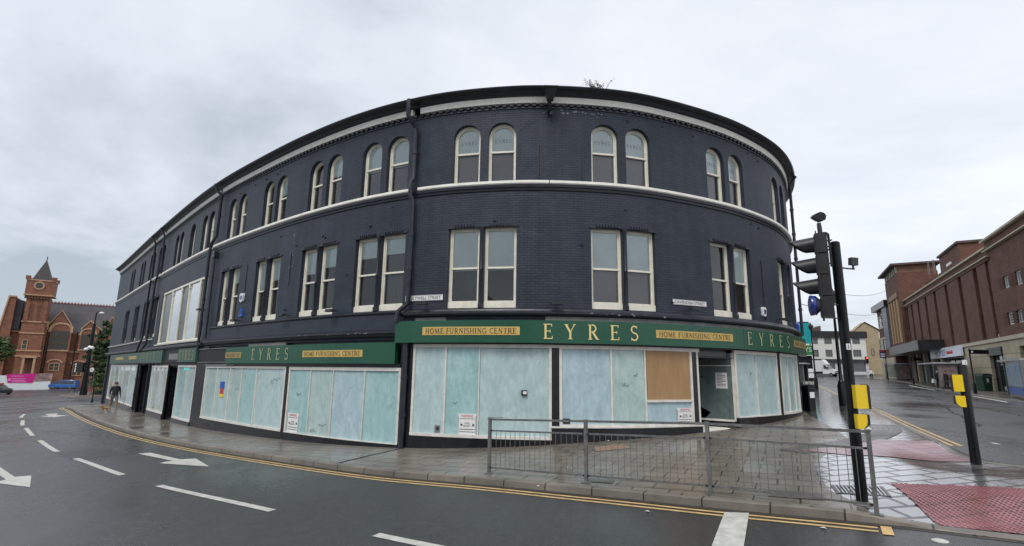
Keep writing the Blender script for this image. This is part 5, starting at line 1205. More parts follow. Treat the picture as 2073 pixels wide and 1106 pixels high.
t = MB(); t.box(WBF, xl, xr, 3.1, 3.9, 0, .35); t.build('shop_fascia', M['dark_shop'], WH)
t = MB(); a0 = WBF.px(1690, 740)[0]; a1 = WBF.px(1715, 740)[0]; t.box(WBF, xl, a0, -.2, 3.1, -.6, -.1); t.box(WBF, a1+1.2, xr-.6, 1.2, 3.1, -.6, -.1); t.build('shop_front', M['winglass'], WH)
t = MB(); t.box(WBF, a0, a1+1.2, -.2, 3.1, -.5, .1); t.box(WBF, a1+1.2, xr, -.2, 1.2, -.5, .08); t.box(WBF, xr-.6, xr, 1.2, 3.1, -.5, .1); t.build('shop_wall', M['render_blue'], WH)
t = MB(); cxx = WBF.px(1672, 665)[0]; t.prism(WBF, [(cxx-3, ztop), (cxx+1.2, ztop), (cxx+1.2, ztop+1.6)], -6, -4); t.build('roof_light', M['brown_roof'], WH)
# ---- ochre gabled house beyond it
OF = Flat((60, 121), (100, 121)); OC = thing('ochre_house', 'tall ochre rendered gable end house with slate roof to the right of the white building', 'house', (80, 112, .7))
def oq(x, y): return OF.px(x, y)
gl_ = [oq(1741, 770), oq(1798, 766), oq(1798, 663), oq(1773, 656), oq(1751, 653), oq(1737, 668)]
L0 = oq(1739, 700)[0]; L1 = oq(1782, 700)[0]; ap = oq(1750, 653); 
o = [(L0, .2), (L1, .2), (L1, oq(1777, 668)[1]), (ap[0], ap[1]), (L0-1.2, oq(1734, 672)[1])]
t = MB(); t.prism(OF, o, -1.5, 0); t.build('gable_wall', M['render_ochre'], OC)
t = MB(); e = oq(1777, 668); t.add([OF.P(ap[0]-.2, ap[1]+.15, .3), OF.P(e[0]+.5, e[1]-.1, .3), OF.P(e[0]+5.5, e[1]-.1, -8), OF.P(ap[0]+5, ap[1]+.15, -8)], [(0, 1, 2, 3)])
t.add([OF.P(ap[0]-.2, ap[1]+.15, .3), OF.P(L0-1.6, oq(1734, 672)[1]-.2, .3), OF.P(L0+3.4, oq(1734, 672)[1]-.2, -8), OF.P(ap[0]+5, ap[1]+.15, -8)], [(0, 1, 2, 3)]); t.build('roof', M['brown_roof'], OC)
a, za = oq(1765, 720); b, zb = oq(1769, 706); t = MB(); win(OF, a, b, za, zb, OC, M['dark_shop'], 1, 2, fw=.08, d=.03)
t = MB(); u = L0+.1; t.tube([OF.P(u, .3, .12), OF.P(u, oq(1740, 690)[1], .12)], .08, 6); t.build('downpipe', M['polemat'], OC)
# ---- red brick terrace next to the cinema
TF = Flat((W6.P(uT2, 0, .3)[0], W6.P(uT2, 0, .3)[1]), (W6.P(uT2+30, 0, 1.5)[0], W6.P(uT2+30, 0, 1.5)[1]), True)
if TF.n.x > 0: TF.n = -TF.n
TR = thing('brick_terrace', 'narrow red brick terrace with pale window surrounds between the cinema tower and the ochre house', 'building', tuple(TF.P(2, -.5, 0)))
uu = [TF.px(x, 650)[0] for x in (1797, 1777)]; u_end = uu[1]; zc = TF.px(1785, 628)[1]
hs2 = []
for x0, x1, y0, y1 in ((1781, 1784.5, 640, 668), (1787, 1790, 633, 665), (1783, 1787, 684, 712), (1790, 1794, 682, 710)):
    a, z0 = TF.px(x0, y1); b, z1 = TF.px(x1, y0); hs2.append((min(a, b), max(a, b), min(z0, z1), max(z0, z1)))
t = MB(); t.box(TF, 0, u_end, -1, zc, -10, 0); t.build('wall', M['brick_red'], TR)
t = MB(); t.box(TF, -.1, u_end+.6, zc, zc+1.1, -10, .8); t.build('eaves', M['dark_shop'], TR)
for h in hs2: win(TF, h[0], h[1], h[2], h[3], TR, M['stone_plain'], 1, 2, fw=.35, d=.06)
t = MB(); t.box(TF, 0, u_end, -.8, 3.4, 0, .2); t.build('shop_front', M['stone_plain'], TR)
sg_ = thing('blue_projecting_sign', 'blue and white projecting sign on the brick terrace beside the canopy', 'sign', tuple(TF.P(6, 3, .5)))
c = at(1787, 716, W6.P(uT2-3, 0, 3)[1]); F = Turn((c.x, c.y, c.z), (1, 0, 0)); t = MB(); t.box(F, -.50, .50, -.75, .60, -.08, .08); t.build('board', mat('dark blue sign', (.03, .05, .14), .4), sg_)
t = MB(); t.box(F, -.42, .42, -.18, .0, .08, .1); t.box(F, -.42, .42, -.55, -.36, .08, .1); t.build('white_bands', M['white'], sg_); t = MB(); t.box(F, -.42, .42, .32, .54, .08, .1); t.build('red_band', M['red'], sg_)
ps = thing('slate_hung_bay', 'tall grey slate hung projecting bay beside the cinema tower', 'building bay', tuple(TF.P(1, 3, 1)))
a0, z0 = TF.px(1797, 695); t = MB(); t.box(TF, .3, TF.px(1795, 660)[0], 5.2, 12.8, .05, .5); t.build('slate_face', M['slate_tile'], ps); t = MB(); t.box(TF, .2, TF.px(1795, 660)[0]+.1, 4.9, 5.2, .0, .55); t.build('base_board', M['dark_shop'], ps)

# ---- shops beyond the corner building on the near side
SFr = Flat((44.0, 88.5), (51.2, 88.5)); SH = thing('teal_shop', 'small shop building beyond the corner with teal upper board and green fascia', 'shop', (48, 88.5, 0))
x1 = SFr.px(1643, 690)[0]; za = SFr.px(1640, 654)[1]; zb = SFr.px(1640, 696)[1]; zc_ = SFr.px(1640, 700)[1]; zd = SFr.px(1640, 719)[1]
t = MB(); t.box(SFr, -4, x1-.15, -1, za+.2, -8, -.1); t.build('wall', M['dark_shop'], SH)
t = MB(); t.box(SFr, -4, x1, zb, za, -.1, .1); t.build('teal_board', mat('teal sign board', (.02, .34, .36), .4), SH); t = MB(); t.box(SFr, x1-3.2, x1-2.2, zb+1.2, zb+2.4, .1, .12); t.build('pale_mark', M['white'], SH)
t = MB(); t.box(SFr, -4, x1, zd, zc_, -.1, .15); g_ = t.build('green_fascia', mat('bright green fascia', (.03, .22, .06), .4), SH); text_on(SFr, 'LYS', x1-1.9, zd+.5, .8, .15, M['white'], g_); t = MB(); t.box(SFr, -4, x1, zd-.12, zd, -.1, .2); t.build('white_edge', M['white'], g_)
t = MB(); t.box(SFr, -4, x1-.4, zb-.3, zb, -.1, .08); t.build('pale_band', M['white'], SH)

# ---- lamp posts
def lantern(loc, h, label, lean=False):
    a = thing('street_lamp', label, 'street lamp', tuple(loc), 'Victorian style lamp posts on the right hand pavement')
    t = MB(); t.lathe(tuple(loc), [(.17, -.02), (.17, .9), (.12, 1.0), (.13, 1.05), (.075, 1.15), (.065, h*.55), (.045, h-.6), (.07, h-.55), (.05, h-.5)], 14); t.build('post', M['polemat'], a, smooth=True)
    t = MB(); c = Vector(loc)+Vector((0, 0, h-.5)); t.lathe(tuple(c), [(.13, 0), (.23, .38), (.27, .40)], 6); t.build('lantern', M['winglass'], a)
    t = MB(); t.lathe(tuple(c), [(.29, .40), (.22, .5), (.08, .62), (.05, .7), (.01, .8)], 8); t.build('hood', M['polemat'], a)
    return a
p = gp(1653, 788); lantern((p[0], p[1], G(*p)), 5.95, 'further black lamp post with lantern in front of the white building')
p = gp(1707.5, 822); lantern((p[0], p[1], G(*p)), 5.1, 'nearer black lamp post just left of the traffic light pole')
# ---- bus shelters
M['shelter_glass'] = glass_mat('shelter glass', tint=(.8, .86, .86), ior=1.5, dirt=.12)
M['poster_blue'] = mat('blue shelter poster', (.05, .22, .42), .3, col2=(.35, .38, .36), vscale=1.2); M['poster_red'] = mat('red and white timetable poster', (.16, .06, .06), .4, col2=(.30, .30, .29), vscale=2.2)
def shelter(px0, px1, label, poster, n=4, h=2.45, dep=1.5):
    a, b = gp(*px0), gp(*px1); F = Flat(a, b); 
    if F.P(0, 0, 1).length > F.P(0, 0, 0).length: F.n = -F.n     # n looks towards the road
    z = G(*a); z2 = G(*b); zg = lambda u: z+(z2-z)*u/F.L
    s = thing('bus_shelter', label, 'bus shelter', (a[0], a[1], z), 'bus shelters on the far pavement'); L_ = F.L
    for u in [L_*k/n for k in range(n+1)]:
        for d in ((-dep, 0) if u in (0, L_) else (-dep,)): t = MB(); t.box(F, u-.05, u+.05, zg(u)-.05, z2+h if False else zg(u)+h, d-.05, d+.05); t.build('post', M['metal'], s)
    t = MB(); t.box(F, -.3, L_+.3, (lambda u: zg(u)+h), (lambda u: zg(u)+h+.14), -dep-.15, .35); t.build('roof', mat('shelter roof '+label[:4], (.36, .37, .37), .3, var=.1), s)
    t = MB(); t.box(F, .05, L_-.05, (lambda u: zg(u)+.3), (lambda u: zg(u)+h-.1), -dep-.01, -dep+.01); t.build('rear_glass', M['shelter_glass'], s)
    for u in (0, L_):
        t = MB(); t.box(F, u-.02, u+.02, zg(u)+.25, zg(u)+h-.1, -dep+.05, -.05); t.build('end_panel', poster if u == 0 else M['shelter_glass'], s)
    t = MB(); t.box(F, .4, L_-.4, (lambda u: zg(u)+.55), (lambda u: zg(u)+.6), -dep+.1, -dep+.4); t.build('bench', M['metal'], s)
    return s
shelter((1905, 788), (1872, 780), 'bus shelter in front of the cinema with people waiting beside it', M['poster_red'], 3)
shelter((2090, 808), (2043, 800), 'nearest bus shelter at the right edge with a blue poster panel', M['poster_blue'], 3)
shelter((1820, 770.5), (1795, 766.5), 'furthest bus shelter under the cinema canopy', M['poster_red'], 3)
sx = gp(1634, 779)
shelter((1637.5, 776), (1629, 779.5), 'dark shelter beyond the corner building on the near pavement', M['winglass'], 2, dep=1.2)
# the big advert panel at the end of the nearest shelter
ad = thing('advert_panel', 'tall blue advert panel at the end of the nearest bus shelter', 'advert panel', (gp(2050, 803)[0], gp(2050, 803)[1], -1.2))
a, b = gp(2050, 804), gp(2082, 812); F = Flat(a, b); z = G(*a); t = MB(); t.box(F, 0, F.L, z+.1, z+2.35, -.1, .1); t.build('frame', M['metal'], ad)
t = MB(); t.box(F, .12, F.L-.1, z+.75, z+2.2, -.13, .13); t.build('poster', M['poster_blue'], ad); t = MB(); t.box(F, .12, F.L-.1, z+.25, z+.7, -.13, .13); t.build('lower_board', M['bluep'], ad)
# ---- finger posts, bins
def fingerpost(pxb, h, x1, label):
    b = gp(*pxb); z = G(*b); s = thing('finger_post', label, 'signpost', (b[0], b[1], z)); t = MB(); t.lathe((b[0], b[1], z), [(.12, 0), (.12, .75), (.06, .85), (.05, h)], 12); t.build('post', M['polemat'], s, smooth=True)
    e = (1, .12, 0); F = Turn((b[0], b[1], z), e); L_ = x1; t = MB(); t.box(F, .03, L_, h-.42, h-.08, -.03, .03); t.build('finger', M['polemat'], s)
    t = MB(); t.box(F, .15, .3, h-.32, h-.18, -.035, -.031); t.box(F, .15, .3, h-.32, h-.18, .031, .035); t.build('symbol', M['white'], s)
fingerpost((1975, 797), 3.55, 1.75, 'black finger post with a sign arm in front of the stone shop wall')
fingerpost((1850, 778), 3.4, 1.6, 'further black finger post with a sign arm left of the people at the shelter')
def wheelie(pxb, mt, label, w=.62, h=1.15):
    b = gp(*pxb); z = G(*b); s = thing('litter_bin', label, 'bin', (b[0], b[1], z)); F = Turn((b[0], b[1], z), (1, .3, 0))
    t = MB(); t.prism(F, [(-w/2*.85, 0), (w/2*.85, 0), (w/2, h*.85), (-w/2, h*.85)], -.3, .3); t.build('body', mt, s)
    t = MB(); t.prism(F, [(-w/2-.03, h*.86), (w/2+.03, h*.86), (w/2, h*.95), (w*.2, h), (-w*.2, h), (-w/2, h*.95)], -.34, .34); t.build('lid', mt, s); t = MB(); t.box(F, -.1, .12, h*.5, h*.72, .3, .31); t.build('label', M['white'], s)
M['binGreen'] = mat('dark green plastic', (.02, .05, .035), .4)
wheelie((1995, 792), M['binGreen'], 'dark green bin with a white label against the stone shop wall', 1.25, 1.55)
wheelie((1633.5, 832), M['polemat'], 'slim black bin on the pavement against the right end of the corner building', .34, 1.0)
# drainpipe-like dark upright beside it
# ---- far traffic signal and posts
def small_signal(pxb, h, label, lit=True, s=1.0):
    b = gp(*pxb); z = G(*b); a = thing('far_traffic_light', label, 'traffic light', (b[0], b[1], z)); t = MB(); t.lathe((b[0], b[1], z), [(.07*s, 0), (.07*s, h)], 8); t.build('pole', M['white'] if lit else M['polemat'], a)
    F = Turn((b[0], b[1], z), (1, 0, 0)); t = MB(); t.box(F, -.22*s, .22*s, h-.1, h+1.0*s, .05, .3); t.build('head', M['plastic'], a)
    for k in range(3): t = MB(); c = F.P(0, h+.1+.28*s*k+.08, .31); t.tube([c, c+Vector((0, -.03, 0))], .1*s, 10); t.build('lens', emit('lit red lamp', (1, .04, .04), 9) if (k == 2 and lit) else M['ink'], a)
small_signal((1757.5, 766), 2.7, 'distant traffic light showing red before the white building')
t = gp(1798, 770); a = MB(); a.lathe((t[0], t[1], G(*t)), [(.09, 0), (.09, 1.2), (.06, 1.3), (.05, 6.4)], 8); tag(a.build('sign_column', M['polemat']), 'tall thin dark column on the far pavement by the brick terrace', 'column')
# ================================================================== LEFT HAND SQUARE: CHURCH, HOARDING, MAST
M['brick_orange'] = brick_mat('orange red church brick', (.20, .080, .047), (.26, .108, .062), (.13, .075, .05), bw=.5, bh=.2, ms=.012, var=.28, wash=(.14, .07, .045))
M['terracotta'] = mat('pale terracotta stone', (.44, .27, .16), .7, var=.2, vscale=1)
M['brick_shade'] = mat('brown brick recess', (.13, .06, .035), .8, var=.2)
M['slate_church'] = mat('grey violet slate', (.052, .047, .054), .6, var=.3, vscale=.8, bump=.5, bscale=3)
M['ridge_tile'] = mat('red ridge tiles', (.26, .09, .07), .7, var=.2)
M['leaded'] = mat('leaded church glass', (.035, .045, .038), .25, var=.4, vscale=2)
CF = Flat((-111, 115), (-93.6, 127)); c_ = lambda x, y: CF.px(x, y)
CH = thing('brick_church', 'orange red brick church with slate roofs and a square tower with slate spire', 'church', (-105, 122, -5))
zg0 = -5.6
uL, uR = c_(27, 640)[0], c_(262, 640)[0]
zr = c_(170, 620)[1]; ze = c_(150, 672)[1]; zr *= 1.06
t = MB(); t.box(CF, uL, uR+12, zg0, ze, -16, -1.2); t.build('nave_wall', M['brick_orange'], CH)
t = MB()
zr0 = CF.px(101, 614.7)[1]*1.07
t.add([CF.P(uL+1, ze-.2, -.7), CF.P(uR+12, ze-.2, -.7), CF.P(uR+12, zr0, -8.6), CF.P(uL+1, zr0, -8.6), CF.P(uL+1, ze-.2, -16.5), CF.P(uR+12, ze-.2, -16.5)], [(0, 1, 2, 3), (3, 2, 5, 4), (0, 3, 4), (1, 5, 2)]); t.build('main_roof', M['slate_church'], CH)
t = MB(); u = uL+1
while u < uR+12: t.box(CF, u, u+.5, zr0-.05, zr0+.22, -8.8, -8.4); t.box(CF, u+.2, u+.34, zr0+.22, zr0+.5, -8.7, -8.5); u += .62
t.build('ridge_crest', M['ridge_tile'], CH)
t = MB(); t.box(CF, uL, uR+12, ze-.5, ze-.15, -1.2, -.9); t.box(CF, uL-3, uR+12, c_(80, 711)[1]-.15, c_(80, 711)[1]+.2, -1.2, -.95); t.build('string_course', M['terracotta'], CH)
def gable(apex, le, re, win_, lowwin, dep=3.0, mx=1.0):
    ua, za = c_(*apex); ul, zl = c_(*le); ur, zr_ = c_(*re); zl = (zl+zr_)/2
    out = [(ul+.3, zg0), (ur-.3, zg0), (ur-.3, zl), (ua, za), (ul+.3, zl)]
    hl_ = []
    if win_: (a, z1), (b, z0) = c_(win_[0], win_[1]), c_(win_[2], win_[3]); hl_.append((a, b, z0, z1))
    t = MB(); t.prism(CF, out, -1.1, 0); w = t.build('gable_wall', M['brick_orange'], CH)
    t = MB()     # raised verge copings
    for (x0, z0), (x1, z1) in (((ul-.1, zl-.1), (ua, za+.25)), ((ua, za+.25), (ur+.1, zl-.1))):
        t.prism(CF, [(x0, z0-.12), (x1, z1-.12), (x1, z1+.22), (x0, z0+.22)], -.5, .16)
    t.build('coping', M['terracotta'], w)
    t = MB(); t.add([CF.P(ul, zl, -.5), CF.P(ua, za, -.5), CF.P(ua, za, -8.6*(za-ze)/(zr0-ze)-1), CF.P(ul, zl, -1.5), CF.P(ur, zl, -.5), CF.P(ur, zl, -1.5)], [(0, 1, 2, 3), (1, 4, 5, 2)]); t.build('gable_roof', M['slate_church'], CH)
    if win_:
        a, b, z0, z1 = hl_[0]; c = (a+b)/2; r = (b-a)/2
        t = MB(); t.box(CF, a, b, z0, z1, .02, .05); g = t.build('window', M['leaded'], w)
        t = MB(); 
        for k in range(1, 5): q = a+(b-a)*k/5; t.box(CF, q-.05, q+.05, z0, z1, .05, .10)
        for k in range(1, 3): q = z0+(z1-z0)*k/3; t.box(CF, a, b, q-.05, q+.05, .05, .11)
        t.build('tracery', M['brick_shade'], g)
        t = MB(); n = 10; ra = r*1.35; h = r*1.25
        P_ = [(c-ra*math.cos(math.pi*i/(2*n))**.8 if i < n else c, z1+h*math.sin(math.pi*i/(2*n))) for i in range(n+1)]; P_ += [(2*c-x, z) for x, z in reversed(P_[:-1])]
        for q in range(len(P_)-1):
            (x0, y0), (x1, y1) = P_[q], P_[q+1]; k = .80; t.prism(CF, [(x0, y0), (x1, y1), (c+(x1-c)*k, z1+(y1-z1)*k), (c+(x0-c)*k, z1+(y0-z1)*k)], .0, .16)
        t.box(CF, a-.35, b+.35, z0-.3, z0, 0, .2); t.box(CF, a-.6, a-.1, z1-.25, z1+.1, 0, .2); t.box(CF, b+.1, b+.6, z1-.25, z1+.1, 0, .2); t.build('arch', M['terracotta'], w)
        t = MB(); t.box(CF, a-.4, a-.02, z0, z1-.2, 0, .14); t.box(CF, b+.02, b+.4, z0, z1-.2, 0, .14); t.build_each('jamb', M['brick_orange'], w)
    if lowwin:
        (a, z1), (b, z0) = c_(lowwin[0], lowwin[1]), c_(lowwin[2], lowwin[3]); win(CF, a, b, z0, z1, CH, M['terracotta'], 2, 2, fw=.16, d=.08, glass=M['leaded'])
        t = MB(); n = 8; c = (a+b)/2; r = (b-a)/2+.5
        for i in range(n): p0, p1 = [(c+r*math.cos(math.pi*k/n), z1+r*.6*math.sin(math.pi*k/n)) for k in (i, i+1)]; t.prism(CF, [p0, p1, (c+(p1[0]-c)*.75, z1+(p1[1]-z1)*.75), (c+(p0[0]-c)*.75, z1+(p0[1]-z1)*.75)], 0, .14)
        t.build('lower_arch', M['terracotta'], CH)
gable((126, 631), (95, 663), (148, 664), (105, 670, 135, 709), (99, 735, 119, 751))
gable((184, 652), (165, 667), (205, 668), (166, 677, 187, 708), (148, 737, 164, 761))
gable((228, 645), (212, 665), (246, 665), None, None)
# blind left hand gable
ua, za = c_(27, 602); ul, zl = c_(-8, 690); t = MB(); t.prism(CF, [(ul, zg0), (ua+.6, zg0), (ua+.6, za), (ua-.5, za), (ul, zl)], -9, .3); w = t.build('gable_wall', M['brick_orange'], CH)
t = MB(); t.prism(CF, [(ul, zl), (ua-.5, za), (ua+.6, za), (ua+.6, za+.35), (ua-.7, za+.35), (ul-.3, zl+.2)], -.4, .5); t.build('coping', M['terracotta'], w)
for x in (6, 17): a, z = c_(x, 690); t = MB(); t.prism(CF, [(a-.35, z-2.2), (a+.35, z-2.2), (a+.35, z), (a, z+.7), (a-.35, z)], .3, .36); t.build('lancet', M['leaded'], w)
a, z = c_(44, 608); t = MB(); t.prism(CF, [(ua+.6, c_(44, 668)[1]), (a+.3, c_(44, 668)[1]), (a+.3, z), (ua+.6, z)], -7, -.6); t.build('side_roof', M['slate_church'], CH)
# tower
u0, u1 = c_(50, 640)[0], c_(97, 640)[0]; zb = c_(75, 604)[1]; zt_ = c_(80, 571)[1]; D0 = 1.6; DW = u1-u0
t = MB(); t.box(CF, u0, u1, zg0, zb, D0-DW, D0); tw = t.build('tower', M['brick_orange'], CH)
t = MB(); t.box(CF, u0-.45, u1+.45, zb+.35, zt_, D0-DW-.45, D0+.45); up = t.build('tower_head', M['brick_orange'], tw)
t = MB(); t.box(CF, u0-.6, u1+.6, zb+.36, zb+.62, D0-DW-.6, D0+.6); t.box(CF, u0-.55, u1+.55, zt_, zt_+.25, D0-DW-.55, D0+.55)
for z in (c_(75, 653)[1], c_(75, 676)[1], c_(75, 711)[1], c_(75, 722)[1]): t.box(CF, u0-.15, u1+.15, z-.12, z+.16, D0-DW-.15, D0+.15)
t.build('stone_bands', M['terracotta'], tw)
t = MB(); n = 9
for k in range(n): a = u0-.35+(u1-u0+.7-.4)*k/(n-1); t.box(CF, a, a+.4, zb-.35, zb+.35, D0, D0+.42)
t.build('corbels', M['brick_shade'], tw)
for xa, xb in ((64, 70), (78, 84)):
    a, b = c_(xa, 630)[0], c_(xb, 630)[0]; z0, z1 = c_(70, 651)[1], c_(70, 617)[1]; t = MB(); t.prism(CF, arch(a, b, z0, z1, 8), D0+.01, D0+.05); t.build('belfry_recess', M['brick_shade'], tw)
t = MB(); a, b = u0+.1, c_(62, 630)[0]; t.box(CF, a, a+.7, c_(70, 653)[1], zb-.4, D0, D0+.18); t.box(CF, u1-.8, u1-.1, c_(70, 653)[1], zb-.4, D0, D0+.18); t.build_each('corner_strip', M['brick_orange'], tw)
a, z = c_(83, 581); t = MB()
for i in range(14): p0, p1 = [(a+.95*math.cos(2*math.pi*k/14), z+.95*math.sin(2*math.pi*k/14)) for k in (i, i+1)]; t.prism(CF, [p0, p1, (a+(p1[0]-a)*.7, z+(p1[1]-z)*.7), (a+(p0[0]-a)*.7, z+(p0[1]-z)*.7)], D0+.45, D0+.6)
oc = t.build('oculus_ring', M['terracotta'], tw); t = MB(); t.prism(CF, [(a+.65*math.cos(2*math.pi*k/14), z+.65*math.sin(2*math.pi*k/14)) for k in range(14)], D0+.45, D0+.5); t.build('oculus', M['leaded'], oc)
t = MB()
for k in range(4):
    uu_, dd_ = ((u0-.3, D0+.3), (u1+.3, D0+.3), (u1+.3, D0-DW-.3), (u0-.3, D0-DW-.3))[k]; t.box(CF, uu_-.4, uu_+.4, zt_+.25, zt_+1.0, dd_-.4, dd_+.4)
t.build_each('corner_pinnacle', M['brick_orange'], tw)
za_ = c_(89, 527)[1]; uc = (u0+u1)/2; dc = D0-DW/2; hw = DW/2-.25
t = MB(); t.add([CF.P(uc-hw, zt_+.25, dc+hw), CF.P(uc+hw, zt_+.25, dc+hw), CF.P(uc+hw, zt_+.25, dc-hw), CF.P(uc-hw, zt_+.25, dc-hw), CF.P(uc, za_*1.01, dc)], [(0, 1, 4), (1, 2, 4), (2, 3, 4), (3, 0, 4), (3, 2, 1, 0)]); sp_ = t.build('spire', mat('dark brown spire slate', (.034, .027, .027), .6, var=.3, vscale=1.2, bump=.4, bscale=4), tw)
t = MB(); p = CF.P(uc, za_, dc); t.tube([p-ups*.3, p+ups*1.0], [.12, .05], 6); t.lathe(tuple(p+ups*.6), [(.02, 0), (.16, .1), (.02, .25)], 8); t.build('finial', M['polemat'], sp_)
(a, z1), (b, z0) = c_(48.5, 688), c_(56.5, 708); t = MB(); win(Turn(CF.P(0, 0, D0), CF.t, n=tuple(CF.n)), a, b, z0, z1, tw, M['terracotta'], 1, 2, fw=.14, d=.08, glass=M['leaded'])
t = MB(); (a, z1), (b, z0) = c_(47, 722), c_(76, 740); t.box(CF, a, b, z1-.3, z1+.2, D0, D0+1.3)
for x in (50, 72): q = c_(x, 740)[0]; t.box(CF, q-.2, q+.2, zg0, z1-.3, D0+.7, D0+1.2)
t.build('porch', M['terracotta'], CH); t = MB(); t.box(CF, a+.8, b-.8, zg0, z1-.6, D0+.02, D0+.1); t.build('door', M['brick_shade'], CH)
t = MB()
for x in (96, 153): q = c_(x, 700)[0]; t.tube([CF.P(q, c_(x, 672)[1], .3), CF.P(q, zg0, .3)], .12, 6)
t.build_each('downpipe', M['polemat'], CH)
# buttress / pier group between the tower and the first gable
t = MB(); a, b = c_(80, 690)[0], c_(92, 690)[0]; t.box(CF, a, b, zg0, c_(85, 662)[1], 0, 1.0); t.build('buttress', M['brick_orange'], CH); t = MB()
for k in range(3): q = a+(b-a)*(k+.1)/2.6; t.box(CF, q, q+.3, c_(85, 668)[1], c_(85, 650)[1], .2, .8)
t.build_each('chimney_pot', M['terracotta'], CH)

# hoarding with printed panels
_u0, _u1 = c_(-40, 780)[0], c_(112, 770)[0]; ha, hb = tuple(CF.P(_u0, 0, 7))[:2], tuple(CF.P(_u1, 0, 7))[:2]; HF2 = Flat(ha, hb); hp = HF2.px
HO = thing('site_hoarding', 'long white site hoarding with a magenta banner in front of the church', 'hoarding', (ha[0], ha[1], GR(*ha)))
def zh(x, y): return hp(x, y)[1]
t = MB(); t.box(HF2, 0, HF2.L, (lambda u: GR(*tuple(HF2.P(u, 0))[:2])-.1), (lambda u: zh(40, 760.5)+(u/HF2.L-.5)*.0), -.1, 0); t.build('panels', mat('white hoarding', (.66, .70, .72), .5, var=.06), HO)
M['magenta'] = mat('magenta print', (.52, .012, .22), .4); M['pinkprint'] = mat('paler pink print', (.72, .22, .48), .4)
o = [hp(13, 758), hp(74, 756), hp(66, 775.5), hp(15, 775.5)]; t = MB(); t.prism(HF2, o, 0.0, .06); mg = t.build('magenta_banner', M['magenta'], HO)
t = MB()
for x0, x1, y in ((24, 48, 762), (24, 52, 767), (24, 50, 770.5), (24, 54, 773.5)): (a, z1), (b, z0) = hp(x0, y-1.0), hp(x1, y+.6); t.box(HF2, a, b, z0, z1, .06, .08)
(a, z1), (b, z0) = hp(16.5, 766.5), hp(21.5, 771.5); t.box(HF2, a, b, z0, z1, .06, .08); t.build('banner_print', M['pinkprint'], mg)
o = [hp(74, 756.5), hp(108, 756), hp(104, 771), hp(67, 773)]; t = MB(); t.prism(HF2, o, 0, .05); t.build('photo_panel', mat('photo print', (.10, .06, .09), .4, col2=(.50, .32, .26), vscale=.9), HO)
for x in (58, 80.5):
    q = gp(x, 787 if x < 70 else 784.8, True); t = MB(); t.lathe((q[0], q[1], GR(*q)), [(.16, 0), (.14, .9), (.16, .95), (.1, 1.1)], 10); tag(t.build('bollard', M['polemat']), 'short black bollard before the white hoarding, the %s of two' % ('left' if x < 70 else 'right'), 'bollard')
for x in (112, 126):
    q = gp(x, 781, True); t = thing('display_board', 'upright %s board behind the blue van' % ('pale green' if x < 120 else 'white and brown tilted'), 'board', (q[0], q[1], GR(*q))); F = Turn((q[0], q[1], GR(*q)), (.9, .35, 0)); s = MB(); s.box(F, -.28, .28, .1, 2.75, -.05, .05); s.build('board', mat('pale board', (.50, .62, .58), .5) if x < 120 else M['white'], t); s = MB(); s.box(F, -.18, .1, .9, 2.4, .05, .07); s.build('print', M['brick_shade'], t)

# tall mast with cameras and signal
mp_ = gp(168, 800); mz = G(*mp_); MA = thing('lighting_mast', 'tall thick black mast with white cameras standing before the church', 'lamp post', (mp_[0], mp_[1], mz))
Ym = mp_[1]; A_ = lambda x, y: at(x, y, Ym)
ztopm = A_(193, 656).z; t = MB(); t.lathe((mp_[0], mp_[1], mz), [(.42, -.05), (.36, 1.2), (.31, 2.5), (.26, 4.5), (.22, ztopm-mz-2.5), (.20, ztopm-mz)], 14); t.build('mast', M['polemat'], MA, smooth=True)
zt3 = A_(196, 632).z; t = MB(); p = Vector((mp_[0], mp_[1], ztopm)); e = A_(206, 634); t.tube([p, Vector((p.x, p.y, zt3-.2)), Vector((p.x+.15, p.y, zt3+.05)), Vector((e.x, e.y, e.z+.12))], [.09, .07, .05, .04], 8); t.build('lamp_arm', M['polemat'], MA, smooth=True)
t = MB(); t.lathe(tuple(e-ups*.15), [(.12, 0), (.28, .08), (.28, .2), (.1, .3)], 10); t.build('lamp_head', M['white'], MA, smooth=True)
for x0, y0, x1, y1 in ((176, 708, 184, 706), (184, 703, 193, 705)):
    t = MB(); a, b = A_(x0, y0), A_(x1, y1); a.y -= .35; b.y -= .35; t.tube([a, b], .2, 8); t.tube([b, Vector((mp_[0], mp_[1], b.z-.2))], .06, 6); t.build('camera', M['white'], MA)
t = MB(); F = Turn(A_(167, 744), (1, 0, 0)); t.box(F, -.45, .40, -.62, .62, .15, .5); sb = t.build('signal_head', M['ink'], MA); t = MB()
for k in range(4): t.prism(F, [(-.62, .32-.3*k), (-.45, .30-.3*k), (-.45, .52-.3*k), (-.55, .52-.3*k)], .2, .5)
t.build('white_edge_marks', M['white'], sb)
q = gp(184, 799); t = thing('round_sign', 'small round white sign on a thin post just right of the tall mast', 'sign', (q[0], q[1], G(*q))); s = MB(); z = G(*q); s.lathe((q[0], q[1], z), [(.04, 0), (.04, 3.2)], 6); s.build('post', M['metal'], t); c = at(186, 749, q[1]); s = MB(); s.tube([c+Vector((0, .03, 0)), c-Vector((0, .03, 0))], .30, 16); s.build('disc', M['white'], t); s = MB(); s.tube([c-Vector((0, .03, 0)), c-Vector((0, .045, 0))], .09, 12); s.build('red_mark', M['red'], t)
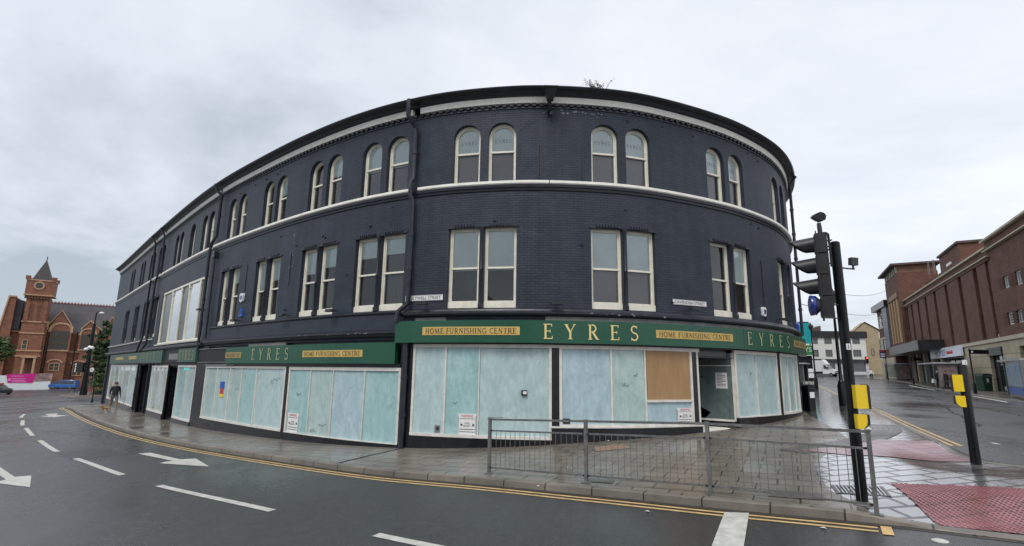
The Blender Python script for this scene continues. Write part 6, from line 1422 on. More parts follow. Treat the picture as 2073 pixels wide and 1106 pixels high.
for i, (x, y, y2, nm, lb) in enumerate(((186, 815, 785, 'bollard', 'thin black post at the pavement edge left of the walking man'), (215.5, 812, 783, 'bollard', 'thin black post directly behind the walking man'))):
    q = gp(x, y); z = G(*q); h = at(x, y2, q[1]).z-z; s = MB(); s.lathe((q[0], q[1], z), [(.10, -.02), (.09, .25), (.055, .3), (.05, h-.05), (.07, h), (.02, h+.05)], 10); tag(s.build('bollard', M['polemat'], smooth=True), lb, 'post')
for x, y, lb in ((204.5, 796, 'white post left of the other white post before the green tree'), (217, 797, 'white pointed post nearest the navy building')):
    q = gp(x, y); z = G(*q); h = at(x, 765, q[1]).z-z; s = MB(); s.lathe((q[0], q[1], z), [(.14, 0), (.14, h-.3), (.16, h-.25), (.05, h)], 10); tag(s.build('white_post', M['white'], smooth=True), lb, 'post')
q0, q1 = gp(208, 797), gp(236, 797); F = Flat(q0, q1); z = G(*q0); s = thing('black_railing', 'black railing with a white top rail between the mast and the navy building', 'railing', (q0[0], q0[1], z)); t = MB()
t.box(F, 0, F.L, z+1.35, z+1.45, -.05, .05); t.build('top_rail', M['white'], s); t = MB(); [t.box(F, F.L*k/16, F.L*k/16+.06, z, z+1.35, -.02, .02) for k in range(17)]; t.box(F, 0, F.L, z+.2, z+.3, -.03, .03); t.build('bars', M['polemat'], s)
def bike(px_, ang, mt, label):
    q = gp(*px_); z = G(*q); s = thing('bicycle', label, 'bicycle', (q[0], q[1], z), 'bicycles parked by the mast'); F = Turn((q[0], q[1], z), (math.cos(ang), math.sin(ang), 0))
    for u in (-.52, .52):
        t = MB(); n = 18; t.tube([F.P(u+.33*math.cos(2*math.pi*i/n), .35+.33*math.sin(2*math.pi*i/n)) for i in range(n+1)], .022, 6, cap=False); w = t.build('wheel', M['rubber'], s); t = MB(); [t.tube([F.P(u, .35), F.P(u+.32*math.cos(a), .35+.32*math.sin(a))], .004, 3) for a in np.arange(0, 6.28, .7)]; t.build('spokes', M['steel'], w)
    t = MB(); P = lambda u, z_: F.P(u, z_); bb = P(-.08, .32)
    for a, b in ((bb, P(-.22, .85)), (P(-.2, .78), P(.36, .82)), (bb, P(.38, .72)), (bb, P(-.52, .35)), (P(-.2, .78), P(-.52, .35)), (P(.34, .92), P(.52, .35))): t.tube([a, b], .028, 6)
    t.build('frame', mt, s); t = MB(); t.tube([F.P(.33, .95), F.P(.33, 1.0, -.25)], .015, 5); t.tube([F.P(.33, .95), F.P(.33, 1.0, .25)], .015, 5); t.build('handlebar', M['rubber'], s); t = MB(); t.box(F, -.36, -.12, .87, .92, -.07, .07); t.build('saddle', M['rubber'], s)
bike((180, 797.5), .25, M['red'], 'red bicycle leaning just right of the tall black mast'); bike((190, 798), -.2, mat('rusty orange frame', (.35, .12, .05), .5), 'orange bicycle parked between the red bicycle and the flower tub'); bike((153, 799), .1, M['polemat'], 'dark bicycle parked left of the tall black mast')
q = gp(200, 799); z = G(*q); s = thing('flower_tub', 'low tub of green plants and red flowers beside the parked bicycles', 'planter', (q[0], q[1], z)); t = MB(); t.lathe((q[0], q[1], z), [(.5, 0), (.62, .45), (.55, .45)], 14); t.build('tub', M['dark_shop'], s)
M['leaf'] = mat('green leaves', (.045, .085, .022), .55, col2=(.10, .15, .04), vscale=1.3); M['leaf_dark'] = mat('dark green leaves', (.022, .048, .018), .55, col2=(.06, .10, .03), vscale=1.1)
def leaves(mb, c, rad, n, size, rnd=1.0):
    for _ in range(n):
        d = Vector((random.gauss(0, 1), random.gauss(0, 1), random.gauss(0, 1))).normalized()*(random.random()**.4)
        p = c+Vector((d.x*rad[0], d.y*rad[1], d.z*rad[2])); s_ = size*random.uniform(.6, 1.3)
        a = Vector((random.gauss(0, 1), random.gauss(0, 1), random.gauss(0, .6))).normalized(); b = a.cross(Vector((random.gauss(0, 1), random.gauss(0, 1), random.gauss(0, 1)))).normalized()
        mb.add([p-a*s_, p+b*s_*.5, p+a*s_, p-b*s_*.5], [(0, 1, 2, 3)])
t = MB(); leaves(t, Vector((q[0], q[1], z+.6)), (.6, .6, .3), 160, .12); t.build('plants', M['leaf'], s); t = MB(); leaves(t, Vector((q[0], q[1], z+.75)), (.55, .55, .2), 40, .07); t.build('flowers', M['red'], s)
def tree(base, h, crowns, mt, label, n=26, leaf=.2, seed=1, cat='tree'):
    random.seed(seed); s = thing('tree', label, cat, tuple(base)); base = Vector(base); t = MB(); top = base+Vector((.2, 0, h*.62))
    t.tube([base-ups*.1, base+ups*h*.2, base+Vector((.1, .05, h*.42)), top], [h*.030, h*.022, h*.017, h*.008], 9)
    for c, r in crowns:
        c = base+Vector(c); st_ = base.lerp(top, random.uniform(.35, .8)); t.tube([st_, st_.lerp(c, .5)+Vector((0, 0, .15)), c], [h*.011, h*.007, h*.003], 6)
    t.build('trunk', M['bark'], s, smooth=True); t = MB()
    for c, r in crowns:
        c = base+Vector(c)
        for k in range(n):   # clumps on the crown's shell and inside
            d = Vector((random.gauss(0, 1), random.gauss(0, 1), random.gauss(0, 1))).normalized()*random.uniform(.35, 1.05)
            leaves(t, c+Vector((d.x*r[0], d.y*r[1], d.z*r[2])), (r[0]*.24, r[1]*.24, r[2]*.17), 34, leaf)
    t.build('crown', mt, s); return s
q = gp(226, 798); qy = q[1]+6; c = at(226, 760, qy); tb = Vector((c.x+1.0, qy, G(c.x, qy)-.1)); H_ = at(225, 655, qy).z-tb.z
cr = []; random.seed(9)
for (x, y, r) in ((232, 668, 1.9), (222, 690, 2.2), (212, 712, 2.3), (228, 715, 2.6), (206, 738, 2.1), (222, 745, 2.7), (208, 762, 2.0), (226, 770, 2.6), (240, 700, 2.4)):
    p = at(x, y, qy+random.uniform(-1, 1)); cr.append((tuple(p-tb), (r, r, r*.85)))
tree(tb, H_, cr, M['leaf_dark'], 'large dense dark green tree between the church and the navy building', n=22, leaf=.26, seed=3)
q = gp(205, 799); qy = q[1]+3; c = at(209, 760, qy); tb = Vector((c.x, qy, G(c.x, qy)-.1)); cr = [(tuple(at(x, y, qy)-tb), (r, r, r)) for x, y, r in ((210, 768, 1.0), (205, 762, .9), (214, 758, 1.1))]
tree(tb, 3.6, cr, M['leaf'], 'small bright green shrub tree in front of the large dark tree', n=14, leaf=.16, seed=4)
qy = 84.; c = at(1, 760, qy); tb = Vector((c.x-1.0, qy, -4.7)); cr = [(tuple(at(x, y, qy)-tb), (r, r, r*.8)) for x, y, r in ((-6, 700, 2.0), (8, 702, 1.3), (4, 718, 1.6), (14, 712, .9), (-12, 715, 2.0), (2, 690, 1.1))]
tree(tb, 6.2, cr, M['leaf'], 'green tree at the left edge in front of the church', n=20, leaf=.2, seed=5)

# ================================================================== VEHICLES
M['car_glass'] = mat('car glass', (.012, .014, .016), .05, spec=.9); M['tyre'] = mat('tyre', (.010, .010, .011), .75); M['alloy'] = mat('wheel rim', (.35, .35, .36), .3, metal=.8)
def vehicle(name, loc, head, prof, belt, roofz, width, axles, r, mt, glass_side, label, cat, front=None, rear=None, inset=.16):
    """prof: closed side outline (x forward, z); glass_side: outlines; axles: x positions"""
    s = thing(name, label, cat, loc); F = Turn(loc, (math.cos(head), math.sin(head), 0)); hw = width/2
    def Y(z): return hw-(inset*ramp((z-belt)/(roofz-belt)) if z > belt else .04*ramp((belt-z-.3)/.4))
    st = [(-1, 1.0), (-.97, 1.0), (-.6, 1), (.6, 1), (.97, 1.0), (1, 1.0)]; vs = []; n = len(prof); cx_ = sum(p[0] for p in prof)/n
    for k, _ in st:
        sh = .05 if abs(k) == 1 else 0.
        for x, z in prof: vs.append(F.P(x-(x-cx_)*sh*.5, z-(z-belt)*sh*.6, k*Y(z)))
    fs = [tuple(range(n-1, -1, -1)), tuple(range((len(st)-1)*n, len(st)*n))]
    for i in range(len(st)-1): fs += [(i*n+j, i*n+(j+1) % n, (i+1)*n+(j+1) % n, (i+1)*n+j) for j in range(n)]
    t = MB(); t.add(vs, fs); b = t.build('body', mt, s, smooth=True)
    for o in glass_side:
        for sg in (-1, 1): t = MB(); t.add([F.P(x, z, sg*(Y(z)+.012)) for x, z in o], [tuple(range(len(o)))]); t.build('side_window', M['car_glass'], b)
    for o in (front or []): t = MB(); (x0, z0), (x1, z1) = o; t.add([F.P(x0, z0, -Y(z0)*.86), F.P(x0, z0, Y(z0)*.86), F.P(x1, z1, Y(z1)*.84), F.P(x1, z1, -Y(z1)*.84)], [(0, 1, 2, 3)]); t.build('windscreen', M['car_glass'], b)
    for ax in axles:
        for sg in (-1, 1):
            t = MB(); a, c = F.P(ax, r, sg*(hw-.20)), F.P(ax, r, sg*(hw+.015)); t.tube([a, a.lerp(c, .1), a.lerp(c, .9), c], [r*.9, r, r, r*.9], 20); w = t.build('wheel', M['tyre'], s, smooth=True)
            t = MB(); t.tube([c, c+(c-a).normalized()*.012], [r*.62, r*.5], 14); t.build('rim', M['alloy'], w)
    return s, F, Y
# blue people carrier before the hoarding
a = gp(100, 789.2, True); b = gp(155, 786.5, True); cxy = ((a[0]+b[0])/2, (a[1]+b[1])/2); hd2 = math.atan2(a[1]-b[1], a[0]-b[0]); hd2 = math.atan2(-.25, -1)
prof = [(2.45,.30),(2.5,.75),(2.35,1.0),(1.75,1.15),(.95,1.78),(.2,1.93),(-1.6,1.95),(-2.3,1.85),(-2.5,1.1),(-2.5,.35),(-1.95,.28),(1.9,.28)]
s, F, Y = vehicle('blue_van', (cxy[0], cxy[1], GR(*cxy)), hd2, prof, 1.12, 1.95, 1.95, (1.55, -1.5), .34, mat('blue car paint', (.02, .11, .33), .22, coat=.6), [[(1.45,1.16),(.85,1.7),(.55,1.75),(.55,1.16)], [(.45,1.16),(.45,1.76),(-.75,1.8),(-.75,1.16)], [(-.85,1.16),(-.85,1.8),(-2.1,1.76),(-2.25,1.16)]], 'blue people carrier parked in front of the white hoarding', 'van', front=[((1.80,1.17),(1.02,1.77))])
for sg in (-1, 1):
    t = MB(); t.box(F, 2.36, 2.50, .72, .88, sg*.6-.2, sg*.6+.2); t.build('headlight', M['white'], s)
# dark car entering at the left edge
q = gp(2, 799, True); prof = [(2.2,.3),(2.25,.7),(2.1,.92),(1.1,1.02),(.35,1.5),(-1.0,1.52),(-2.0,1.1),(-2.25,1.05),(-2.25,.35),(-1.8,.25),(1.8,.25)]
cpos = (q[0]-.9, q[1]+.2, GR(q[0]-.9, q[1])); s, F, Y = vehicle('dark_car', cpos, -.35, prof, .98, 1.52, 1.8, (1.4, -1.35), .32, mat('dark car paint', (.012, .016, .016), .2, coat=.6), [[(.9,1.02),(.35,1.42),(-.2,1.45),(-.2,1.02)], [(-.3,1.02),(-.3,1.45),(-1.0,1.42),(-1.6,1.08)]], 'dark car with a red roof load just entering at the left edge', 'car', front=[((1.05,1.06),(.42,1.46))])
t = MB(); t.box(F, -1.2, .4, 1.54, 1.75, -.5, .5); t.build('roof_load', M['red'], s)
# white box van at the end of the right hand street
c0 = at(1668, 760, 105.); loc = (c0.x-.6, 105., G(c0.x, 105.)-.1); hv = -.92; Fv = Turn(loc, (math.cos(hv), math.sin(hv), 0))
VN = thing('box_van', 'white box van with its cab turned towards us before the white building', 'van', loc)
M['van_white'] = mat('white van paint', (.72, .73, .75), .3, coat=.4)
t = MB(); t.box(Fv, -3.9, .75, .95, 3.15, -1.05, 1.05); t.build('load_box', M['van_white'], VN); t = MB(); t.box(Fv, -3.8, 2.2, .55, .93, -.9, .9); t.build('chassis', M['rubber'], VN)
pc = [(.78,.55),(2.95,.5),(3.0,1.0),(2.75,1.25),(2.05,1.45),(1.35,2.35),(.78,2.5)]; vs = []; n = len(pc)
for d in (-.98, .98): vs += [Fv.P(x, z, d*(1-.10*ramp((z-1.4)/1.0))) for x, z in pc]
t = MB(); t.add(vs, [tuple(range(n-1, -1, -1)), tuple(range(n, 2*n))]+[(j, (j+1) % n, n+(j+1) % n, n+j) for j in range(n)]); cb = t.build('cab', M['van_white'], VN)
t = MB(); t.prism(Fv, [(.7,2.45),(1.5,2.35),(.75,3.3)], -.9, .9); t.build('wind_deflector', M['van_white'], VN)
t = MB(); t.add([Fv.P(2.06,1.50,-.82), Fv.P(2.06,1.50,.82), Fv.P(1.40,2.33,.76), Fv.P(1.40,2.33,-.76)], [(0, 1, 2, 3)]); t.build('windscreen', M['car_glass'], cb)
for sg in (-1, 1):
    t = MB(); t.add([Fv.P(1.0,1.5,sg*1.0), Fv.P(1.85,1.5,sg*.995), Fv.P(1.35,2.2,sg*.94), Fv.P(1.0,2.25,sg*.94)], [(0, 1, 2, 3)]); t.build('side_window', M['car_glass'], cb)
    t = MB(); t.box(Fv, 2.78, 3.02, .95, 1.15, sg*.68-.18, sg*.68+.18); t.build('headlight', M['steel'], cb); t = MB(); t.box(Fv, 1.75, 1.9, 1.5, 1.85, sg*1.1-.09, sg*1.1+.09); t.build('wing_mirror', M['rubber'], cb)
    for ax in (2.25, -2.3):
        t = MB(); a, c = Fv.P(ax, .36, sg*.75), Fv.P(ax, .36, sg*.98); t.tube([a, c], .37, 16); w = t.build('wheel', M['tyre'], VN); t = MB(); t.tube([c, c+(c-a).normalized()*.01], .2, 10); t.build('rim', M['alloy'], w)
t = MB(); t.box(Fv, 2.9, 3.03, .98, 1.14, -.48, .48); t.box(Fv, 2.9, 3.06, .5, .75, -.95, .95); t.build('grille_and_bumper', M['rubber'], cb)
# small pale van parked beyond the far lamp post
q = gp(1651, 771, True); prof = [(2.1,.35),(2.15,.8),(1.6,1.1),(.9,1.7),(-1.9,1.82),(-2.05,1.75),(-2.1,.4),(-1.7,.28),(1.7,.28)]
vehicle('small_van', (q[0], q[1]+2, GR(q[0], q[1]+2)), R(62), prof, 1.1, 1.82, 1.75, (1.4, -1.35), .32, M['van_white'], [[(1.3,1.12),(.85,1.55),(.2,1.6),(.2,1.12)]], 'small pale van parked at the kerb behind the far lamp post', 'van', front=[((-2.09,1.15),(-1.99,1.68))])

# ================================================================== PEOPLE AND DOG
M['skin'] = mat('skin', (.42, .25, .18), .55); M['coat_dark'] = mat('black jacket', (.012, .013, .018), .7, var=.2); M['grey_cloth'] = mat('grey shorts', (.11, .115, .105), .8, var=.2); M['tan_cloth'] = mat('tan trousers', (.30, .185, .085), .8, var=.2); M['shoe'] = mat('dark shoe', (.02, .018, .016), .6); M['maroon'] = mat('dark red cap', (.06, .014, .018), .7); M['fur'] = mat('tan fur', (.42, .24, .11), .8, var=.3, vscale=12, bump=.5, bscale=60); M['blue_cloth'] = mat('dark blue trousers', (.02, .025, .045), .8)
def skin_mesh(name, verts, edges, radii, root, mats, pick, parent, F, sub=2):
    me = bpy.data.meshes.new(name); me.from_pydata([tuple(v) for v in verts], edges, []); o = bpy.data.objects.new(name, me); COL.objects.link(o)
    o.modifiers.new('skin', 'SKIN'); sv = me.skin_vertices[0].data
    for i, r in enumerate(radii): sv[i].radius = (r, r) if not isinstance(r, tuple) else r; sv[i].use_root = (i == root)
    o.modifiers['skin'].use_smooth_shade = True; m = o.modifiers.new('sub', 'SUBSURF'); m.levels = sub; m.render_levels = sub
    bpy.context.view_layer.update(); dg = bpy.context.evaluated_depsgraph_get(); m2 = bpy.data.meshes.new_from_object(o.evaluated_get(dg)); bpy.data.objects.remove(o, do_unlink=True)
    for mt in mats: m2.materials.append(mt)
    for p in m2.polygons: p.material_index = pick(p.center); p.use_smooth = True
    m2.transform(Matrix(((F.t.x, -F.n.x, 0, F.o.x), (F.t.y, -F.n.y, 0, F.o.y), (0, 0, 1, F.o.z), (0, 0, 0, 1)))); m2.transform(Matrix.Translation(-wloc(parent)))
    o = bpy.data.objects.new(name, m2); COL.objects.link(o); o.parent = parent; return o
def person(loc, face, label, mats, H=1.75, stride=.22, armL=(.10, .12), armR=(-.05, .1), cap=None, shorts=False, pick=None, group=None):
    """local axes: x = left-right, -y = the way the person faces, z up. face: heading angle of -y"""
    s = thing('person', label, 'person', loc, group); fx = Vector((math.cos(face), math.sin(face), 0)); tx = Vector((-fx.y, fx.x, 0))
    F = Turn(loc, tuple(tx), n=tuple(fx)); k = H/1.75; V = []; E_ = []; Rr = []
    def v(x, y, z, r, p=None):
        V.append((x*k, y*k, z*k)); Rr.append(r*k if not isinstance(r, tuple) else (r[0]*k, r[1]*k)); i = len(V)-1
        if p is not None: E_.append((p, i))
        return i
    pel = v(0, 0, .95, (.185, .145)); w = v(0, 0, 1.10, (.18, .145), pel); ch = v(0, 0, 1.30, (.20, .145), w); sh = v(0, .01, 1.43, (.15, .10), ch); nk = v(0, 0, 1.51, .058, sh); hd = v(0, -.01, 1.60, .085, nk); tp_ = v(0, 0, 1.69, .075, hd); 
    for sg, fwd in ((1, stride), (-1, -stride)):
        hp_ = v(sg*.10, 0, .88, .11, pel); kn = v(sg*.11, -fwd*.55-.03, .50, .078, hp_); an = v(sg*.11, -fwd+(.10 if fwd < 0 else 0), .09+(.05 if fwd < 0 else 0), .045, kn); to = v(sg*.12, -fwd-.14, .035, .04, an)
    for sg, (ao, af) in ((1, armL), (-1, armR)):
        s0 = v(sg*.20, .01, 1.41, .075, sh); el = v(sg*(.25+ao*.3), .03-af*.4, 1.13, .058, s0); wr = v(sg*(.25+ao), -af-.06, .88, .03, el); pm = v(sg*(.25+ao), -af-.09, .80, (.036, .02), wr)
        for q in range(4): f1 = v(sg*(.25+ao)+(q-1.5)*.018, -af-.10, .745, .0095, pm); v(sg*(.25+ao)+(q-1.5)*.017, -af-.085, .71-.004*abs(q-1.5), .0085, f1)
        th = v(sg*(.25+ao)-sg*.035, -af-.115, .785, .011, pm); v(sg*(.25+ao)-sg*.045, -af-.125, .75, .009, th)
    def pk(c):
        # c is in local coordinates
        x, y, z = c[0]/k, c[1]/k, c[2]/k; ax = abs(x)
        if z > 1.49: return 0
        if z < .83 and ax > .215: return 0
        if z > .93 or (ax > .2 and z > .80): return 1
        if z > (.52 if shorts else .93): return 2
        if z > .085: return 3
        return 4
    b = skin_mesh('body', V, E_, Rr, 0, mats, pk, s, F)
    o = MB(); P = lambda x, y, z: F.P(x*k, z*k, -y*k)
    o.tube([P(0, -.085, 1.615), P(0, -.11, 1.59), P(0, -.085, 1.575)], [.008, .014, .01], 6); o.build('nose', M['skin'], s)
    o = MB(); [o.lathe(tuple(P(sg*.032, -.082, 1.622)), [(.009, -.006), (.009, .006)], 6) for sg in (1, -1)]; o.build('eyes', M['ink'], s)
    o = MB(); o.tube([P(-.025, -.083, 1.548), P(.025, -.083, 1.548)], .005, 5); o.build('mouth', M['red'], s)
    o = MB(); [o.tube([P(sg*.082, .0, 1.63), P(sg*.092, .0, 1.60), P(sg*.085, -.005, 1.57)], [.012, .017, .01], 6) for sg in (1, -1)]; o.build('ears', M['skin'], s)
    o = MB(); c = P(0, .012, 1.60); n = 14; rings = [(.098, .03), (.100, .07), (.085, .115), (.05, .142), (.01, .15)]; o._lathe(c, [(r*k, z*k) for r, z in rings], n, 0)
    if cap: o.prism(Turn(P(0, 0, 1.645), tuple(tx), n=tuple(fx)), [(-.07*k, -.01), (.07*k, -.01), (.06*k, .008), (-.06*k, .008)], .06*k, .17*k)
    o.build('cap' if cap else 'hair', cap or M['ink'], s, smooth=True); return s
q = gp(228, 830); loc = (q[0], q[1], G(*q)); fc = math.atan2(-q[1], -q[0]) + .25
mn = person(loc, fc, 'man in a dark jacket and cap walking the small tan dog along the wet pavement', [M['skin'], M['coat_dark'], M['grey_cloth'], M['tan_cloth'], M['shoe']], H=1.80, stride=.2, armL=(.0, .14), armR=(.015, .0), cap=M['maroon'], shorts=True)
# dog
q2 = gp(211, 835.5); dl = (q2[0], q2[1], G(*q2)); dg_ = thing('dog', 'small tan dog on a lead walking ahead of the man in the dark jacket', 'dog', dl)
fx = Vector((-q2[0], -q2[1], 0)).normalized(); fx = (Matrix.Rotation(-1.0, 3, 'Z') @ fx); F = Turn(dl, tuple(Vector((-fx.y, fx.x, 0))), n=tuple(fx)); V = []; E_ = []; Rr = []; DK = .78
def v(x, y, z, r, p=None):
    V.append((x*DK, y*DK, z*DK)); Rr.append(r*DK); i = len(V)-1
    if p is not None: E_.append((p, i))
    return i
hip = v(0, .20, .33, .065); mid = v(0, .05, .33, .068, hip); ch = v(0, -.13, .33, .085, mid); nk = v(0, -.22, .42, .055, ch); hd = v(0, -.29, .49, .06, nk); mz_ = v(0, -.38, .465, .03, hd); v(0, -.42, .455, .022, mz_)
for sg in (1, -1):
    a = v(sg*.05, .21, .27, .042, hip); kn_ = v(sg*.055, .15, .19, .027, a); hk = v(sg*.055, .25, .11, .017, kn_); v(sg*.055, .23, .02, .018, hk)
    a = v(sg*.05, -.13, .24, .032, ch); e_ = v(sg*.05, -.11, .13, .019, a); v(sg*.05, -.13, .02, .019, e_)
    v(sg*.045, -.26, .555, .018, hd)
tl0 = v(0, .28, .38, .022, hip); v(0, .36, .50, .012, tl0)
skin_mesh('body', V, E_, Rr, 0, [M['fur']], lambda c: 0, dg_, F)
o = MB(); o.lathe(tuple(F.P(0, .345, .345)), [(.012, -.01), (.014, .008)], 6); o.build('nose', M['ink'], dg_)
ld = MB(); h0 = Vector(loc)+Vector((0, 0, .82)); ld.tube([h0+Vector((-.25, -.1, 0)), (h0+Vector(dl)+Vector((0, 0, .4)))/2-Vector((0, 0, .18)), F.P(0, .33, .18)], .008, 5); ld.build('lead', M['red'], dg_)
# people waiting by the shelter
gq = 'people waiting at the middle bus shelter'
q = gp(1902, 787); person((q[0], q[1], G(*q)), -2.4, 'person in dark clothes and pale cap with a white bag at the middle bus shelter', [M['skin'], M['coat_dark'], M['blue_cloth'], M['blue_cloth'], M['shoe']], H=1.75, stride=.05, cap=M['white'], group=gq)
b = MB(); F = Turn((q[0], q[1], G(*q)), (1, 0, 0)); b.prism(F, [(-.62, .55), (-.28, .55), (-.32, .95), (-.56, .95)], -.12, .12); tag(b.build('carrier_bag', M['white']), 'white carrier bag held by the person in the pale cap', 'bag')
q = gp(1918, 788.5); person((q[0], q[1], G(*q)), -1.2, 'broad person in a dark plum coat standing right of the one in the pale cap', [M['skin'], mat('plum coat', (.025, .012, .018), .8), M['coat_dark'], M['coat_dark'], M['shoe']], H=1.78, stride=.06, group=gq)
q = gp(1765, 768.5); person((q[0], q[1], G(*q)), -2.2, 'distant small person in black and white beside the red traffic light', [M['skin'], M['white'], M['coat_dark'], M['coat_dark'], M['shoe']], H=1.7, stride=.1)
# ================================================================== THE SMALL THINGS
M['dirt'] = mat('damp gutter silt', (.055, .046, .034), .6, col2=(.028, .026, .022), vscale=4, bump=.6, bscale=40)
dm = MB(); strip(dm, K[i0:], .005, .13, GR, .003); struct(dm.build('channel_silt', M['dirt']))
M['dead_leaf'] = mat('wet dead leaves', (.05, .032, .018), .5, col2=(.11, .075, .04), vscale=20)
random.seed(31); dl_ = MB(); KP = resample(K, .1); KO = offset(KP, .06); KU = offset(KP, -.10)
for _ in range(1500):
    i = random.randrange(len(KP)); w = random.gauss(0, .06); clump = .5+.5*math.sin(i*.13)*math.sin(i*.037)
    if random.random() > clump or KP[i][0] > 9: continue
    top = random.random() < .25; b = KU[i] if top else KO[i]; x, y = b[0]+random.gauss(0, .05), b[1]+random.gauss(0, .05)
    if top: z = G(x, y)+.006
    else: z = GR(x, y)+.008
    a = random.uniform(0, 6.3); s_ = random.uniform(.012, .035); c, d = math.cos(a)*s_, math.sin(a)*s_
    dl_.add([(x+c, y+d, z), (x-d*.6, y+c*.6, z+random.uniform(0, .01)), (x-c, y-d, z), (x+d*.6, y-c*.6, z+random.uniform(0, .01))], [(0, 1, 2, 3)])
o = dl_.build('leaf_litter', M['dead_leaf']); tag(o, 'scattered wet dead leaves lying along the kerb', 'leaves'); o['kind'] = 'stuff'
# flaking pale patches on the wall and ledge
M['flake'] = mat('bare pale patch', (.20, .21, .23), .8, var=.3, vscale=9); random.seed(77); fk = MB()
for _ in range(60):
    k = random.random()
    if k < .45: u, z = random.gauss(2.2, .45), random.gauss(7.78, .06)
    elif k < .8: u, z = random.choice([random.uniform(2, 4.5), random.uniform(-6, -3.6), random.uniform(-12, -6)]), None
    else: u, z = random.gauss(-9.0, .12), random.uniform(3.6, 4.9)
    n = 7; s_ = random.uniform(.012, .045)
    if z is None: z = random.uniform(1.60, 1.655) if u > 0 else random.uniform(1.09, 1.13); d = .172 if u > 0 else .204
    else: d = .004
    if any(a-.05 < u < b+.05 for kk, a, b in openings) and 1.7 < z < 4.3: continue
    fk.add([WF.P(u+s_*math.cos(6.28*j/n)*random.uniform(.5, 1.4), z+s_*.7*math.sin(6.28*j/n)*random.uniform(.5, 1.2), d) for j in range(n)], [tuple(range(n))])
fk.build('paint_flakes', M['flake'], BL)['kind'] = 'stuff'
# overhead wires across the right hand street
for i, (a, b) in enumerate(((at(1618, 579, 34), at(1797, 587, 96)), (at(1618, 615, 34), at(1797, 628, 96)))):
    pts = [a.lerp(b, k/8)-ups*(.9*math.sin(math.pi*k/8)) for k in range(9)]
    tag(MB().tube(pts, .022, 4).build('overhead_wire', M['metal']), 'thin %s wire crossing the sky over the right hand street' % ('upper' if i == 0 else 'lower'), 'wire')
# marks and tags on the whitewashed panes
M['scribble'] = mat('grey marker', (.10, .11, .12), .6); random.seed(12)
def scribble(u, z, w, h, n, mt=None, F=None, name='graffiti_mark', lab=None):
    f = F or WF.chord(u-.05, u+w+.05, .034); t = MB(); P_ = [(.05+w*i/n+random.uniform(-.03, .03)*w*3, z+random.uniform(0, h)) for i in range(n+1)]
    for (x0, z0), (x1, z1) in zip(P_[:-1], P_[1:]):
        d = Vector((x1-x0, z1-z0)); d.normalize(); nx, nz = -d.y*.006, d.x*.006; t.face(f, [(x0-nx, z0-nz), (x1-nx, z1-nz), (x1+nx, z1+nz), (x0+nx, z0+nz)], .003)
    return t.build(name, mt or M['scribble'], BL)
for u, z, w, h, n in ((-9.6, -.55, .7, .3, 9), (-7.0, -1.95, .35, .12, 7), (-6.6, -1.75, .4, .1, 6), (-7.9, -.9, .3, .2, 5), (-12.3, -.9, .25, .2, 4), (3.45, -.1, .12, .12, 5), (3.1, -.35, .2, .12, 6), (8.0, .0, .1, .12, 4), (-.6, -1.22, .45, .02, 4), (-1.6, -.9, .12, .1, 4)): scribble(u, z, w, h, n)
scribble(0, -.15, .28, .14, 9, M['ink'], EF)
M['scratch'] = mat('white scratch', (.60, .66, .68), .6)
for u, z, w, h, n in ((-5.35, -.8, .06, .3, 5), (-7.65, -.75, .1, .15, 4)): scribble(u, z, w, h, n, M['scratch'])
# stickers on the doorway
t = MB()
for k, (a, z) in enumerate(((-.3, .0), (-.12, .1), (-.3, -.3), (-.12, -.15), (-.12, -.4))): t.box(F0, a, a+.06, z-.45, z-.37, -1.055, -1.05)
t.build_each('door_sticker', M['bluep'], DOOR_)

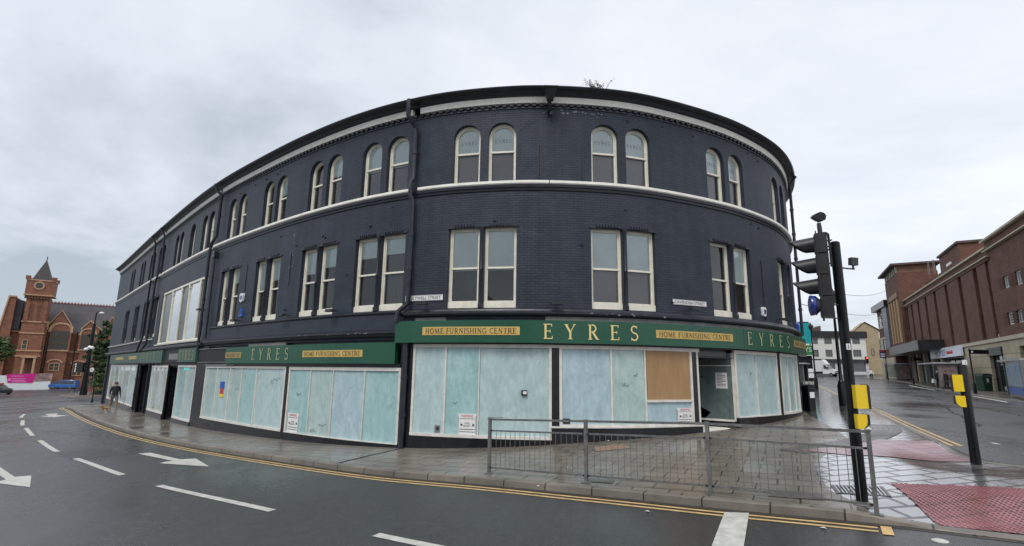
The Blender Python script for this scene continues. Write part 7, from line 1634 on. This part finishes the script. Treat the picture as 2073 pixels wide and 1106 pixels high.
# ================================================================== HOUSES ACROSS THE ROAD, SEEN IN THE WINDOWS
def gabled_house(a, b, label, eave, apex, base, chim=True):
    F = Flat(a, b); L_ = F.L; s = thing('gabled_house', label, 'house', (a[0], a[1], base), 'gabled brick houses across the road')
    if (F.o+F.n*3-Vector((0, 14, 0))).length > (F.o-F.n*3-Vector((0, 14, 0))).length: F.n = -F.n
    t = MB(); t.prism(F, [(0, base), (L_, base), (L_, eave), (L_/2, apex), (0, eave)], -8, 0); w = t.build('wall', M['brick_red'], s)
    t = MB(); t.add([F.P(-.3, eave-.2, .3), F.P(L_/2, apex+.15, .3), F.P(L_/2, apex+.15, -8.2), F.P(-.3, eave-.2, -8.2), F.P(L_+.3, eave-.2, .3), F.P(L_+.3, eave-.2, -8.2)], [(0, 1, 2, 3), (1, 4, 5, 2)]); t.build('roof', M['slate_church'], s)
    for u in (L_*.25, L_*.7):
        for z in (base+.9, (base+eave)/2+.6): win(F, u-.55, u+.55, z, z+1.6, s, M['white'], 1, 2, fw=.09, d=.06)
    if chim: t = MB(); t.box(F, L_*.55, L_*.55+1.1, apex-1, apex+1.6, -3, -2); [t.lathe(tuple(F.P(L_*.55+.25+k*.5, apex+1.6, -2.5)), [(.14, 0), (.11, .5)], 8) for k in (0, 1)]; t.build('chimney', M['brick_brown'], s)
gabled_house((1.5, -11), (-6.5, -12), 'gabled house across the road, reflected in the window left of the shop name', 5.6, 9.4, -2.6)
gabled_house((-8.0, -12), (-15.5, -11), 'lower gabled house across the road beside the one with the tall reflection', 4.4, 7.2, -3.0)
for k in range(5): gabled_house((-88-k*7.2, 52+k*8.4), (-94.6-k*7.2, 59.8+k*8.4), 'gabled house %s in the row reflected in the wide display window' % ('nearest', 'second', 'third', 'fourth', 'furthest')[k] if False else 'gabled house of the row across the square, %s from the road' % ('first', 'second', 'third', 'fourth', 'fifth')[k], .6+.5*(k % 2), 4.4+.9*(k % 3), -5)

# sealed cracks wandering across the carriageway
M['tar'] = mat('tar sealed crack', (.006, .006, .007), .25)
random.seed(51)
for P0, P1, w in (((-24, 25.5), (-15.5, 20.8), .012), ((14, 16), (24, 30), .05), ((18, 17.5), (31, 40), .04)):
    n = 40; Q = [(P0[0]+(P1[0]-P0[0])*i/n+random.gauss(0, .06), P0[1]+(P1[1]-P0[1])*i/n+random.gauss(0, .06)) for i in range(n+1)]
    cm_ = MB(); strip(cm_, np.array(Q), -w, w, GR, .0035); struct(cm_.build('road_crack', M['tar']))
M['tarpatch'] = mat('darker asphalt patch', (.030, .031, .032), .3, var=.4, vscale=18, bump=.5, bscale=50)
struct(sheet('road_patch', [(-13.2, 17.6), (-11.2, 16.0), (-12.0, 15.1), (-14.0, 16.7)], .5, M['tarpatch'], GR, .003))
struct(sheet('road_patch', [(15.5, 17.0), (19.0, 19.0), (20.6, 17.4), (17.2, 15.2)], .6, M['tarpatch'], GR, .003))
